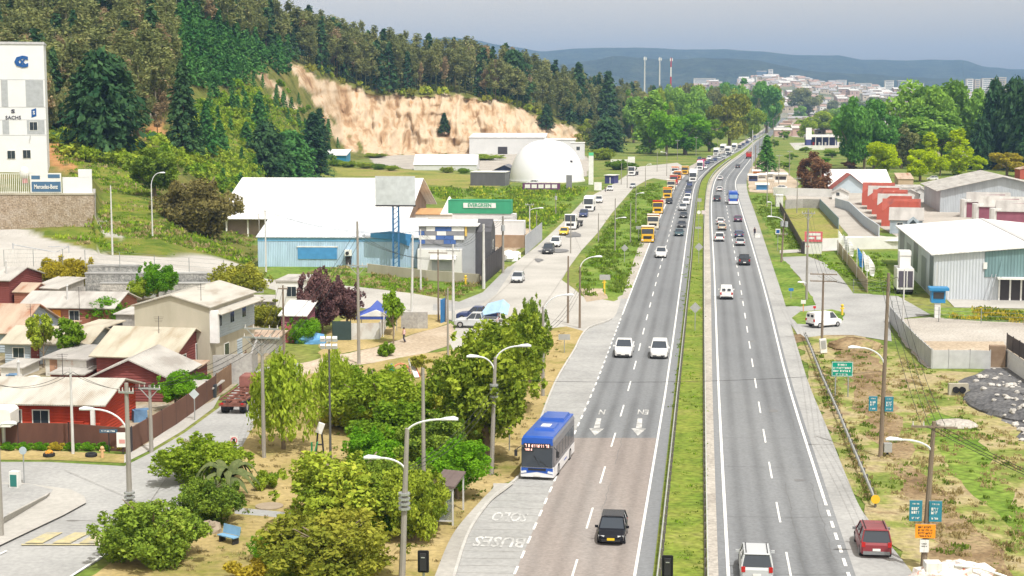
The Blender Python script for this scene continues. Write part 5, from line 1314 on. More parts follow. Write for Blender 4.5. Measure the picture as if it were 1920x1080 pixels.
H('shack','small whitewashed shack with a grey fibre roof and peeling door','shack',86,172,705,672,648,6,'mono',multi('peeling_paint',[(.45,.22,.15),(.62,.60,.57),(.70,.69,.67)],.9,pos=[.3,.42,.6]),grey_roof,doors=[('f',.9,.8,1.7,flat('peeling_door',(.42,.24,.16),.8,var=.4))],over=.35,rz=-14)
H('house','maroon house with the broad tan metal roof in front of the bare concrete wall','house',182,332,712,665,613,10.5,'x',maroon_wall,tan_roof,over=.55,wins=[('r',3.2,1.6,1.0,1.2),('r',6.8,2.0,.9,1.6)],chim=(1.0,8.0),rz=-11)
t=H('house','two-storey house with a blank concrete gable wall and grey-blue board side','house',255,404,692,573,553,13,'y',conc_wall,cream_roof,over=.25,rz=-11,
  wins=[('r',2.8,5.0,1.1,1.5),('r',6.3,5.0,1.1,1.6),('r',9.8,5.0,1.1,1.4),('r',4.6,1.4,1.2,1.6)],doors=[('r',8.4,1.4,2.1,blue_wall)])
W=M(149,P(255,692).y);MB().span(W+.012,W+.06,.5,12.9,3.1,6.1).build('board_siding',blue_wall,t)
MB().span(W+.02,W+.9,.08,.5,2.9,6.2).build('white_panel',flat('fresh_white',(.80,.80,.80),.5),t)
MB().slab((W+.05,.2,6.0),(W+1.3,.2,5.75),(W+1.3,13,5.75),(W+.05,13,6.0),-.1).build('eave_roof',cream_roof,t)
H('house','long low brick house with an orange door below the golden tree','house',42,218,609,575,547,9,'x',brick,pale_roof,over=.5,rz=-6,wins=[('f',6.6,1.2,1.2,1.2)],doors=[('f',4.4,1.0,1.9,orange_d)],chim=(5.0,2.0))
H('house','grey-gabled house under a rust-streaked roof cut by the frame edge','house',-70,38,660,622,570,11,'x',blue_wall,rust_roof,over=.4,rz=-8)
H('house','low house with a tan roof and grey-blue front under the straggly trees','house',10,172,682,643,612,8,'x',blue_wall,tan_roof,over=.5,rz=-7,wins=[('f',1.5,1.2,1.2,1.0)],doors=[('f',3.3,.9,1.9,maroon_wall)])
H('house','small cream shed with a rising roof behind the tan roofs','shed',148,196,640,615,605,5,'mono',trim_d,tan_roof,over=.3,rz=-14)
H('house','maroon timber house with a pale grey roof at the frame edge below the terraces','house',-70,27,568,524,500,9,'x',maroon_wall,pale_roof,over=.35,rz=-12,chim=(5.5,2.0))
H('shed','brick-red lean-to with a brown roof beside the maroon timber house','shed',27,62,570,548,531,5,'x',brick,rust_roof,over=.2,rz=-12)
H('shed','pale shed with a grey roof under the golden tree','shed',62,118,566,540,520,6,'mono',grey_wall,pale_roof,over=.3,rz=-20)
H('house','white two-storey house with one window beside the purple-leaved tree','house',518,572,600,528,524,7,'flat',white_wall,pale_roof,over=.12,rz=-6,wins=[('f',2.0,3.6,1.2,1.2)])
H('house','plum coloured house with a white lean-to roof in front of the white two-storey house','house',528,574,642,592,566,5,'mono',purple_wall,white_roof,over=.3,rz=-6,doors=[('f',1.0,1.2,2.0,flat('rose_gate',(.55,.14,.17),.6))])
H('shed','low flat shed with a whitish roof behind the olive yellow tree','shed',452,540,588,566,558,5,'mono',stone,pale_roof,over=.2,rz=-4)
H('shed','open shed with clutter under a grey awning behind the maroon gable','shed',466,520,662,634,625,4,'mono',grey_wall,rust_roof,over=.3,rz=-6)
for i,(x0,x1,yb,ye,yr,D_,rm_,lb)in enumerate([(330,372,716,690,684,3,rust_roof,'rusty lean-to against the maroon house by the yard wall'),(112,150,648,630,624,4,pale_roof,'grey lean-to between the tan roofs'),(2,44,706,690,684,4,pale_roof,'pale awning at the frame edge behind the red house'),(96,160,716,702,694,4,pale_roof,'sagging pale awning behind the red house roof'),(218,250,622,590,583,5,pale_roof,'white-walled lean-to between the brick house and the concrete house'),(60,120,634,616,608,5,rust_roof,'rusty shed roof behind the straggly trees'),(330,400,745,728,722,3,pale_roof,'low pale awning over the paling fence')]):
    H('lean_to',lb,'shed',x0,x1,yb,ye,yr,D_,'mono',[maroon_wall,grey_wall,white_wall][i%3],rm_,over=.25,rz=-8)
rc_=random.Random(12)
for i,(x,y)in enumerate([(225,735),(238,772),(262,790),(300,748),(318,742),(350,735),(20,722),(60,726),(205,640),(226,632),(44,676),(352,708)]):
    q=P(x,y);tag(MB().box((0,0,.5),(rc_.uniform(.7,1.6),rc_.uniform(.6,1.2),1.0),rz=rc_.uniform(0,3),taper=(.94,.9)).box((.2,.1,1.03),(rc_.uniform(.8,1.6),.8,.06),rz=rc_.uniform(0,3)).build('yard_crate',[flat('crate_grey',(.30,.30,.29),.8,var=.3),flat('crate_brown',(.24,.15,.09),.8,var=.3),tm_blue,frame_w][i%4],None,q),'covered junk crate lying in the yards between the houses','crate','junk in the house yards')
for i,(x,y,z_)in enumerate([(300,690,4.3),(120,760,3.6),(150,600,3.2),(380,680,7.2),(60,655,4.0)]):
    t=thing('tv_aerial',['aerial on the broad tan roof','aerial on the cream roof of the red house','aerial on the long brick house','aerial on the concrete gable house','aerial on the rust-streaked roof'][i],'aerial',P(x,y+12));MB().tube((0,0,0),(0,0,z_+1.6),.03,n=5).build('mast',trim_d,t)
    for k in range(4):MB().tube((-.5+k*.05,0,z_+1.5-k*.16),(.5-k*.05,0,z_+1.5-k*.16),.016,n=4).build('element',trim_d,t)
TZ=11.7;TD=337;p=PD(-75,325,TD);p.z=TZ;tl=thing('office_tower','white office tower with grey panels and a round blue emblem on the terrace','building',p,R(14));TW=M(158,TD);TH_=ZT(82,TD)-TZ
tower_w=multi('tower_cladding',[(.68,.69,.72),(.76,.77,.79)],.3,bump=0)
MB().span(0,TW,0,13,-1,TH_).build('wall',tower_w,tl);MB().span(-.15,TW+.15,-.15,13.15,TH_+.003,TH_+.5).build('roof',flat('roof_edge',(.5,.5,.53),.5),tl)
def tx(px):return M(px+75,TD)
def tz(py):return ZT(py,TD)-TZ
gp=flat('grey_panel',(.40,.42,.45),.5)
for x0,x1,y0,y1 in[(4,16,150,200),(48,80,150,200),(4,16,226,252),(48,80,226,252)]:MB().span(tx(x0),min(tx(x1),TW-.1),-.04,.02,tz(y1),tz(y0)).build('grey_panel',gp,tl)
for x,y,w,h in[(60,237,14,15),(18,291,14,15),(46,290,14,15),(-20,291,14,15)]:wcut(tl,'f',tx(x),-.03,tz(y),M(w,TD),M(h,TD))
for yy in(149,201,225,254):MB().span(0,TW,-.03,.01,tz(yy)-.04,tz(yy)+.04).build('cladding_joint',gp,tl)
lb_=flat('emblem_blue',(.015,.09,.30),.4)
o=textmesh('emblem','C',3.6,lb_,tl,(tx(42),-.08,tz(116)),(math.pi/2,0,0),.06,sx=1.05,sy=.85,bold=.22)
o2=textmesh('emblem','X',1.3,lb_,tl,(tx(44),-.1,tz(116)),(math.pi/2,0,0),.06,bold=.10)
textmesh('wall_sign','SACHS',1.05,flat('sign_dark',(.06,.06,.09),.5),tl,(tx(24),-.06,tz(221)),(math.pi/2,0,0),.03,sx=1.0,bold=.02)
textmesh('wall_sign','S',1.3,flat('sign_dark',(.06,.06,.09),.5),tl,(tx(24),-.06,tz(209)),(math.pi/2,0,.0),.03,sx=1.3,sy=.8,bold=.05)
sq=MB().poly([(tx(57),-.05,tz(221)),(tx(66),-.05,tz(218)),(tx(66),-.05,tz(203)),(tx(57),-.05,tz(206))]).build('wall_emblem',lb_,tl)
textmesh('emblem_letter','S',1.0,tower_w,sq,(tx(61.5),-.08,tz(212)),(math.pi/2,0,0),.02,bold=.03)
MB().tube((tx(52),-.5,tz(262)),(tx(54),-.2,tz(255)),.07).build('wall_lamp',gp,tl)
p0,p1=PD(-60,428,261.8),PD(180,414,262.2)
mb=MB();rw=thing('retaining_wall','long brown stone retaining wall carrying the terrace of the white tower','wall',(p0.x,261.6,0))
Lw=p1.x-p0.x;mb.span(0,Lw,-.5,.25,4,ZT(365,261.6));mb.build('stone_face',multi('terrace_stone',[(.26,.20,.14),(.36,.29,.22),(.42,.36,.30)],1.0,fine=(4,.35),bump=.8),rw)
MB().span(-.1,Lw+.1,-.6,.35,ZT(365,261.6)+.003,ZT(365,261.6)+.25).build('coping',conc_wall,rw)
mb=MB().prism([(Lw-.4,.26),(Lw+.1,.26),(Lw-4.7,19),(Lw-5.2,19)],'z',5,ZT(366,261.6)).build('return_wall',grey_wall,rw)
z0=ZT(365,261.6)+.25
rl=thing('railing','white bar railing on top of the terrace wall','railing',(p0.x,261.8,z0))
for i in range(50):MB().box((i*Lw*.74/49,0,1.6),(.09,.07,3.2)).build('bar',frame_w,rl)
MB().span(0,Lw*.74,-.04,.04,3.1,3.2).span(0,Lw*.74,-.04,.04,.1,.2).build('rail',frame_w,rl)
rl2=thing('parapet','white solid parapet at the corner of the terrace','wall',(PD(118,360,261.8).x,261.8,z0));MB().span(0,M(55,262),-.1,.1,0,2.6).span(M(30,262),M(55,262),-.12,.14,2.61,3.9).build('wall',tower_w,rl2)
sb=thing('sign_board','white and navy name board on the terrace railing','sign',(PD(58,365,261.2).x,261.2,z0));w_=M(58,261)
MB().span(0,w_,-.1,.0,.1,3.3).build('board',frame_w,sb);MB().span(.2,w_-.1,-.14,-.11,.25,1.9).build('name_panel',flat('sign_navy',(.07,.15,.26),.5),sb)
textmesh('name_text','Mercedes-Benz',1.0,frame_w,sb,(w_*.5,-.17,1.05),(math.pi/2,0,0),.02,sx=.62,bold=.02)
MB().span(.2,1.6,-.14,-.11,2.3,2.9).span(2.9,w_-.2,-.14,-.11,2.5,3.1).build('logo_panel',flat('sign_navy',(.07,.15,.26),.5),sb)
wt=thing('water_tank','white round tank on the terrace beside the tower','tank',PD(46,325,300));wt.location.z=TZ
MB().ball((0,0,1.9),(.95,.95,1.2),12,8).build('tank',frame_w,wt);MB().tube((0,0,0),(0,0,1.0),.5,n=8).build('stand',flat('tank_red',(.5,.12,.1),.5),wt)
for x0,x1,yb,yt,lb,dd in[(165,258,519,500,'upper grey gabion wall below the ramp',223.2),(160,412,538,514,'long middle gabion wall of dark stone',221.8),(188,412,555,533,'lowest gabion wall of pale stone behind the garden trees',220.2)]:
    a=PD(x0,yb,dd);t=thing('gabion_wall',lb,'wall',(a.x,dd,0));Lg=M(x1-x0,dd)
    MB().span(0,Lg,0,1.2,-.2,ZT(yt,dd)).build('stone_fill',stone if 'pale' not in lb else multi('pale_stone',[(.26,.25,.24),(.42,.41,.39),(.55,.53,.50)],1.6,fine=(5,.3),bump=.8),t)
    MB().span(-.05,Lg+.05,-.05,1.25,ZT(yt,dd)+.003,ZT(yt,dd)+.2).build('coping',conc2,t)
a=PD(412,552,219);t=thing('block_wall','grey block wall stepping down from the gabion terraces','wall',(PD(494,530,226).x,226,0),R(200))
MB().span(0,9,-.1,.1,-.2,2.6).build('wall',grey_wall,t)
whr=roofm('bright_white_roof',(.80,.80,.80),(.66,.65,.63),sc=.5,var=.05)
t=H('warehouse','huge white-roofed warehouse behind the blue shed','warehouse',428,752,442,404,334,44,'x',multi('brown_shed_wall',[(.25,.19,.16),(.36,.29,.25)],.4),whr,over=2.2,rz=-4)
Wd=M(324,P(428,442).y)
_,_,hw_,rw_=fit(428,752,442,404,334,44,'x')
for x in(7.4,20.2):zr=lambda y:hw_+rw_*y/22+.12;MB().slab((x,11.5,zr(11.5)),(x+1.5,11.5,zr(11.5)),(x+1.5,18.5,zr(18.5)),(x,18.5,zr(18.5)),.08).build('skylight',flat('skylight_grey',(.36,.35,.33),.5),t)
for i in range(9):MB().span(i*Wd/8-.15,i*Wd/8+.15,-1.3,-1.0,0,3.6).build('post',frame_w,t)
bcorr=corr('blue_sheet_wall',(.40,.55,.70),1.1,'X',.12,.5,0,.6);bdark=flat('blue_band',(.07,.26,.52),.5)
t=H('industrial_shed','pale blue corrugated shed with a white roof and big dark blue door','building',484,790,500,445,409,22,'x',bcorr,roofm('bluish_white_roof',(.58,.62,.67),(.50,.53,.58),sc=.6),over=.25,rz=-3)
d_=P(484,500).y
def lx(px):return M(px-484,d_)
def lz(py):return ZT(py,d_)
MB().span(0,lx(790),-.05,.02,lz(452),lz(446)).build('blue_band',flat('blue_band_light',(.16,.38,.62),.5),t)
MB().span(lx(560),lx(634),-.12,.02,lz(485),lz(463)).build('door',bdark,t);MB().span(lx(558),lx(636),-.16,-.03,lz(463),lz(461)).build('door_frame',frame_w,t)
MB().poly([(lx(698),-.3,lz(436)),(lx(698),-.3,lz(444)),(lx(740),-.3,lz(448)),(lx(771),-.3,lz(460)),(lx(776),-.3,lz(438)),(lx(736),-.3,lz(432))]).build('torn_banner',bdark,t)
ac=MB().span(lx(650),lx(663),-.9,-.05,lz(478),lz(467)).build('air_conditioner',frame_w,t);MB().tube((lx(655),-.96,lz(473)),(lx(655),-.9,lz(473)),.3,n=10).build('fan',trimm,ac)
MB().span(lx(651),lx(661),-.5,-.05,lz(494),lz(480)).build('vent_door',trim_d,t)
for x,lb,c in((712,'white portable toilet with a green door at the blue shed',flat('toilet_green',(.05,.35,.28),.5)),(729,'portable toilet with a navy door at the blue shed',flat('toilet_navy',(.05,.1,.3),.5))):
    q=thing('portable_toilet',lb,'toilet',P(x-6,499));MB().span(0,1.1,0,1.1,0,2.3).build('cabin',frame_w,q);MB().span(.15,.95,-.06,0,.1,1.9).build('door',c,q);MB().span(-.05,1.15,-.05,1.15,2.303,2.45).build('roof',frame_w,q)
p=P(743,506);t=thing('billboard','large billboard seen from its grey back on a blue lattice mast','billboard',p,R(-4));bl=flat('mast_blue',(.05,.17,.36),.5);d_=p.y
zb,zt=ZT(384,d_),ZT(330,d_)
mb=MB()
for a in(-.45,.45):
    for b_ in(-.45,.45):mb.span(a-.08,a+.08,b_-.08,b_+.08,0,zb)
k=0;z=0
while z<zb-.8:
    for a in(-.45,.45):mb.tube((-.45,a,z),(.45,a,z+.8),.05,n=4);mb.tube((a,-.45,z),(a,.45,z+.8),.05,n=4)
    z+=.8
mb.build('lattice_mast',bl,t)
w_=M(75,d_);MB().span(-w_/2,w_/2,-.55,-.35,zb,zt).build('board',flat('board_back',(.50,.53,.55),.6,var=.12),t);MB().span(-w_/2,w_/2,-.6,.5,zb-.25,zb-.003).build('catwalk',trim_d,t)
for i in range(4):MB().span(-w_/2+.1+i*w_/3.2,-w_/2+.25+i*w_/3.2,-.34,.3,zb,zt-.2).build('strut',trim_d,t)
t=H('workshop_building','grey two-storey workshop with a blue and white checkered sign front','building',786,892,518,424,418,12,'x',multi('grey_sheet',[(.30,.32,.35),(.40,.42,.45)],.3),whr,over=.5,rz=-4)
d_=P(786,518).y
def lx(px):return M(px-786,d_)
def lz(py):return ZT(py,d_)
cols_=dict(w=flat('check_white',(.75,.75,.76),.5),b=flat('check_blue',(.07,.14,.38),.5),g=flat('check_grey',(.25,.25,.28),.5),y=flat('check_yellow',(.65,.45,.12),.5))
for r_,row in enumerate([('gwbbw',(786,800,817,838,848,872)),('bgwgg',(786,797,820,838,860,872)),('wwbbw',(786,802,818,835,852,872)),('bggbb',(786,798,815,833,846,856))]):
    for c_,ch in enumerate(row[0]):MB().span(lx(row[1][c_])+.02,lx(row[1][c_+1])-.02,-.25,-.05,lz(433+r_*8)+.02,lz(425+r_*8)-.02).build('sign_panel',cols_[ch],t)
MB().span(lx(873),lx(877),-.28,-.05,lz(442),lz(423)).build('sign_panel',cols_['y'],t)
MB().span(-.1,lx(868),-1.2,-.02,-.1,lz(466)).build('lower_front',white_wall,t);MB().span(lx(812),lx(852),-1.3,-1.15,lz(505),lz(486)).build('shutter',gp,t)
MB().slab((lx(810),-2.2,lz(485)),(lx(858),-2.2,lz(485)),(lx(858),-1.2,lz(478)),(lx(810),-1.2,lz(478)),-.15).build('canopy',frame_w,t)
W=lx(892);MB().prism([(1.0,0),(9.0,0),(9.0,lz(435)),(5.0,lz(414)),(1.0,lz(435))],'x',W+.03,W+2.4).build('dark_annex',flat('charcoal_sheet',(.09,.09,.10),.6),t)
for z in(2.2,4.6):wcut(t,'r',W+2.4,5.0,z,1.2,1.3)
t=H('lean_to','open lean-to with brown fibre roof and hanging flags next to the checkered workshop','shed',872,925,508,478,465,5,'mono',trim_d,roofm('brown_fibre',(.36,.30,.24)),over=.4,rz=-4)
ywhite=flat('bag_white',(.78,.78,.78),.6)
for k,(x,y,s)in enumerate([(958,490,.9),(966,484,.8),(953,482,.8)]):
    tag(MB().ball((0,0,s*.6),(s*1.3,s,s*.9),9,6,.2,k).build('sack',ywhite,None,P(x,y)),['lowest white builder sack by the container yard gate','white builder sack heaped beside the kerb at the yard gate','upper white builder sack at the yard gate'][k],'sack')
def container(label,p,L,col,rz,text=None,Hc=2.6,Wc=2.44):
    t=thing('shipping_container',label,'container',p,rz)
    MB().span(0,L,0,Wc,.06,Hc-.06).build('body',col,t)
    fr=MB()
    for x in(0,L):
        for y in(0,Wc):fr.span(x-.07,x+.07,y-.07,y+.07,0,Hc)
    for y in(0,Wc):
        for z in(.06,Hc-.06):fr.span(.07,L-.07,y-.06,y+.06,z-.06,z+.06)
    fr.build('frame',col,t)
    for s in(.35,Wc-.35-.8):MB().span(L+.0,L+.05,s,s+.8,.15,Hc-.15).build('door',col,t)
    if text:
        b=MB().span(L*.24,L*.76,-.12,-.03,Hc*.42,Hc*.78).build('name_panel',frame_w,t)
        textmesh('name_text',text,1.0,col,b,(L*.5,-.135,Hc*.6),(math.pi/2,0,0),.012,sx=.86,sy=1.0,bold=.03)
    return t
cgreen=corr('green_container',(.06,.36,.20),2.2,'X',.06,.5,0,.6);cwhite=corr('white_container',(.74,.74,.75),2.2,'X',.05,.5,0,.5);cdark=corr('dark_container',(.12,.12,.135),1.2,'X',.1,.5,0,.5);corange=corr('orange_container',(.58,.34,.16),2.2,'X',.1,.6,0,.5)
p=PD(841,400,305);container('green shipping container with a white name panel stacked on white ones',p,M(118,305),cgreen,R(-7),'EVERGREEN')
p2=PD(868,435,304);p2.z=p.z-2.62;container('white shipping container stacked under the green one',Vector((p2.x-2,305,p2.z)),M(118,305),cwhite,R(-7))
container('lowest white shipping container of the stack under the green one',Vector((p2.x-2,305.1,p2.z-2.62)),M(118,305),cwhite,R(-7))
p=PD(905,440,296);container('white container cabin with a grey door beside the brown yard wall',p,M(78,296),cwhite,R(-6));MB()
t=thing('yard_wall','brown brick yard wall carrying the white container cabin','wall',Vector((p.x-.5,295.8,0)),R(-6));MB().span(0,M(84,296),-.3,3,-.1,p.z-.01).build('brick_face',multi('yard_brick',[(.30,.20,.13),(.40,.29,.20)],.5),t)
H('orange_shed','long orange-tan roofed shed between the warehouse and the green container','shed',752,868,425,402,391,10,'x',white_wall,corange,over=.2,rz=-8)
tag(MB().loft([[(-1.8,-1.8,0),(1.8,-1.8,0),(1.8,1.8,0),(-1.8,1.8,0)],[(-.1,-.1,3.4),(.1,-.1,3.4),(.1,.1,3.4),(-.1,.1,3.4)]]).build('canopy_tent',frame_w,None,PD(843,401,312)),'pointed white canopy tent beside the green container','tent')
p=P(1027,343);t=thing('dome_building','big white inflatable dome by the service road','dome',p+Vector((0,12,0)));rd=M(70,p.y+12);hd=ZT(262,p.y+12)
rings=[]
for j in range(13):
    a=math.pi/2*j/12;rings.append([(rd*math.cos(a)**.85*math.cos(2*math.pi*i/40),rd*math.cos(a)**.85*math.sin(2*math.pi*i/40),hd*math.sin(a))for i in range(40)])
MB().loft(rings,False).build('shell',flat('dome_white',(.76,.77,.80),.5,var=.02),t,smooth=True)
MB().box((rd*.62,-rd*.62,6.2),(1.0,.5,2.0),rz=R(45)).build('vent_window',trim_d,t);MB().box((-.8,-rd*.5,hd*.84),(.9,.5,.3)).build('vent_flap',trim_d,t)
MB().tube((0,0,0),(0,0,.5),rd+.25,n=40).build('base_ring',frame_w,t)
wclad=multi('white_cladding',[(.58,.59,.60),(.66,.67,.68)],.2,bump=0)
t=H('industrial_building','long white flat-roofed hall at the foot of the quarry','building',880,1022,289,258,250,30,'mono',wclad,whr,over=.3,rz=-3,doors=[('f',M(63,790),M(18,790),M(14,790),trim_d)])
t=H('industrial_building','lower white hall between the long hall and the dome top','building',1020,1078,292,262,259,20,'flat',wclad,whr,over=.3,rz=-3)
t=H('industrial_building','small white block with a dark window behind the dome','building',1070,1096,299,268,265,8,'flat',wclad,whr,over=.2,rz=-3,wins=[('f',M(14,720),5,1.6,1.6)])
t=H('marquee','long white marquee tent on the dry field','tent',776,894,319,309,290,12,'x',wclad,whr,over=.2,rz=-4)
t=H('cabin','dark grey boxy cabin with a white roof edge in front of the dome','cabin',882,948,348,323,319,8,'flat',cdark,frame_w,over=.15,rz=-10)
t=H('house','dark blue gabled house with a veranda beside the dome','house',920,972,338,322,310,10,'y',flat('navy_gable',(.06,.08,.22),.6),roofm('slate_roof',(.16,.165,.19)),over=.8,rz=-8,wins=[('f',2,1.5,1.6,1.4),('f',6,1.5,1.6,1.4)])
t=H('shed','blue shed with a white roof at the wood edge below the landslip','shed',607,650,306,291,281,7,'mono',corr('teal_shed',(.04,.25,.45),1.0),whr,over=.5,rz=-10)
t=thing('banner_hoarding','long purple and white banner along the fence before the dome','banner',P(980,359),R(-3));bw=M(70,P(980,359).y)
MB().span(0,bw,-.05,.05,.6,2.5).build('banner',flat('banner_plum',(.14,.05,.13),.6),t)
for i in range(5):MB().span(bw*(.06+i*.18),bw*(.2+i*.18),-.09,-.06,1.0,2.1).build('white_panel',frame_w,t)
for i in range(5):MB().tube((bw*i/4,.1,0),(bw*i/4,.1,2.6),.06,n=5).build('post',trim_d,t)
p=P(1108,346);t=thing('pylon_sign','tall pale pylon sign with a green top beside the dome','sign',p);w_=M(9,p.y);h_=ZT(286,p.y)
MB().span(-w_/2,w_/2,-.3,.3,0,h_-1.0).build('column',gp if False else frame_w,t);MB().span(-w_/2,w_/2,-.32,.32,h_-1.0+.003,h_).build('green_top',flat('sign_green',(.10,.50,.25),.5),t)
t=thing('low_wall','white boundary wall on the inside of the service road bend','wall',P(1145,309),R(10));MB().span(0,M(46,680),0,.3,0,2.2).build('wall',white_wall,t);MB().span(M(46,680)-3,M(46,680),.1,.35,2.203,3.3).build('gate_panel',frame_w,t)
t=H('workshop','small tyre workshop stall with a dark blue front beside the service road','stall',1134,1152,344,329,327,5,'flat',flat('stall_navy',(.05,.05,.17),.6),frame_w,over=.3,rz=-20,doors=[('f',1.8,.3,2,frame_w)])
t=thing('sign_board','white blank panel standing by the tyre workshop','sign',P(1121,360),R(-10));MB().span(-1.1,1.1,-.06,.06,.5,2.9).build('panel',frame_w,t)
for s in(-.9,.9):MB().tube((s,0,0),(s,0,.5),.06,n=5).build('leg',trim_d,t)
t=thing('sign_board','white tall banner board leaning at the dome entrance','sign',P(1067,357),R(-20));MB().span(-.9,.9,-.06,.06,.6,4.6).build('panel',flat('grey_board',(.25,.25,.27),.5),t)
for s in(-.7,.7):MB().tube((s,0,0),(s,0,.6),.06,n=5).build('leg',trim_d,t)
p=P(1750,561);ang=-8;t=thing('warehouse','light grey corrugated warehouse with a dazzling white roof and teal panel','warehouse',p,R(ang));WW,DD,hh,rr_=27.0,50.0,ZT(478,p.y),1.25
greyc=corr('grey_corrugated',(.50,.54,.59),.75,'X',.06,.5,0,.8);teal=corr('teal_corrugated',(.16,.26,.28),.75,'X',.08,.5,0,.8);greyc_s=corr('grey_corrugated_side',(.46,.52,.55),.5,'Y',.12,.5,0,.8)
MB().prism([(0,-.2),(WW,-.2),(WW,hh),(WW/2,hh+rr_),(0,hh)],'y',0,DD).build('wall',greyc,t)
r=MB();r.slab((-.5,-.5,hh-.02),(WW/2,-.5,hh+rr_+.03),(WW/2,DD+.5,hh+rr_+.03),(-.5,DD+.5,hh-.02),-.15);r.slab((WW/2,-.5,hh+rr_+.03),(WW+.5,-.5,hh-.02),(WW+.5,DD+.5,hh-.02),(WW/2,DD+.5,hh+rr_+.03),-.15);r.build('roof',whr,t)
MB().span(WW/2-.35,WW/2+.35,-.4,DD+.4,hh+rr_+.17,hh+rr_+.24).build('ridge_strip',flat('ridge_grey',(.5,.5,.5),.5),t)
x0=M(1842-1750,p.y);MB().prism([(x0,3.2),(WW-.05,3.2),(WW-.05,hh-.05),(WW/2,hh+rr_-.1),(x0,hh+rr_*x0/(WW/2)-.12)],'y',-.08,-.01).build('teal_panel',teal,t)
sg=MB()
for i,(a,b_)in enumerate([(1,5),(9,15),(20,26),(30,36),(40,47)]):MB().span(-.06,.01,a,b_,0.2 if i%2 else 1.5,hh-.4-(i%2)).build('dark_side_panel',flat('side_panel_grey',(.22,.26,.28),.5)if i%2 else flat('side_dark',(.08,.11,.14),.4),t)
MB().span(-.03,.0,0,DD,.1,hh-.2).build('side_cladding',greyc_s,t)
xe=M(1868-1750,p.y);dw=MB().span(xe,xe+6,-.1,.05,0,2.9).build('entrance_glazing',trim_d,t)
for i in range(5):MB().span(xe+i*1.45,xe+i*1.45+.22,-.16,-.08,0,2.95).build('mullion',frame_w,dw)
MB().span(xe-.3,xe+6.5,-1.4,-.12,3.0,3.25).build('canopy',frame_w,t)
for s in(.1,5.2):MB().tube((xe+s,-1.3,3.25),(xe+s+.15,-.1,5.4),.06,n=5).build('canopy_stay',teal,t)
MB().tube((xe-1.8,-.9,0),(xe-.9,-.15,3.6),.06,n=5).tube((xe-1.2,-.9,0),(xe-.4,-.15,3.6),.06,n=5).build('ladder',gp,t)
MB().span(x0-.2,x0+.3,-.2,-.08,4.3,5.2).build('white_box',frame_w,t)
p=P(1757,596);t=thing('kiosk','small blue guard kiosk on a white post in front of the corrugated warehouse','kiosk',p,R(-8));kb=flat('kiosk_blue',(.03,.22,.46),.5)
MB().span(-.35,.35,-.35,.35,0,1.9).build('post',frame_w,t);MB().span(-.8,.9,-.5,1.2,1.95,3.5).build('cabin',kb,t);MB().span(-.6,.7,-.55,-.48,2.5,3.3).build('window',wg,t);MB().span(-1.1,1.3,-.8,1.5,3.52,3.85).build('roof',kb,t)
for i,(x,y,lb)in enumerate([(1668,438,'front brick-red terrace house with a pointed grey porch'),(1655,424,'second brick-red terrace house from the pointed porch'),(1646,412,'third brick-red terrace house from the pointed porch'),(1637,402,'fourth brick-red terrace house with a satellite dish'),(1628,393,'fifth brick-red terrace house from the pointed porch'),(1618,385,'last brick-red terrace house by the red-roofed hall')]):
    q=P(x,y);D_=8.5;W_=M(1738-1668,P(1668,438).y)*(1 if i else .85);
    t=house('terrace_house',lb,'house',q,R(-14),W_,D_,3.4+(.0 if i else-.6),2.2,'x',rose_wall if i else blue_wall,red_roof if i%2 else grey_roof,over=.25,wins=[]if i else[('f',2.0,1.7,1.1,1.1)])
    if i==0:
        MB().prism([(3.4,0),(5.8,0),(5.8,2.6),(4.6,3.6),(3.4,2.6)],'y',-.9,-.03).build('porch',blue_wall,t);MB().prism([(3.9,.8),(5.3,.8),(5.3,2.3),(4.6,3.0),(3.9,2.3)],'y',-1.0,-.91).build('porch_window',wg,t)
    else:
        MB().prism([(-.3,.05),(W_*.97,.05),(W_*.97,5.5),(W_*.34,5.5),(-.3,3.2)],'y',-.32,-.03).build('fire_wall',rose_wall,t)
    if i==3:MB().ball((W_*.6,1.0,4.9),(.6,.25,.6),10,6).build('satellite_dish',frame_w,t)
for i,(x,y)in enumerate([(1868,428),(1835,418),(1812,408),(1790,398),(1775,388)]):
    q=P(x,y);lb=['plum terrace house nearest the white warehouse roof','second plum terrace house with a white bay from the warehouse roof','third plum terrace house with a white bay','fourth plum terrace house with a white bay','farthest plum terrace house with a dark window'][i]
    t=house('terrace_house',lb,'house',q,R(-16),9.5,8,3.6,2.0,'x',purple_wall,pale_roof if i%2 else grey_roof,over=.2,wins=[('f',6.5,1.7,1.1,1.1)])
    MB().tube((-.2,1.4,0),(-.2,1.4,4.2),1.35,n=12).build('white_bay',white_wall,t);MB().prism([(-.1,3.62),(8.5,3.62),(8.5,5.3),(-.1,5.1)],'y',2.8,3.05).build('fire_wall',purple_wall,t)
for i,(x0,x1,yb,ye,yr,lb)in enumerate([
 (1560,1590,374,362,355,'white gabled cottage at the end of the stalls wall'),(1690,1722,380,364,356,'white gabled cottage behind the red terrace'),(1712,1738,378,360,353,'white gabled cottage between two dark cars behind the red terrace'),
 (1655,1682,374,360,353,'white gabled cottage nearest the white hall'),(1862,1892,382,366,358,'white gabled cottage below the grey barn wall'),(1900,1960,396,372,362,'white cottage with a dark window at the frame edge'),(1755,1776,384,362,357,'white cottage with a blue-grey window beside the plum row'),(1886,1930,414,400,392,'white-walled cottage with a red roof at the frame edge')]):
    H('cottage',lb,'house',x0,x1,yb,ye,yr,8,'y',white_wall,red_roof if 'red roof' in lb else grey_roof,over=.3,rz=-12,wins=[('f',M((x1-x0)*.35,P(x0,yb).y),1.5,.9,.9)])
t=H('hall','large hall with a white roof and red edges beside the brown cypresses','building',1555,1670,358,349,318,28,'x',flat('hall_red',(.40,.08,.07),.6),whr,over=.5,rz=-4)
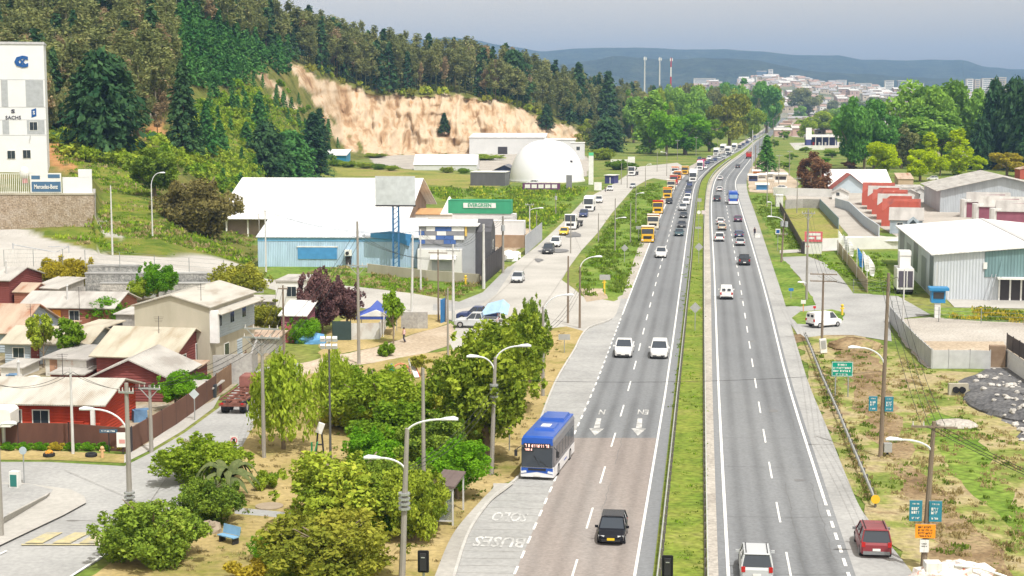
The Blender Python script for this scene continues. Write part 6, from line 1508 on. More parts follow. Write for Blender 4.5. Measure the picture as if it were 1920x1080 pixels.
t=H('chapel','blue-grey gabled front wing with a red roof before the white hall','building',1562,1624,362,352,327,9,'y',multi('pale_blue_wall',[(.42,.50,.56),(.50,.57,.62)],.4),red_roof,over=.7,rz=-6)
t=H('barn','wide grey barn with a pale gable roof below the yellow-green trees','barn',1762,1985,398,357,331,34,'y',corr('grey_barn_wall',(.42,.46,.50),.8,'X',.1),pale_roof,over=1,rz=-8)
t=H('shed','tan shed with a rusty roof under the yellow-green trees','shed',1684,1712,347,336,325,8,'mono',multi('tan_wall',[(.45,.33,.23),(.52,.40,.29)],.4),rust_roof,over=.2,rz=-5)
t=H('shed','flat brown shed in front of the grey barn','shed',1770,1802,366,350,347,6,'flat',multi('brown_wall',[(.36,.25,.20),(.42,.30,.25)],.4),red_roof,over=.2,rz=-5)
t=H('shed','long salmon-coloured shed along the barn wall','shed',1806,1852,372,356,352,6,'flat',multi('salmon_wall',[(.50,.28,.22),(.56,.33,.27)],.4),rust_roof,over=.2,rz=-5)
t=H('shed','low white shed with a long pale roof behind the plum row','shed',1672,1730,362,352,347,8,'mono',white_wall,pale_roof,over=.3,rz=-5)
t=H('house','red-walled house cut by the frame edge beside the golden tree','house',1912,1960,336,318,312,8,'y',rose_wall,rust_roof,over=.2,rz=-5)
p=P(1510,273);t=thing('filling_station','white filling station canopy with blue lower front beyond the grass field','building',p,R(-3));d_=p.y;w_=M(64,d_)
MB().span(.5,w_,-1,12,5.0,6.2).build('canopy',frame_w,t);MB().span(1,w_-.5,8,11,0,4.9).build('shop_wall',flat('station_navy',(.06,.07,.2),.5),t)
for i in range(5):MB().span(2+i*w_/5.2,2.5+i*w_/5.2,1,1.5,0,5.0).build('column',frame_w,t)
MB().span(0,3.4,-1.3,-.9,3.6,10.5).build('pylon',frame_w,t);MB().span(.3,3.1,-1.2,-1.0,0,3.6).build('pylon_base',flat('station_navy',(.06,.07,.2),.5),t)
for x,c in((w_*.25,lampr),(w_*.42,frame_w),(w_*.6,frame_w)):MB().span(x-.5,x+.5,2,3,0,2.0).build('pump',c,t)
t=thing('low_wall','white forecourt wall in front of the filling station','wall',P(1490,281),R(-2));MB().span(0,M(56,860),0,.4,0,2.4).build('wall',white_wall,t)
for x0,x1,yb,ye,m,lb in[(1412,1424,330,319,to,'orange roadside stall at the bend'),(1404,1420,340,327,CC['blue'],'navy roadside stall under the electricity poles'),(1421,1436,338,326,frame_w,'white box stall behind the navy stall'),(1418,1440,356,344,flat('stall_blue',(.06,.25,.55),.5),'bright blue tarpaulin stall with a white top'),(1452,1475,342,325,frame_w,'white box trailer behind the stalls'),(1438,1450,336,324,frame_w,'small white van body used as a stall')]:
    q=P(x0,yb);t=thing('market_stall',lb,'stall',q,R(-8));w_=M(x1-x0,q.y);h_=ZT(ye,q.y)
    MB().span(0,w_,0,2.4,0,h_-.4).build('body',m,t);MB().slab((-.4,-.6,h_-.4),(w_+.4,-.6,h_-.4),(w_+.4,2.8,h_),(-.4,2.8,h_),-.12).build('roof',frame_w,t);MB().span(.3,w_-.3,-.05,-.003,.9,h_-1.0).build('counter',trim_d,t)
p=P(1509,476);t=thing('gatehouse','white gatehouse with a red and white sign board on its roof','building',p,R(-6));w_=M(31,p.y)
MB().span(0,w_,0,3,0,ZT(453,p.y)).build('wall',white_wall,t);MB().span(-.5,0,.1,2.6,0,2.0).build('side_door',trim_d,t);z_=ZT(453,p.y)
MB().span(-.1,w_+.1,-.15,.05,z_+.003,ZT(434,p.y)).build('sign',flat('sign_red',(.60,.13,.15),.5),t)
for k,(a,b_,c_,e_)in enumerate([(.25,w_-.25,.25,.7),(.25,w_*.55,.95,1.35),(w_*.65,w_-.2,.85,1.4)]):MB().span(a,b_,-.2,-.16,z_+(ZT(434,p.y)-z_)-c_-(e_-c_),z_+(ZT(434,p.y)-z_)-c_).build('sign_panel',frame_w,t)
def fence(name,label,cat,pts,h,mat,post=None,pm=None,th=.08,zb=0.0,panel='panel',gap=0.0,cap=100):
    """wall or fence along photo pixels"""
    w=[P(x,y,zb)for x,y in pts];o=w[0];t=thing(name,label,cat,o)
    n=0
    for a,b in zip(w,w[1:]):
        a,b=a-o,b-o;d=b-a;L=Vector((d.x,d.y,0)).length;a3=math.atan2(d.y,d.x)
        mb=MB();c=(a+b)/2;mb.box((c.x,c.y,gap+h/2),(L,th,h),rz=a3);mb.build(panel,mat,t)
        if post:
            k=max(1,int(L/post))
            for i in range(k+1):
                if n>=cap:break
                q=a+d*i/k;MB().tube((q.x,q.y,0),(q.x,q.y,h+gap+.1),.06,n=5).build('post',pm or mat,t);n+=1
    return t
pales=corr('brown_palings',(.16,.075,.055),3.5,'X',.2,.8,0,.6);pales2=corr('brown_palings_side',(.17,.085,.06),3.5,'Y',.2,.8,0,.6)
fence('paling_fence','brown paling fence along the verge in front of the red house','fence',[(-60,836),(130,838),(246,848)],1.9,pales,3.0,trim_d)
fence('paling_fence','brown paling fence running up the side street','fence',[(248,846),(330,796),(405,742)],1.9,pales2,3.0,trim_d)
fence('mesh_fence','rusty mesh fence at the upper end of the side street','fence',[(407,741),(445,712),(462,695)],2.0,multi('rust_mesh',[(.18,.11,.07),(.26,.17,.11)],.8),2.5)
fence('garden_wall','grey concrete yard wall below the bare concrete house','wall',[(400,722),(472,718),(482,690)],2.9,grey_wall,th=.2)
fence('garden_wall','grey concrete block wall behind the feathery tree','wall',[(752,616),(802,616)],2.0,grey_wall,th=.2)
fence('gate','dark green metal gate in the shade of the purple trees','gate',[(624,638),(658,638)],2.2,flat('dark_gate',(.035,.06,.06),.5),2.2)
fence('sheet_fence','fence of mixed metal sheets around the blue market tent','fence',[(658,637),(712,636),(724,614),(734,606)],1.9,multi('mixed_sheets',[(.40,.33,.28),(.55,.55,.54),(.62,.63,.63)],.6,bump=0),1.8)
fence('door_gate','bright blue door standing in the corner fence by the pole','gate',[(827,606),(836,602)],2.9,blue_door,th=.15)
fence('block_wall','pale block wall between the grass and the blue shed yard','wall',[(690,512),(800,525),(900,533)],1.5,conc_wall,th=.25)
fence('slat_gate','black slatted gate of the workshop yard','gate',[(903,536),(940,504)],3.6,corr('black_slats',(.035,.03,.035),3,'Z'),2)
fence('panel_fence','grey metal panel fence beside the service road trees','fence',[(985,478),(1016,450)],3.4,gp,2.5)
fence('concrete_fence','grey concrete panel fence curving along the gravel yard','fence',[(1668,604),(1690,632),(1716,662),(1746,691)],2.0,multi('fence_concrete',[(.38,.39,.41),(.50,.51,.52)],.8),1.9)
fence('metal_gate','light grey metal gate panels at the end of the curving concrete fence','gate',[(1748,691),(1778,691),(1818,691),(1856,692)],1.9,flat('gate_grey',(.50,.51,.52),.5),2.5)
fence('wall_block','brown mud-stained wall end beside the grey gate','wall',[(1854,687),(1884,688)],2.2,multi('mud_wall',[(.22,.15,.10),(.32,.24,.17)],.9),th=1.0)
fence('yard_wall','white yard wall topped by a dark slat screen at the frame edge','wall',[(1886,686),(1960,738)],1.7,white_wall,th=.3)
fence('slat_screen','dark slat screen on the white yard wall','fence',[(1886.5,684),(1962,735)],1.5,corr('dark_slats',(.05,.035,.035),4,'Z'),2.5,trim_d,gap=1.75)
fence('boarded_fence','tan boarded fence behind the row of flags','fence',[(1570,471),(1596,506),(1626,548)],1.9,corr('tan_boards',(.38,.30,.20),2,'Y'),2.5)
fence('sheet_fence','blue-grey sheet fence along the alley to the red terraces','fence',[(1537,391),(1556,412),(1572,430)],2.4,flat('fence_blue_grey',(.20,.30,.36),.5),3)
fence('boundary_wall','pale grey boundary wall below the red terraces','wall',[(1566,388),(1592,396),(1620,424),(1648,444)],2.3,multi('pale_blue_grey',[(.42,.47,.52),(.52,.56,.60)],.5),th=.2)
fence('boundary_wall','grey wall along the top of the mown lot','wall',[(1472,392),(1505,390),(1538,391)],2.3,grey_wall,th=.2)
fence('boundary_wall','dark fence along the mown lot by the electricity poles','fence',[(1462,392),(1480,425),(1505,472)],1.7,flat('fence_dark',(.10,.08,.06),.8),2.5)
fence('boundary_wall','long white boundary wall between the lot and the alley','wall',[(1541,470),(1590,468),(1692,466)],2.2,white_wall,th=.2)
fence('boundary_wall','white wall with dark gates behind the stalls','wall',[(1450,366),(1560,370)],2.3,white_wall,th=.2)
t=H('shed','white cube shed at the corner of the mown lot','shed',1455,1468,388,367,366,4,'flat',white_wall,frame_w,over=.1,rz=-6)
t=H('low_building','long low building with a blinding white roof behind the flags','building',1592,1690,466,452,446,6,'mono',white_wall,whr,over=.4,rz=-4)
wire=flat('fence_wire',(.30,.33,.33),.5,.4)
def wirefence(label,pts,h,gap=2.5,z=None,group=None):
    w=[p if isinstance(p,Vector)else P(*p)for p in pts];o=w[0];t=thing('wire_fence',label,'fence',o);mb=MB();k_=0
    for a,b in zip(w,w[1:]):
        k=max(1,int((b-a).length/gap))
        for i in range(k+1):
            q=a.lerp(b,i/k)-o;MB().tube(q,q+Vector((0,0,h)),.05,n=5).build('post',wire,t)
        for zz in(.25,.5,.75,1):mb.tube(a-o+Vector((0,0,h*zz)),b-o+Vector((0,0,h*zz)),.018,n=4)
    mb.build('wire',wire,t);return t
wirefence('thin wire fence on the lip of the gabion terraces',[PD(160,500,223),PD(420,520,223)],2.4,4)
wirefence('green wire fence on the ramp above the maroon timber house',[PD(8,500,224),PD(118,498,224)],2.4,3)
wirefence('wire fence in front of the gravel yard below the grass strip',[(1672,592),(1760,604),(1920,610)],1.9,4)
wirefence('low wire fence along the grass by the warehouse',[(1600,548),(1668,553)],1.9,3)
t=thing('swing_gate','open steel swing gate on the ramp above the houses','gate',PD(25,478,228));L_=M(105,228)
MB().tube((0,0,1.5),(L_*.8,0,.35),.07,n=5).tube((L_*.63,0,1.2),(L_,0,1.2),.06,n=5).tube((L_*.7,0,.2),(L_,0,1.2),.05,n=5).build('bar',gp,t);MB().tube((0,0,0),(0,0,1.7),.09,n=6).tube((L_,0,-.5),(L_,0,1.4),.08,n=6).build('post',gp,t)
cw=[multi('town_white',[(.66,.64,.61),(.76,.74,.71)],.1,bump=0),multi('town_cream',[(.50,.42,.33),(.56,.48,.39)],.1,bump=0),multi('town_rose',[(.44,.30,.25),(.50,.36,.30)],.1,bump=0)]
crf=[roofm('town_roof_red',(.38,.26,.21)),roofm('town_roof_grey',(.34,.33,.33)),roofm('town_roof_pale',(.55,.53,.50))]
protoh=[]
for i in range(6):
    W_,D_,h_=9+i%3*2,8,5+(i%2)*2.5;mb=MB()
    mb.mat(0).prism([(0,-3),(D_,-3),(D_,h_),(D_/2,h_+2),(0,h_)],'x',-W_/2,W_/2);mb.mat(1)
    mb.slab((-W_/2-.4,-.5,h_-.2),(W_/2+.4,-.5,h_-.2),(W_/2+.4,D_/2,h_+2.05),(-W_/2-.4,D_/2,h_+2.05),-.2)
    mb.slab((-W_/2-.4,D_/2,h_+2.05),(W_/2+.4,D_/2,h_+2.05),(W_/2+.4,D_+.5,h_-.2),(-W_/2-.4,D_+.5,h_-.2),-.2)
    mb.mat(2)
    for x in(-W_/4,W_/4):mb.box((x,-.02,h_*.55),(1.6,.1,1.5))
    me=mb.build('town_house',[cw[i%3],crf[i%3],trim_d]);protoh.append(me.data);bpy.data.objects.remove(me)
random.seed(5);spots=[]
for(xa,xb,da,db,n_)in[(1385,1560,3300,4000,135),(1300,1345,3700,3950,10),(1560,1720,3000,3900,80),(1720,1860,2700,3900,40),(1420,1560,2500,3200,25)]:
    for _ in range(n_):spots.append((random.uniform(xa,xb),random.uniform(da,db)))
for px,d in spots:
    o=link(bpy.data.objects.new('town_house',random.choice(protoh)),None,((px-960)/FPX*d,d,town_z(px,d)),R(random.uniform(-25,25)))
    s=random.uniform(1.0,1.7);o.scale=(s*1.1,s,s)
    tag(o,'small pale house among the many on the hazy town hillside','house','houses of the far town')
sp2=[(random.uniform(0,1),random.uniform(206,262))for _ in range(46)]
for u,y in sp2:
    x0=interps(E_RS,y)+6+(y-YH)*.05;x=x0+u*(70+(y-205)*.9);q=P(x,y);o=link(bpy.data.objects.new('roadside_house',random.choice(protoh)),None,q,R(random.uniform(-20,5)));s=random.uniform(.7,1.15);o.scale=(s*1.2,s,s*.75);tag(o,'low hazy house among the trees beside the far highway','house','houses beside the far highway')
def block(label,px,d,w,yt,m,dep=18,nf=8):
    z=town_z(px,d)-3;W_=M(w,d);h_=ZT(yt,d)-z;t=thing('apartment_block',label,'building',((px-960)/FPX*d,d,z),R(-6))
    MB().span(-W_/2,W_/2,0,dep,-4,h_).build('wall',m,t);MB().span(-W_/2-.5,W_/2+.5,-.5,dep+.5,h_+.01,h_+1.6).build('roof',crf[2],t)
    mb=MB()
    for k in range(nf):mb.span(-W_/2+2,W_/2-2,-.25,-.02,h_*(k+.35)/nf,h_*(k+.75)/nf)
    mb.build('window_band',flat('town_window',(.16,.2,.25),.3),t)
for a in[('pale apartment tower with a bright top in the middle of the far town',1662,3700,16,152,cw[0]),('dark grey apartment tower beside the pale one in the far town',1686,3700,16,152,multi('town_grey',[(.22,.25,.30),(.28,.31,.36)],.1,bump=0)),
 ('narrow white apartment tower past the dark grey one',1700,3600,9,152,cw[0]),('wide white block beyond the narrow tower',1717,3600,18,158,cw[0]),('low pale block above the far houses',1573,3900,18,151,cw[0]),('second low pale block above the far houses',1592,3900,10,155,cw[1]),
 ('long low white block in the far town centre',1615,3800,28,157,cw[0]),('grey-blue office block on the crest of the far town',1424,4000,18,134,multi('town_blue',[(.12,.2,.30),(.16,.25,.36)],.1,bump=0)),('small pale block on the crest beside the far transmitter',1441,4000,8,131,cw[0]),
 ('white long block on the wooded shoulder of the far town',1318,3900,40,148,cw[0]),('tall pale tower over the grey-green trees',1812,3400,12,149,cw[0]),('twin of the tall pale tower over the grey-green trees',1826,3400,10,150,cw[1]),
 ('broad pale slab over the trees near the frame edge',1846,3400,22,148,cw[0]),('cream slab over the black conifers',1872,3500,14,146,cw[1]),('white mid-rise left of the slabs over the trees',1790,3500,16,154,cw[0]),('small tower over the trees by the slabs',1776,3600,8,157,cw[0])]:block(*a)
for i,(x,y,w,h,c,lb)in enumerate([(1470,206,22,12,frame_w,'white roadside hall where the highway vanishes'),(1462,216,14,7,kb,'blue shopfront where the highway vanishes'),(1498,228,26,8,cw[1],'long cream roadside shop in the distance'),(1476,236,14,6,cw[2],'rose roadside shop in the distance'),(1530,222,30,7,cw[0],'long white roadside hall in the distance'),(1565,226,30,18,cw[1],'salmon square building beside the deep green poplar'),(1662,258,18,50,cw[0],'pale building glimpsed between the poplars'),(1520,240,18,6,cw[2],'low brown shop in the distance')]):
    q=P(x,y);t=thing('roadside_building',lb,'building',q,R(-12));W_=M(w,q.y);h_=max(4,M(h,q.y));MB().span(-W_/2,W_/2,0,25,-.2,h_).build('wall',c,t);MB().span(-W_/2-1,W_/2+1,-1,26,h_+.01,h_+1).build('roof',crf[i%3],t)
    mb=MB()
    for k in range(5):mb.span(-W_/2+W_*(k+.15)/5,-W_/2+W_*(k+.75)/5,-.2,-.02,1,h_*.6)
    mb.build('shop_window',trim_d,t)
pole_c=multi('pole_concrete',[(.24,.225,.20),(.35,.33,.30)],1.0,stretch=(1,1,.3),bump=.1);pole_w=multi('pole_timber',[(.17,.13,.10),(.27,.22,.17)],1.5,stretch=(1,1,.15),bump=.3)
pole_l=flat('pole_light',(.55,.55,.54),.5);galv=flat('galvanised',(.42,.44,.45),.4,.5);lampm=flat('lamp_head',(.72,.74,.78),.35);cer=flat('insulator',(.55,.53,.50),.3);tank=flat('transformer_can',(.36,.38,.40),.5)
TOPS={}
def pole(key,label,bx,by,ty,mat=pole_c,r=.14,lamps=(),arms=(),cans=0,rings=None,name=None,cat=None,group=None,topx=None,d=None,z=0.0,brace=False):
    """lamps: (head px, head py, attach py); arms: (py, half width m)"""
    p=PD(bx,by,d)if d else P(bx,by,z);d=p.y;h=ZT(ty,d)-p.z;lean=M((topx-bx),d)if topx else 0
    lampy=bool(lamps)
    t=thing(name or('street_lamp' if lampy else 'utility_pole'),label,cat or('street lamp' if lampy else 'pole'),p,0,group)
    MB().tube((0,0,-.2),(lean,0,h),r,r*.62,8).build('post',mat,t);TOPS[key]=p+Vector((lean,0,h))
    def zz(py):return ZT(py,d)-p.z
    for hx,hy,ay in lamps:
        x=M(hx-bx,d);z1=zz(hy);z0=min(zz(ay),h);s=1 if x>0 else-1
        a=Vector((lean*z0/h,0,z0));e=Vector((x,-.2,z1));pts=[]
        for i in range(9):
            q=i/8;pts.append(Vector((a.x+(e.x-a.x)*(1-math.cos(q*math.pi/2))if abs(e.z-a.z)>.3 else a.x+(e.x-a.x)*q,a.y+(e.y-a.y)*q,a.z+(e.z-a.z)*(math.sin(q*math.pi/2)))))
        arm=MB().path(pts,.06,6).build('lamp_arm',lampm,t)
        MB().loft([[(e.x+s*u,e.y+v,e.z+w_)for v,w_ in((-.07*k,-.06),(.07*k,-.06),(.10*k,.02),(.05*k,.09*k),(-.05*k,.09*k),(-.10*k,.02))]for u,k in((-.1,.7),(.15,1.4),(.6,1.9),(.85,.9))]).build('lamp_head',lampm,arm)
    for ay,hw in arms:
        z0=zz(ay);xo=lean*z0/h
        a=MB().box((xo,-.12,z0),(hw*2,.12,.12),rz=R(-12)).build('crossarm',pole_w if mat is pole_w else galv,t)
        m=MB()
        for k in(-.9,-.45,.45,.9):m.tube((xo+hw*k,-.12-hw*k*math.sin(R(12)),z0+.06),(xo+hw*k,-.12-hw*k*math.sin(R(12)),z0+.3),.05,.03,6)
        m.build('insulator',cer,a)
        if brace:
            MB().tube((xo-hw*.8,-.15,z0),(xo,-.1,z0-hw*.9),.04,n=4).tube((xo+hw*.8,-.15,z0),(xo,-.1,z0-hw*.9),.04,n=4).build('brace',galv,t)
    for k in range(cans):
        z0=h*.80-k*.1;x=(-.35 if k==0 else .35)*(1 if cans>1 else 0)
        MB().tube((x+lean*.8,-.4,z0-.5),(x+lean*.8,-.4,z0+.4),.3,.3,10).box((x+lean*.8,-.15,z0),(.1,.3,.2)).build('transformer',tank,t)
    if rings:
        z0=zz(rings);m=MB()
        for k in range(4):m.tube((lean*z0/h,0,z0+k*.28),(lean*z0/h,0,z0+k*.28+.13),r*1.7,n=9)
        m.build('cable_rings',galv,t)
    return t
pole('a1','tallest double-armed lamp post, at the bottom edge beside the bus stop',753,1095,803,pole_c,.2,[(835,785,812),(712,857,885)],rings=955,topx=766)
pole('a2','double-armed lamp post between the dark roadside trees and the bus',921,890,670,pole_c,.19,[(975,648,680),(897,668,700)],rings=745,topx=929)
pole('a3','single-armed lamp post at the end of the roadside trees',1018,742,575,pole_c,.17,[(1058,553,590)],rings=655)
pole('a4','brown timber pole at the mouth of the service road, nearer the highway lamp',1065,606,480,pole_w,.15)
pole('a5','timber pole with a lamp arm at the mouth of the service road',1087,615,500,pole_w,.15,[(1115,481,505)])
pole('b1','tall concrete pole with a lamp arm standing at the yellow crossing',245,1008,718,pole_c,.2,[(182,766,815)],arms=[(735,.5)],rings=950)
pole('b2','concrete pole joined by a crossbeam to the pole at the yellow crossing',284,848,722,pole_c,.18,arms=[(728,.9)],brace=True)
pole('b3','slim pale pole on the verge before the brown paling fence',137,851,690,pole_l,.13)
pole('b4','grey pole cut by the frame edge at the white pavement island',2,1008,712,pole_c,.2,[(16,793,830)])
t=pole('c1','weathered portal pole with braced double crossarms beside the truck chassis',495,858,628,pole_c,.17,arms=[(616,1.4),(633,1.5)],brace=True)
pole('c2','thin dark mast with a floodlight rack in the park',620,876,655,flat('dark_mast',(.10,.10,.10),.5),.1)
t=thing('floodlight_rack','rack of pale floodlights on top of the thin dark mast in the park','floodlight',TOPS['c2'])
for r_ in range(2):
    MB().box((0,0,.1+r_*.55),(1.3,.08,.08)).build('bracket',galv,t)
    for k in range(3):MB().box((-.45+k*.45,-.15,.25+r_*.55),(.34,.3,.3),rx=R(25)).build('floodlight',lampm,t)
MB().tube((0,0,-.1),(0,0,.8),.05,n=6).build('stem',galv,t)
pole('c3','tallest bare grey pole on the grass before the blue market tent',673,682,415,pole_c,.18,arms=[(498,1.1)],brace=True)
pole('c4','plain pole rising out of the park trees',795,1000,690,pole_c,.16)
pole('c5','plain thin pole on the dirt path near the walking person',840,668,540,pole_c,.13)
pole('c6','timber pole in front of the plum coloured house',533,692,535,pole_w,.14,arms=[(541,.5)])
pole('c7','leaning grey pole beside the dark roadside trees',972,700,580,pole_c,.15,topx=968)
pole('d1','pale pole on the grass slope beside the ramp, with wires',211,476,348,pole_l,.15,z=4.5)
pole('d2','lamp post on the grass slope under the brownish bush',286,440,345,pole_l,.13,[(303,324,350)],z=6)
pole('d3','pair-forming tall pole at the corner of the blue shed',499,512,392,pole_l,.15)
pole('d4','shorter pole beside the tall pole at the corner of the blue shed',487,492,400,pole_c,.12)
pole('e1','white concrete pole at the gate of the workshop yard',907,541,420,pole_l,.24)
pole('e2','grey concrete pole with a dark transformer at the workshop gate',943,512,405,pole_c,.24,cans=1)
pole('e3','white pole on the corner pavement opposite the checkered workshop',850,602,458,pole_l,.2,arms=[(470,.9)])
pole('e4','pale pole on the grass before the checkered workshop',789,546,430,pole_l,.15)
pole('e5','pale double pole behind the grey block wall',772,584,440,pole_l,.18,topx=775)
pole('e6','thin dark pole with crossarm on the grass before the white shutter',822,602,468,pole_w,.12,arms=[(474,1.2)])
pole('e7','thin pole with a bent pipe top by the blue door',836,604,545,pole_w,.09)
pole('f1','lamp post behind the grey panel fence',993,470,386,pole_l,.14,[(1010,390,396)],arms=[(384,.8)])
pole('f2','short pole beside the lamp post behind the grey panel fence',1006,458,396,pole_c,.11)
pole('f3','transformer pole in the meadow by the white lorries',1042,405,362,pole_c,.13,cans=1)
for k,(bx,by,ty,lm)in enumerate([(1122,455,400,None),(1153,470,372,(1165,408,412)),(1182,455,380,None),(1192,420,352,(1200,362,366)),(1070,475,405,None),(1176,352,300,None),(1165,346,305,None),(1210,352,312,(1216,308,316)),(1250,330,282,(1242,285,290)),(1232,322,283,None)]):
    pole('g%d'%k,['bare pole on the inner edge of the grass verge by the black parked car','lamp post in the grass verge by the orange dump lorry','bare pole in the middle of the grass verge','lamp post in the upper grass verge','bare pole at the kerb facing the parked cars','pole at the far bend of the service road','twin pole at the far bend of the service road','lamp post where the verge ends','lamp post at the crossing by the last lorries','pole at the crossing by the last lorries'][k],bx,by,ty,pole_c,.12,[lm]if lm else[])
pole('h1','tall timber pole with two teal banners and a lamp, between guardrail and soil bank',1651,857,512,pole_w,.19,[(1604,651,690)],topx=1657)
pole('h2','timber pole with two teal banners and an orange notice beside the maroon car',1731,1066,790,pole_w,.2,[(1678,823,850)],arms=[(800,1.3)],topx=1743)
pole('h3','pole with twin crossarms rising behind the white parked van',1541,642,512,pole_w,.16,arms=[(514,1.5),(527,1.5)])
pole('h4','tall pole with a lamp between the two grass islands',1512,562,392,pole_c,.18,[(1506,529,535)],arms=[(400,.9)],brace=True)
pole('h5','transformer pole with a white lamp beside the mown lot',1465,492,400,pole_w,.18,[(1446,406,418)],cans=2,topx=1469,arms=[(440,.7)])
pole('h6','thin bare pole at the gate of the gravel yard',1693,606,505,pole_l,.12)
pole('h7','thin pole in front of the blue kiosk',1755,572,495,pole_l,.08)
pole('h8','pole behind the red and white sign of the gatehouse',1494,400,330,pole_c,.13,arms=[(335,.8)])
pole('h9','pole at the edge of the roadside stalls',1438,388,312,pole_c,.13)
pole('h10','tall lamp pole at the bend, above the red lorry',1410,322,244,pole_l,.2)
pole('h11','dark timber pole next to the tall lamp pole at the bend',1416,324,272,pole_w,.18)
pole('h12','small lamp post on the side grass by the mown lot',1446,410,378,pole_l,.1,[(1444,379,382)])
for k,(bx,by,ty)in enumerate([(1424,300,250),(1430,282,236),(1440,272,228),(1450,262,222),(1456,252,214),(1463,243,208),(1470,234,202),(1474,226,198),(1480,330,282),(1460,345,290),(1398,268,232),(1412,258,224),(1270,300,262),(1305,292,256),(1345,280,248),(1372,268,240)]):
    pole('i%d'%k,'thin distant pole in the line beside the far highway',bx,by,ty,pole_c,.16,[],group='poles along the far highway',arms=[(ty+2,1.0)])
for key,bx,ty,lb in[('j1',1208,106,'slim pale radio mast on the wooded skyline'),('j2',1236,107,'telecom mast with a crown of antennas on the wooded skyline'),('j3',1257,108,'red and white striped telecom mast on the wooded skyline')]:
    d=1900;p=PD(bx,215,d);t=thing('telecom_mast',lb,'mast',p);h=ZT(ty,d)-p.z
    for k in range(6):MB().tube((0,0,h*k/6),(0,0,h*(k+1)/6),1.2-k*.1,1.1-k*.1,6).build('mast_section',(lampr if k%2 else frame_w)if key=='j3' else pole_l,t)
    for k in range(3):MB().box((math.cos(k*2.1)*1.6,math.sin(k*2.1)*1.6,h-2.5),(.9,.9,3.2)).build('antenna',frame_w,t)
wirem=flat('cable_black',(.03,.03,.03),.6)
def wire_(label,pts,n=3,spread=.45,sag=.8,r=.018,drop=.3,rr=None):
    t=thing('power_line',label,'cable',pts[0]);o=pts[0]
    for k in range(n):
        off=Vector(((k-(n-1)/2)*spread,0,-drop));path=[]
        for a,b in zip(pts,pts[1:]):
            for i in range(13):q=i/12;path.append(a.lerp(b,q)-o+off+Vector((0,0,-4*sag*q*(1-q)*(.8+.12*k))))
        MB().path(path,r,4).build('wire',wirem,t)
T_=TOPS
wire_('cables strung from the orange-notice pole to the banner pole and the twin-crossarm pole',[T_['h2'],T_['h1'],T_['h3']],4)
wire_('cables strung from the twin-crossarm pole to the transformer pole by the mown lot',[T_['h3'],T_['h4'],T_['h5'],T_['h9']],3)
wire_('cables running out of the frame from the orange-notice pole',[T_['h2'],T_['h2']+Vector((9,-34,0))],3)
wire_('cables between the tall double-armed lamp and the one near the bus',[T_['a1'],T_['a2'],T_['a3'],T_['a5']],3,.3,.9,drop=2.4)
wire_('cables from the crossing pole over the side street to the portal pole',[T_['b1'],T_['c1'],T_['c6']],3,.5,.9)
wire_('cables between the frame-edge pole and the crossbeam pole',[T_['b4'],T_['b3'],T_['b2']],2,.4,.7)
wire_('cables from the portal pole to the tallest bare pole',[T_['c1'],T_['c3'],T_['e3']],3,.5,1.2,drop=1.5)
wire_('cables from the grass slope pole to the corner of the blue shed',[T_['d1'],T_['d3'],T_['e4']],2,.3,1.6)
wire_('cables along the workshop front',[T_['e4'],T_['e3'],T_['e1'],T_['e2'],T_['f1']],3,.4,.8)
wire_('single cable sagging across both carriageways',[P(921,890)+Vector((0,0,7.4)),P(1651,857)+Vector((0,0,7.0))],1,0,.6,.014)
gr=flat('guardrail_steel',(.46,.47,.46),.55,.0,var=.15);grp=flat('guardrail_post',(.13,.12,.11),.7)
def guardrail(label,pts,step=4.0,cap=100,side=1,end=None,mat=gr):
    o=pts[0].copy();o.z=0;t=thing('guardrail',label,'guardrail',o);acc=0;n=0;L=[Vector((p.x-o.x,p.y-o.y,0))for p in pts];mb=MB()
    rings=[]
    for i,p in enumerate(L):
        d=(L[min(i+1,len(L)-1)]-L[max(i-1,0)]).normalized();nx=Vector((d.y,-d.x,0))*side
        rings.append([p+nx*a+Vector((0,0,z))for a,z in((0,.5),(.05,.55),(0,.66),(.05,.77),(0,.82),(-.03,.82),(-.03,.5))])
    mb.loft(rings);mb.build('rail',mat,t);rest=MB()
    for a,b in zip(L,L[1:]):
        l=(b-a).length
        while acc<l:
            q=a+(b-a)*(acc/l);d=(b-a).normalized();nx=Vector((d.y,-d.x,0))*-side
            m=MB()if n<cap else rest
            m.box((q.x+nx.x*.12,q.y+nx.y*.12,.42),(.14,.14,.84),rz=math.atan2(d.y,d.x))
            if n<cap:m.build('post',grp,t)
            n+=1;acc+=step
        acc-=l
    if rest.v:tag(rest.build('post_row',grp,t),kind='stuff')
    if end:MB().tube((L[end].x,L[end].y-.06,.65),(L[end].x,L[end].y+.06,.65),.42,n=14).build('end_reflector',flat('reflector_yellow',(.75,.45,.03),.5),t)
    return t
ys_=rows(1112,300,90)
guardrail('steel guardrail on the inner edge of the outbound carriageway, dark posts',[P(interps(E_MR,y)-(y-YH)*.006,y)for y in ys_],2.0,100,1)
guardrail('steel guardrail on the inner edge of the inbound carriageway',[P(interps(E_ML,y)+(y-YH)*.012,y)for y in ys_],2.0,100,-1)
guardrail('short grey guardrail along the dry verge, ending in a yellow disc',[P(1638,950),P(1620,905),P(1597,850),P(1573,790),P(1540,716),P(1520,664),P(1507,634)],2.0,100,-1,0 if False else None)
q=P(1641,953);t=thing('reflector_post','yellow disc marker at the end of the verge guardrail','marker',q);MB().tube((0,-.04,.62),(0,.04,.62),.3,n=16).build('disc',flat('reflector_yellow',(.75,.45,.03),.5),t);MB().tube((0,.06,0),(0,.06,.7),.05,n=6).build('post',grp,t)
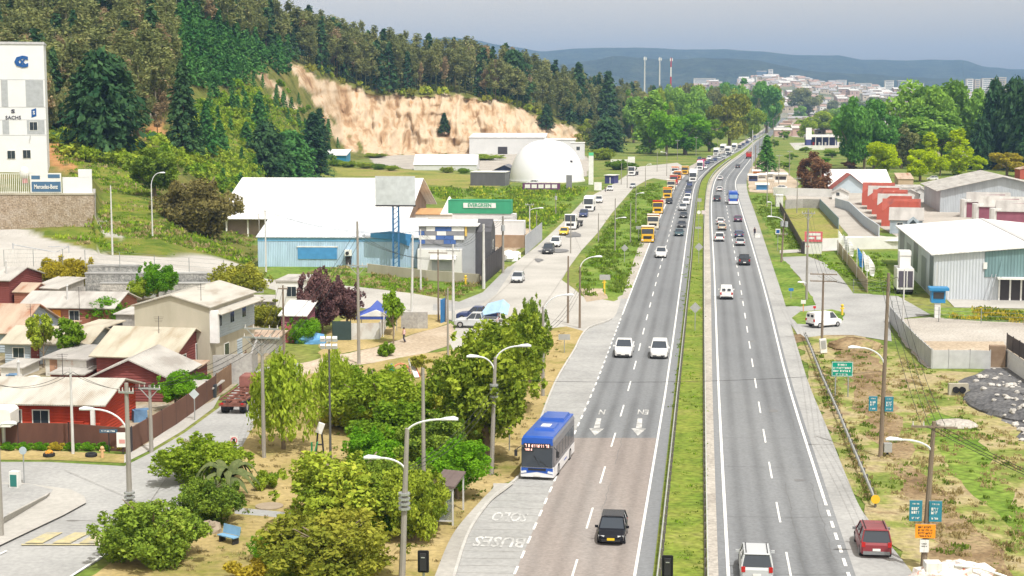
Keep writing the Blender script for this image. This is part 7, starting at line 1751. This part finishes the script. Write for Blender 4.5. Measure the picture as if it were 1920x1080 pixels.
signback=flat('sign_back',(.40,.41,.41),.5,.3);red_s=flat('sign_ring_red',(.60,.03,.04),.5);teal_s=flat('banner_teal',(.03,.20,.28),.6);green_s=flat('sign_green_road',(.0,.28,.20),.5);orange_s=flat('sign_orange',(.85,.30,.02),.5);yel_s=flat('post_yellow',(.80,.55,.05),.5)
def sign(label,bx,by,cy,w,shape,mat=signback,pm=galv,name='road_sign',extra=None,group=None,cx=None):
    p=P(bx,by);d=p.y;t=thing(name,label,'sign',p,R(-6),group);z=ZT(cy,d);W_=M(w,d)/2;ox=M((cx or bx)-bx,d)
    MB().tube((0,.06,-.1),(ox,.06,z+W_*.5),.05,n=6).build('post',pm,t)
    if shape=='diamond':pts=[(0,-1),(1,0),(0,1),(-1,0)]
    elif shape=='round':pts=[(math.cos(i*math.pi/9),math.sin(i*math.pi/9))for i in range(18)]
    elif shape=='oct':pts=[(math.cos(math.pi/8+i*math.pi/4),math.sin(math.pi/8+i*math.pi/4))for i in range(8)]
    else:pts=[(-1,-shape),(1,-shape),(1,shape),(-1,shape)]
    f=MB().prism([(ox+a*W_,z+b*W_)for a,b in pts],'y',-.02,.02).build('plate',mat,t)
    return t,f,z,W_,d
sign('grey back of a diamond sign in the median, lower one',1303,622,577,21,'diamond')
sign('grey back of a diamond sign in the median, upper one',1310,495,463,16,'diamond')
sign('small grey rectangular sign back in the median',1309,452,427,11,.35)
sign('round sign back in the median beside the square one',1310,425,398,7,'round',frame_w)
sign('square sign back in the median beside the round one',1319,425,398,8,.9,flat('sign_pale_rose',(.62,.55,.55),.5))
sign('square sign back in the median farther up',1311,400,375,8,.8)
sign('grey rectangular sign back on a yellow post at the service road mouth',1134,553,520,20,.5,signback,yel_s)
sign('grey rectangular sign back on the dry grass past the roadside trees',1058,662,632,22,.5)
sign('diamond sign back in the grass verge',1171,492,465,14,'diamond')
sign('rectangular sign back beside the bus',955,845,793,17,.62)
sign('wide grey sign back in the verge beside the first lorry',1197,452,427,10,.6)
sign('pale diamond sign back on the pavement by the paling fence',365,788,739,20,'diamond',flat('sign_pale',(.52,.58,.60),.4))
sign('white octagon sign back at the upper end of the side street',455,712,681,13,'oct',frame_w)
sign('pale blue round sign back at the street corner by the white pavement island',45,908,845,15,'round',flat('sign_pale_blue',(.40,.47,.52),.4))
t,f,z,W_,d=sign('white no-parking sign with a struck letter inside a red ring',440,880,828,15,1.45,frame_w)
MB().tube((0,-.03,z+W_*.35),(0,-.04,z+W_*.35),W_*.85,n=20).build('ring',red_s,f);MB().tube((0,-.045,z+W_*.35),(0,-.05,z+W_*.35),W_*.66,n=20).build('disc',frame_w,f)
textmesh('letter','E',W_*1.1,trimm,f,(0,-.06,z+W_*.35),(math.pi/2,0,0),.004,bold=.03);MB().box((0,-.058,z+W_*.35),(.07,.01,W_*1.5),ry=R(-45)).build('bar',red_s,f);MB().span(-W_*.7,W_*.7,-.035,-.025,z-W_*1.2,z-W_*.8).build('plate_text',trimm,f)
t,f,z,W_,d=sign('white and dark road sign in the grass by the transformer pole',1458,470,434,9,1.1,frame_w);MB().span(-W_*.7,W_*.7,-.04,-.025,z-W_*.7,z+W_*.7).build('panel',lb_,f)
sign('small blue sign on the grass island',1483,560,543,9,.6,flat('sign_blue',(.04,.2,.5),.5))
sign('small red sign at the grass islet',1527,592,576,5,.9,red_s)
sign('pale square sign on an orange post at the grass islet',1506,585,566,9,.8,frame_w,to)
sign('small stop sign fixed by the gatehouse',1514,478,462,6,'oct',red_s)
p=P(1578,745);t=thing('road_sign','green road sign with white lettering above the soil bank','sign',p,R(-4));d_=p.y;w_=M(40,d_);z0,z1=ZT(706,d_),ZT(678,d_)
for s in(-.3,.3):MB().tube((w_*s,.08,-.1),(w_*s,.08,z1),.06,n=6).build('post',galv,t)
pl=MB().span(-w_/2,w_/2,-.03,.03,z0,z1).build('plate',green_s,t);MB().span(-w_/2+.03,w_/2-.03,-.037,-.031,z1-.07,z1-.03).span(-w_/2+.03,w_/2-.03,-.037,-.031,z0+.03,z0+.07).span(-w_/2+.03,-w_/2+.07,-.037,-.031,z0+.071,z1-.071).span(w_/2-.07,w_/2-.03,-.037,-.031,z0+.071,z1-.071).build('border',frame_w,pl)
hh_=z1-z0
for i,(a,b,q)in enumerate([(-.22,.22,.80),(-.42,.42,.58),(-.42,.42,.38),(-.3,.3,.15)]):scribble(pl,w_*a,w_*b,z0+hh_*q,hh_*.13,frame_w,seed=i)
def banner(key,label,cx,cy,w,h,by,mat,lines,dark=False):
    d=TOPS[key].y-.25;p=PD(cx,cy,d);t=thing('banner',label,'banner',p,R(-4));W_,H_=M(w,d),M(h,d)
    b=MB().box((0,0,0),(W_,.05,H_)).build('cloth',mat,t);mm=trimm if dark else frame_w
    for i,(a,q,hs)in enumerate(lines):scribble(b,-W_*a,W_*a,H_*q,H_*hs,mm,-.04,i+int(cx))
    MB().box((0,.05,H_/2),(W_*1.05,.05,.05)).build('bracket',galv,t)
bl_=[(.28,.36,.07),(.34,.12,.14),(.34,-.06,.14),(.3,-.34,.10)]
banner('h1','teal banner on the banner pole, on its highway side',1637,757,16,28,0,teal_s,bl_)
banner('h1','teal banner on the banner pole, on its field side',1667,758,16,28,0,teal_s,bl_)
banner('h2','larger teal banner beside the maroon car, on its highway side',1717,958,24,40,0,teal_s,bl_)
banner('h2','larger teal banner beside the maroon car, on its field side',1754,959,24,40,0,teal_s,bl_)
banner('h2','orange roadworks notice board below the teal banners',1735,996,38,27,0,orange_s,[(.36,.3,.13),(.36,.08,.13),(.36,-.14,.13),(.3,-.34,.1)],True)
banner('h2','white paper notice below the orange board',1733,1024,17,24,0,frame_w,[(.3,.2,.08),(.3,0,.08)],True)
for x,y,lb in[(794,1053,'black traffic signal back at the bottom edge beside the pavement'),(1251,1062,'black traffic signal back at the bottom edge in the median')]:
    p=PD(x,1100,84);p.z=0;z=ZT(y,84);t=thing('traffic_light',lb,'traffic light',p,R(-4));W_=M(22,84);H_=M(44,84)
    MB().loft([[(sx*W_/2*k,yy,z+sz*H_/2*k2)for sx,sz in((-1,-.92),(-.8,-1),(.8,-1),(1,-.92),(1,.92),(.8,1),(-.8,1),(-1,.92))]for yy,k,k2 in((-.03,.96,.98),(0,1,1),(.05,1,1))]).build('backplate',flat('signal_black',(.012,.012,.014),.5),t)
    MB().span(-.17,.17,-.16,-.031,z-H_*.38,z+H_*.38).build('housing',trimm,t);MB().span(-.1,.1,-.2,-.165,z+H_*.2,z+H_*.24).build('label_plate',galv,t)
    MB().tube((0,.12,0),(0,.12,z+.2),.07,n=8).build('post',galv,t)
    for k in(-1,0,1):MB().tube((0,.051,z+k*.38),(0,.12,z+k*.38),.14,n=12).build('lens',lampo if k==0 else(lampr if k>0 else flat('lens_green',(.02,.3,.15),.3)),t)
p=P(832,985);t=thing('bus_shelter','glass bus shelter with a rust-red roof beside the bus lane','bus shelter',p,R(-8));gl=bpy.data.materials.new('shelter_glass');gl.use_nodes=True;b=gl.node_tree.nodes['Principled BSDF'];b.inputs['Base Color'].default_value=(.55,.62,.62,1);b.inputs['Roughness'].default_value=.05;b.inputs['Transmission Weight'].default_value=.8
fr=MB()
for x in(-.6,.6):
    for y in(0,4.0):fr.span(x-.05,x+.05,y-.05,y+.05,0,2.5)
fr.span(-.55,.55,-.04,.04,2.3,2.45).span(-.55,.55,-.04,.04,.25,.35).span(-.64,-.56,.05,3.95,2.3,2.4).span(-.64,-.56,.05,3.95,.3,.4).span(-.55,.55,3.96,4.04,2.3,2.45).build('frame',pole_l,t)
MB().span(-.54,.54,-.015,.015,.36,2.28).build('end_panel',gl,t);MB().span(-.62,-.58,.06,3.94,.4,2.2).build('back_panel',gl,t);MB().box((0,2,2.6),(1.5,4.3,.14),ry=R(4)).build('roof',flat('shelter_roof',(.16,.12,.115),.6),t);MB().span(-.5,-.1,.6,3.4,.42,.48).span(-.35,-.25,.8,.9,0,.41).span(-.35,-.25,3.1,3.2,0,.41).build('bench',galv,t)
bbl=flat('bench_blue',(.20,.38,.56),.5)
t=thing('park_bench','pale blue bench alone on the dry lawn','bench',P(428,1018),R(-38));MB().span(-.75,.75,-.25,.25,.42,.48).build('seat',bbl,t);MB().box((0,.32,.78),(1.5,.06,.55),rx=R(-12)).build('backrest',bbl,t)
for s in(-.6,.6):MB().span(s-.04,s+.04,-.2,.3,0,.41).build('leg',trimm,t)
eg=flat('exercise_green',(.03,.25,.10),.5)
t=thing('exercise_machine','green outdoor exercise seat under the weeping trees','exercise machine',P(585,868));MB().tube((0,0,0),(0,0,1.6),.07).tube((-.5,0,.05),(.5,0,.05),.05).build('frame',eg,t);MB().span(-.45,.25,-.25,.25,.75,.85).build('seat',eg,t);MB().box((.35,0,1.25),(.1,.5,.7),ry=R(15)).build('backrest',eg,t)
t=thing('exercise_machine','black and white outdoor exercise frame beside the green seat','exercise machine',P(600,855));MB().tube((-.3,0,0),(-.15,0,1.9),.07).tube((-.15,0,1.85),(.15,0,1.85),.06).tube((.3,0,0),(.15,0,1.9),.07).tube((-.3,0,.9),(.3,0,.9),.06).build('frame',trimm,t);MB().box((.05,0,2.2),(.5,.3,.8),ry=R(20)).build('white_pad',frame_w,t)
t=thing('exercise_machine','blue posts of an exercise bar by the leafy clump','exercise machine',P(662,862));MB().tube((0,0,0),(0,0,1.5),.08).tube((.6,.5,0),(.6,.5,1.5),.08).build('post',blue_door,t);MB().tube((0,0,1.3),(.6,.5,1.3),.05).build('bar',galv,t)
t=thing('playground_slide','white and red playground slide on the dry grass','slide',P(776,706),R(20));t.scale=(.75,.75,.7);MB().slab((-.3,-1.6,.2),(.3,-1.6,.2),(.3,1.2,1.9),(-.3,1.2,1.9),.08).build('chute',frame_w,t)
for s in(-.34,.34):MB().slab((s-.04,-1.6,.25),(s+.04,-1.6,.25),(s+.04,1.2,2.1),(s-.04,1.2,2.1),.2).build('chute_edge',red_s if s>0 else frame_w,t)
MB().tube((-.3,1.2,0),(-.3,1.2,2.4),.05).tube((.3,1.2,0),(.3,1.2,2.4),.05).build('post',blue_door,t)
for k in range(4):MB().tube((-.3,1.25+k*.12,1.6-k*.4),(.3,1.25+k*.12,1.6-k*.4),.035).build('rung',blue_door,t)
t=thing('play_arch','orange climbing arch beside the white slide','climbing frame',P(752,700));MB().path([Vector((math.cos(a)*.9,0,math.sin(a)*1.0))for a in np.linspace(0,math.pi,11)],.09).build('arch',flat('arch_orange',(.65,.25,.14),.5),t)
t=thing('spring_rider','small green and blue play rider near the orange arch','play rider',P(735,706));MB().ball((0,0,.7),(.35,.5,.3),8,6).build('body',eg,t);MB().tube((0,0,0),(0,0,.5),.12).build('spring',trimm,t);MB().ball((0,-.4,1.15),(.16,.2,.22),8,6).build('head',blue_door,t)
tm=flat('tarp_blue',(.12,.30,.55),.5,var=.2)
mb=MB();mb.ball((0,0,.1),(1.7,1.1,.95),14,8,.28,4);tag(mb.build('tarp_heap',tm,None,P(585,643)),'crumpled light blue tarp heap at the roadside by the bright green bush','tarp')
t=thing('canopy_tent','blue market tent with a white skirt behind the metal sheet fence','tent',P(704,632)+Vector((0,3,0)));tb=flat('tent_blue',(.06,.10,.36),.6)
MB().loft([[(-2.2,-2.2,2.3),(2.2,-2.2,2.3),(2.2,2.2,2.3),(-2.2,2.2,2.3)],[(-.9,-.9,3.0),(.9,-.9,3.0),(.9,.9,3.0),(-.9,.9,3.0)],[(-.05,-.05,3.9),(.05,-.05,3.9),(.05,.05,3.9),(-.05,.05,3.9)]]).build('roof',tb,t);MB().prism([(-1.9,2.32),(1.9,2.32),(0,3.05)],'y',-2.3,-1.9).build('white_panel',frame_w,t)
MB().span(-2.25,2.25,-2.26,-2.21,1.95,2.3).build('skirt',tb,t)
for x in(-2.1,2.1):
    for y in(-2.1,2.1):MB().tube((x,y,0),(x,y,2.3),.05).build('leg',galv,t)
t=thing('flagpole','white pole flying the white, blue and red national flag','flag',P(719,632));MB().tube((0,0,0),(.15,0,5.0),.05).build('pole',frame_w,t)
fl=[]
for nm,a,c,e,g_,m in(('flag_blue',0,.45,0,.5,flat('flag_blue',(.03,.06,.3),.6)),('flag_white',.45,1.7,0,.5,frame_w),('flag_red',0,1.7,.5,1,flat('flag_red',(.6,.03,.03),.6))):
    mb=MB();N_=8
    for i in range(N_):
        u0,u1=a+(c-a)*i/N_,a+(c-a)*(i+1)/N_
        f0,f1=[.15*math.sin(u*3.5)-.02 for u in(u0,u1)];z_=lambda u,q:4.9-q*1.25-u*.45
        mb.quad((.18+u0,f0,z_(u0,g_)),(.18+u1,f1,z_(u1,g_)),(.18+u1,f1,z_(u1,e)),(.18+u0,f0,z_(u0,e)))
    mb.build(nm,m,t)
for i,(x,y,yt,c)in enumerate([(1571,478,432,frame_w),(1580,488,440,signback),(1588,497,446,frame_w),(1606,522,464,blue_door),(1616,534,470,frame_w),(1625,544,478,frame_w)]):
    t=thing('advertising_flag',['first white flag above the tan fence','grey flag second along the tan fence','white flag third along the tan fence','blue flag above the tan fence','white flag between the blue and the lowest one','lowest white flag at the warehouse end of the tan fence'][i],'flag',P(x,y));d=P(x,y).y;h=ZT(yt,d)
    MB().tube((0,0,0),(0,0,h),.05,n=6).build('pole',frame_w,t);mb=MB();N_=8
    for k in range(N_):
        z0_,z1_=h-2.9*k/N_,h-2.9*(k+1)/N_;w0,w1=.25+.6*math.sin(k/N_*2.6),.25+.6*math.sin((k+1)/N_*2.6)
        mb.quad((.06+k*.05,.1*math.sin(k),z1_),(.06+k*.05+w1,.2*math.sin(k+2),z1_-.25),(.06+k*.05+w0,.2*math.sin(k+1),z0_-.25),(.06+k*.05-.05,.1*math.sin(k-1),z0_))
    mb.build('cloth',c,t)
for x,y,lb in[(92,856,'old tyre planter with orange flowers on the verge'),(171,856,'old black tyre lying on the verge')]:
    t=thing('tyre_planter',lb,'tyre',P(x,y));MB().loft([[(math.cos(a)*r_,math.sin(a)*r_,z_)for a in np.linspace(0,2*math.pi,15)[:-1]]for r_,z_ in((.36,0),(.46,.06),(.46,.24),(.36,.3),(.24,.24),(.24,.06))],False).build('tyre',tyre,t)
    if 'flowers' in lb:MB().ball((0,0,.25),(.3,.3,.25),9,6,.3,2).build('flowers',flat('flower_orange',(.7,.3,.04),.7,var=.4,scale=9),t)
t=thing('fire_hydrant','pale orange fire hydrant on the verge by the fence corner','hydrant',P(192,858));MB().tube((0,0,0),(0,0,.7),.13,.11,9).build('barrel',flat('hydrant_orange',(.60,.38,.20),.5),t);MB().ball((0,0,.75),.16,8,6).build('cap',flat('hydrant_orange',(.60,.38,.20),.5),t);MB().tube((-.22,0,.55),(.22,0,.55),.07).build('outlet',flat('hydrant_orange',(.60,.38,.20),.5),t)
for x,y,lb in[(1133,541,'yellow hydrant post at the service road mouth'),(1579,591,'yellow fire hydrant on the grass islet'),(873,534,'small yellow hydrant on the grass by the block wall')]:
    t=thing('fire_hydrant',lb,'hydrant',P(x,y));MB().tube((0,0,0),(0,0,1.2),.15,.13,9).build('barrel',yel_s,t);MB().ball((0,0,1.25),.2,8,6).build('cap',yel_s,t);MB().tube((-.28,0,.9),(.28,0,.9),.08).build('outlet',yel_s,t)
t=thing('utility_cabinet','white utility cabinet with a green door on the pavement island','cabinet',P(25,915,.15),R(-10));MB().span(-.3,.35,0,.5,0,1.15).build('cabinet',frame_w,t);MB().span(-.22,.27,-.03,-.003,.1,.95).build('door',flat('cabinet_green',(.03,.18,.16),.5),t)
t=thing('utility_cabinet','small grey cabinet at the foot of the banner pole','cabinet',P(1665,858));MB().span(-.3,.3,0,.4,.4,1.1).build('cabinet',signback,t);MB().tube((0,.2,0),(0,.2,.4),.07).build('stand',trimm,t)
t=thing('utility_cabinet','tilted white box at the foot of the twin-crossarm pole','cabinet',P(1542,662));MB().box((0,-.3,.85),(.7,.5,1.5),ry=R(-6)).build('cabinet',frame_w,t);MB().box((0,-.57,1.0),(.5,.04,.9),ry=R(-6)).build('door',signback,t)
t=thing('rock','brown rock on the lawn below the dense bush','rock',P(394,998));t['category']='rock';MB().ball((0,0,.25),(.75,.5,.5),9,6,.22,6).build('stone',multi('rock_brown',[(.25,.20,.15),(.38,.32,.25)],1.5),t)
t=thing('concrete_plinth','low round stone plate on the lawn by the palm','slab',P(505,950));MB().tube((0,0,-.05),(0,0,.08),.95,n=18).build('plate',multi('plinth',[(.30,.24,.17),(.38,.31,.23)],1),t)
t=thing('ramp_block','long concrete ramp block on the pavement island','block',P(8,985,.15));a=P(88,935,.15)-P(8,985,.15)
MB().slab(Vector((0,0,.55)),Vector((a.x,a.y,.25)),Vector((a.x,a.y+.9,.25)),Vector((0,.9,.55)),.5).build('block',conc,t)
t=thing('palm_tree','short palm with arching grey-green fronds beside the light green tree','palm',P(424,935));MB().tube((0,0,0),(.1,0,1.5),.3,.25,9).build('trunk',bark,t);mb=MB();rr=random.Random(3)
for i in range(26):
    a=i*2.4;ln=rr.uniform(1.7,2.5);rise=rr.uniform(.3,1.5);pts=[Vector((.1+math.cos(a)*ln*q,math.sin(a)*ln*q,1.5+rise*math.sin(q*2.4)-q*q*.9))for q in np.linspace(0,1,8)]
    sd=Vector((-math.sin(a),math.cos(a),0))
    for k in range(7):
        w0=.32*math.sin(min(3,.5+k*.38));w1=.32*math.sin(min(3.05,.5+(k+1)*.38));dn=Vector((0,0,-.14))
        mb.quad(pts[k],pts[k+1],pts[k+1]+sd*w1+dn,pts[k]+sd*w0+dn);mb.quad(pts[k]-sd*w0+dn,pts[k+1]-sd*w1+dn,pts[k+1],pts[k])
mb.build('fronds',multi('palm_leaf',[(.06,.09,.03),(.16,.18,.07)],2),t)
cpm=flat('pipe_black',(.015,.015,.018),.6)
t=thing('culvert','concrete headwall with two black drain pipes on the bank','culvert',P(1798,742));MB().span(-.9,.9,.1,.6,0,1.1).build('headwall',conc_wall,t)
for s in(-.3,.3):MB().tube((s,-.15,.55),(s,.3,.55),.3,n=14).build('pipe',cpm,t)
t=thing('rubble_heap','dark grey heap sloping up under the white yard wall, strewn with pale stones','heap',P(1912,762));MB().ball((0,0,-.1),(4.6,8.5,1.3),40,14,.025,9).build('heap',rubble,t)
rr=random.Random(8);mb=MB()
for _ in range(150):
    x,y=rr.uniform(1760,1930),rr.uniform(690,850)
    if not inpoly(x,y,[(1860,690),(1920,690),(1930,850),(1880,790),(1810,725)]):continue
    q=P(x,y);s=rr.uniform(.08,.38);c0_=P(1912,762);e_=1-((q.x-c0_.x)/4.6)**2-((q.y-c0_.y)/8.5)**2;mb.ball((q.x,q.y,.05+s*.3+(1.25*math.sqrt(e_)-.1 if e_>0 else 0)),(s,s*rr.uniform(.6,1.2),s*.6),6,4,.3,_)
tag(mb.build('rubble',multi('pale_rubble',[(.42,.40,.37),(.60,.58,.55)],1),None),kind='stuff')
t=thing('debris_heap','white and rose torn sheeting heap at the bottom edge','heap',P(1790,1086));mb=MB();mb.ball((0,0,.2),(2.3,1.1,.8),16,8,.2,5).build('sheeting',multi('torn_sheet',[(.60,.22,.16),(.66,.60,.56),(.75,.74,.73)],2.5,pos=[.36,.44,.6]),t);MB().span(-1.8,-.9,-.6,.2,.3,1.1).build('white_crate',frame_w,t);MB().path([Vector((-.2,-.6,1.0)),Vector((1.2,-.8,.9)),Vector((2.6,-1.2,.5))],.08).build('tube',lampm,t)
t=thing('gravel_mound','grey sand mound on the bank beyond the banners','mound',P(1790,800));t['kind']='thing';MB().ball((0,0,.1),(1.9,1.3,.55),18,8,.06,5).build('sand',grav,t)
t=thing('soil_mound','brown soil heap at the top of the verge','mound',P(1603,652));MB().ball((0,0,0),(3.0,3.2,1.1),22,9,.1,7).build('earth',soil,t)
skin=flat('skin',(.45,.28,.20),.6)
def person(label,loc,top,legs,heading=0.0,hold=None,h=1.7,sit=False):
    t=thing('person',label,'person',loc,heading);s=h/1.7
    J=dict(pel=(0,0,.92),ch=(0,.03,1.28),nk=(0,.05,1.46),hd=(0,.07,1.56),hl=(.09,0,.88),kl=(.11,.14,.48),al=(.11,.0,.08),tl=(.12,.18,.03),hr=(-.09,0,.88),kr=(-.10,.02,.47),ar=(-.10,-.22,.10),tr=(-.10,-.05,.03),sl=(.19,.03,1.40),el=(.25,-.06,1.13),wl=(.25,.08,.9),fl=(.25,.14,.8),sr=(-.19,.03,1.40),er=(-.25,.05,1.13),wr=(-.24,.2,.95),fr=(-.23,.25,.86))
    E=[('pel','ch'),('ch','nk'),('nk','hd'),('pel','hl'),('hl','kl'),('kl','al'),('al','tl'),('pel','hr'),('hr','kr'),('kr','ar'),('ar','tr'),('ch','sl'),('sl','el'),('el','wl'),('wl','fl'),('ch','sr'),('sr','er'),('er','wr'),('wr','fr')]
    Rd=dict(pel=.15,ch=.16,nk=.06,hd=.10,hl=.10,kl=.065,al=.045,tl=.04,hr=.10,kr=.065,ar=.045,tr=.04,sl=.07,el=.045,wl=.032,fl=.035,sr=.07,er=.045,wr=.032,fr=.035)
    ks=list(J);me=bpy.data.meshes.new('body');me.from_pydata([tuple(c*s for c in J[k])for k in ks],[(ks.index(a),ks.index(b))for a,b in E],[])
    o=link(bpy.data.objects.new('body',me),t);md=o.modifiers.new('skin','SKIN')
    for i,k in enumerate(ks):me.skin_vertices[0].data[i].radius=(Rd[k]*s,)*2
    me.skin_vertices[0].data[0].use_root=True;o.modifiers.new('sub','SUBSURF').levels=1;o.modifiers['sub'].render_levels=1
    me.materials.append(skin)
    MB().loft([[(math.cos(a)*rx*s,math.sin(a)*ry*s+.03,z*s)for a in np.linspace(0,2*math.pi,13)[:-1]]for z,rx,ry in((.86,.19,.15),(1.1,.19,.16),(1.35,.22,.16),(1.46,.09,.09))]).build('shirt',top,t)
    mb=MB()
    for sd_,k,f in((1,'kl','al'),(-1,'kr','ar')):
        q='hl' if sd_>0 else 'hr';mb.tube(Vector(J[q])*s+Vector((0,0,.06)),Vector(J[k])*s,.12*s,.085*s,9);mb.tube(Vector(J[k])*s,Vector(J[f])*s,.085*s,.065*s,9)
    mb.build('trousers',legs,t);MB().ball((0,.04*s,1.64*s),(.10*s,.11*s,.12*s),10,7).build('hair',flat('hair_dark',(.03,.02,.015),.7),t)
    MB().ball((0,.085*s,1.60*s),(.085*s,.095*s,.115*s),10,7).build('face',skin,t)
    return t
person('person in a pink and white top walking along the dirt path',P(758,642),flat('top_rose',(.62,.42,.42),.8,var=.3,scale=6),flat('trousers_dark',(.05,.05,.07),.8),R(70))
person('person in dark clothes standing on the gravel shoulder by a white box',P(1415,442),flat('jacket_black',(.03,.03,.05),.8),flat('trousers_dark',(.05,.05,.07),.8),R(180))
t=thing('cool_box','white box on the gravel shoulder beside the dark-clothed person','box',P(1420,446));MB().span(-.5,.5,-.4,.4,0,.7).build('box',frame_w,t);MB().span(-.53,.53,-.43,.43,.703,.8).build('lid',frame_w,t)
person('person in dark clothes standing by the tyre workshop stall',P(1135,360),flat('jacket_black',(.03,.03,.05),.8),flat('trousers_dark',(.05,.05,.07),.8),R(90))
t=thing('litter_bin','dark green bin beside the red truck chassis','bin',P(399,745));MB().box((0,0,.55),(.6,.6,1.1),taper=(1.15,1.15)).build('bin',flat('bin_dark',(.04,.05,.06),.5),t);MB().box((0,0,1.14),(.72,.72,.08)).build('lid',flat('bin_dark',(.04,.05,.06),.5),t)
t=thing('notice_board','white notice fixed at the corner of the paling fence','sign',P(231,852));MB().span(-.45,.45,-.12,-.06,.6,1.75).build('board',frame_w,t);MB().span(-.25,.2,-.14,-.125,.9,1.2).build('red_print',flat('print_red',(.6,.3,.28),.6),t);MB().tube((0,0,0),(0,0,.62),.05).build('stake',trimm,t)
t=thing('street_name_sign','dark blue street name plate on the paling fence','sign',P(205,848));MB().span(-.7,.7,-.1,-.06,1.55,1.85).build('plate',flat('plate_navy',(.05,.10,.16),.5),t);MB().tube((0,-.02,0),(0,-.02,1.6),.04).build('stake',trimm,t);scribble(t,-.55,.55,1.7,.13,frame_w,-.115,4)
mb=MB();rr=random.Random(2)
t=thing('flower_bed','strip of low green plants and orange flowers along the paling fence','flower bed',P(110,846));me,tm_,W_,H_=proto('shrub',2)
for i in range(9):
    c=link(bpy.data.objects.new('plant',me),t);c.location=(-5.2+i*1.25,.4,0);c.scale=(.3,.22,.22);c.material_slots[0].link='OBJECT';c.material_slots[0].material=LM['bright' if i%4 else 'bed']
t=thing('tv_box','white rounded container cut by the frame edge on the paling fence','tank',P(8,842));MB().loft([rrect(.95,2.0,3.4,y,.3)for y in(-1.2,-1.0,.8,1.0)]).build('shell',frame_w,t);MB().tube((0,0,0),(0,0,2.0),.15).build('stand',galv,t)
def tuft_mesh(n,g,h,wd):
    p=g.normal(size=(n,3))*np.array([wd,wd,0]);p[:,2]=h*.45*g.random(n);nr=unit(n,g)*.8;nr[:,2]=np.abs(nr[:,2])*.3;nr/=np.linalg.norm(nr,axis=1,keepdims=True)
    return p,nr
PROTO[('tuft',0)]=None
for k_ in range(3):
    g=np.random.default_rng(50+k_);p_,n_=tuft_mesh(26,g,.5,.28);v,f=leaves(p_,n_,.16,g,.5,unit(26,g)*.4+np.array([0,0,1]))
    me=mesh_from(v,f,'tuft',LM['mid'],g.random(26));tm=bpy.data.meshes.new('tuft_root');tm.from_pydata([(0,0,0),(.02,0,0),(0,.02,.02)],[],[(0,1,2)]);tm.materials.append(bark);PROTO[('tuft',k_)]=(me,tm,1.0,.5)
LM['straw']=leafmat('leaf_straw',(.28,.22,.09),(.50,.42,.22),.4);LM['weed']=leafmat('leaf_weed',(.09,.15,.02),(.22,.30,.05),.4)
items=[];random.seed(21)
def tufts(poly,n,kinds,hs):
    x0=min(q[0]for q in poly);x1=max(q[0]for q in poly);y0=min(q[1]for q in poly);y1=max(q[1]for q in poly);c=0
    for _ in range(n*4):
        if c>=n:break
        a,b=1/(y0-YH),1/(y1-YH);y=YH+1/(a+(b-a)*random.random());x=random.uniform(x0,x1)
        if not inpoly(x,y,poly):continue
        if mnoise.noise(Vector((x*.02,y*.03,1)))+random.random()*.5<.05:continue
        c+=1;h=random.uniform(*hs);items.append((P(x,y)+Vector((0,0,.32)),'tuft',random.choice(kinds),h,h*random.uniform(1.4,2.4),random.randint(0,2)))
tufts([(1098,556),(1090,510),(1118,455),(1150,412),(1190,360),(1215,345),(1240,345),(1235,390),(1212,440),(1188,500),(1172,548)],700,['weed','weed','mid'],(.3,.9))
tufts([(1560,650),(1660,660),(1800,720),(1920,850),(1920,1080),(1800,1080),(1700,980),(1640,860)],700,['straw','straw','straw','weed'],(.15,.45))
tufts([(1520,680),(1545,660),(1600,800),(1650,930),(1625,940),(1560,800)],260,['weed','straw'],(.2,.45))
tufts([(340,990),(430,900),(480,780),(560,720),(840,660),(1060,620),(1040,700),(980,880),(900,940),(840,1080),(330,1080)],600,['straw','straw','straw','weed'],(.1,.3))
tufts([(1235,1080),(1282,500),(1296,460),(1320,460),(1324,800),(1326,1080)],420,['weed','mid'],(.15,.35))
tufts([(640,500),(905,535),(860,560),(700,541),(560,520)],350,['weed','mid','straw'],(.3,.7))
tufts([(780,355),(1000,352),(1100,352),(1040,412),(1015,438),(980,424),(850,380)],900,['weed','mid','olive'],(.5,1.5))
tufts([(1520,480),(1640,476),(1690,475),(1700,550),(1630,548)],250,['weed','mid'],(.2,.6))
tufts([(1410,370),(1440,366),(1490,440),(1500,466),(1470,470),(1430,410)],200,['weed'],(.3,.8))
tufts([(1775,580),(1850,579),(1920,590),(1920,606),(1780,598)],160,['weed','bed'],(.3,.8))
for poly,n_,kinds,hs in[([(75,440),(180,412),(205,350),(130,330),(90,270),(180,260),(260,300),(330,400),(420,455),(470,495),(380,478),(207,468)],900,['weed','mid','lime','straw'],(.4,1.1)),([(200,478),(300,480),(470,500),(480,440),(300,420),(200,440)],300,['weed','straw','mid'],(.4,.9)),([(370,190),(480,160),(560,230),(620,300),(600,335),(520,335),(380,330),(330,300)],900,['weed','mid','lime'],(.6,1.6))]:
    x0=min(q[0]for q in poly);x1=max(q[0]for q in poly);y0=min(q[1]for q in poly);y1=max(q[1]for q in poly);c=0
    for _ in range(n_*4):
        x,y=random.uniform(x0,x1),random.uniform(y0,y1)
        if c>=n_ or not inpoly(x,y,poly)or inpoly(x,y,RAMP):continue
        q=hill_at(x,y)
        if q:c+=1;h=random.uniform(*hs);items.append((q+Vector((0,0,.3)),'tuft',random.choice(kinds),h,h*random.uniform(1.4,2.4),random.randint(0,2)))
scatter('grass_tufts',items)
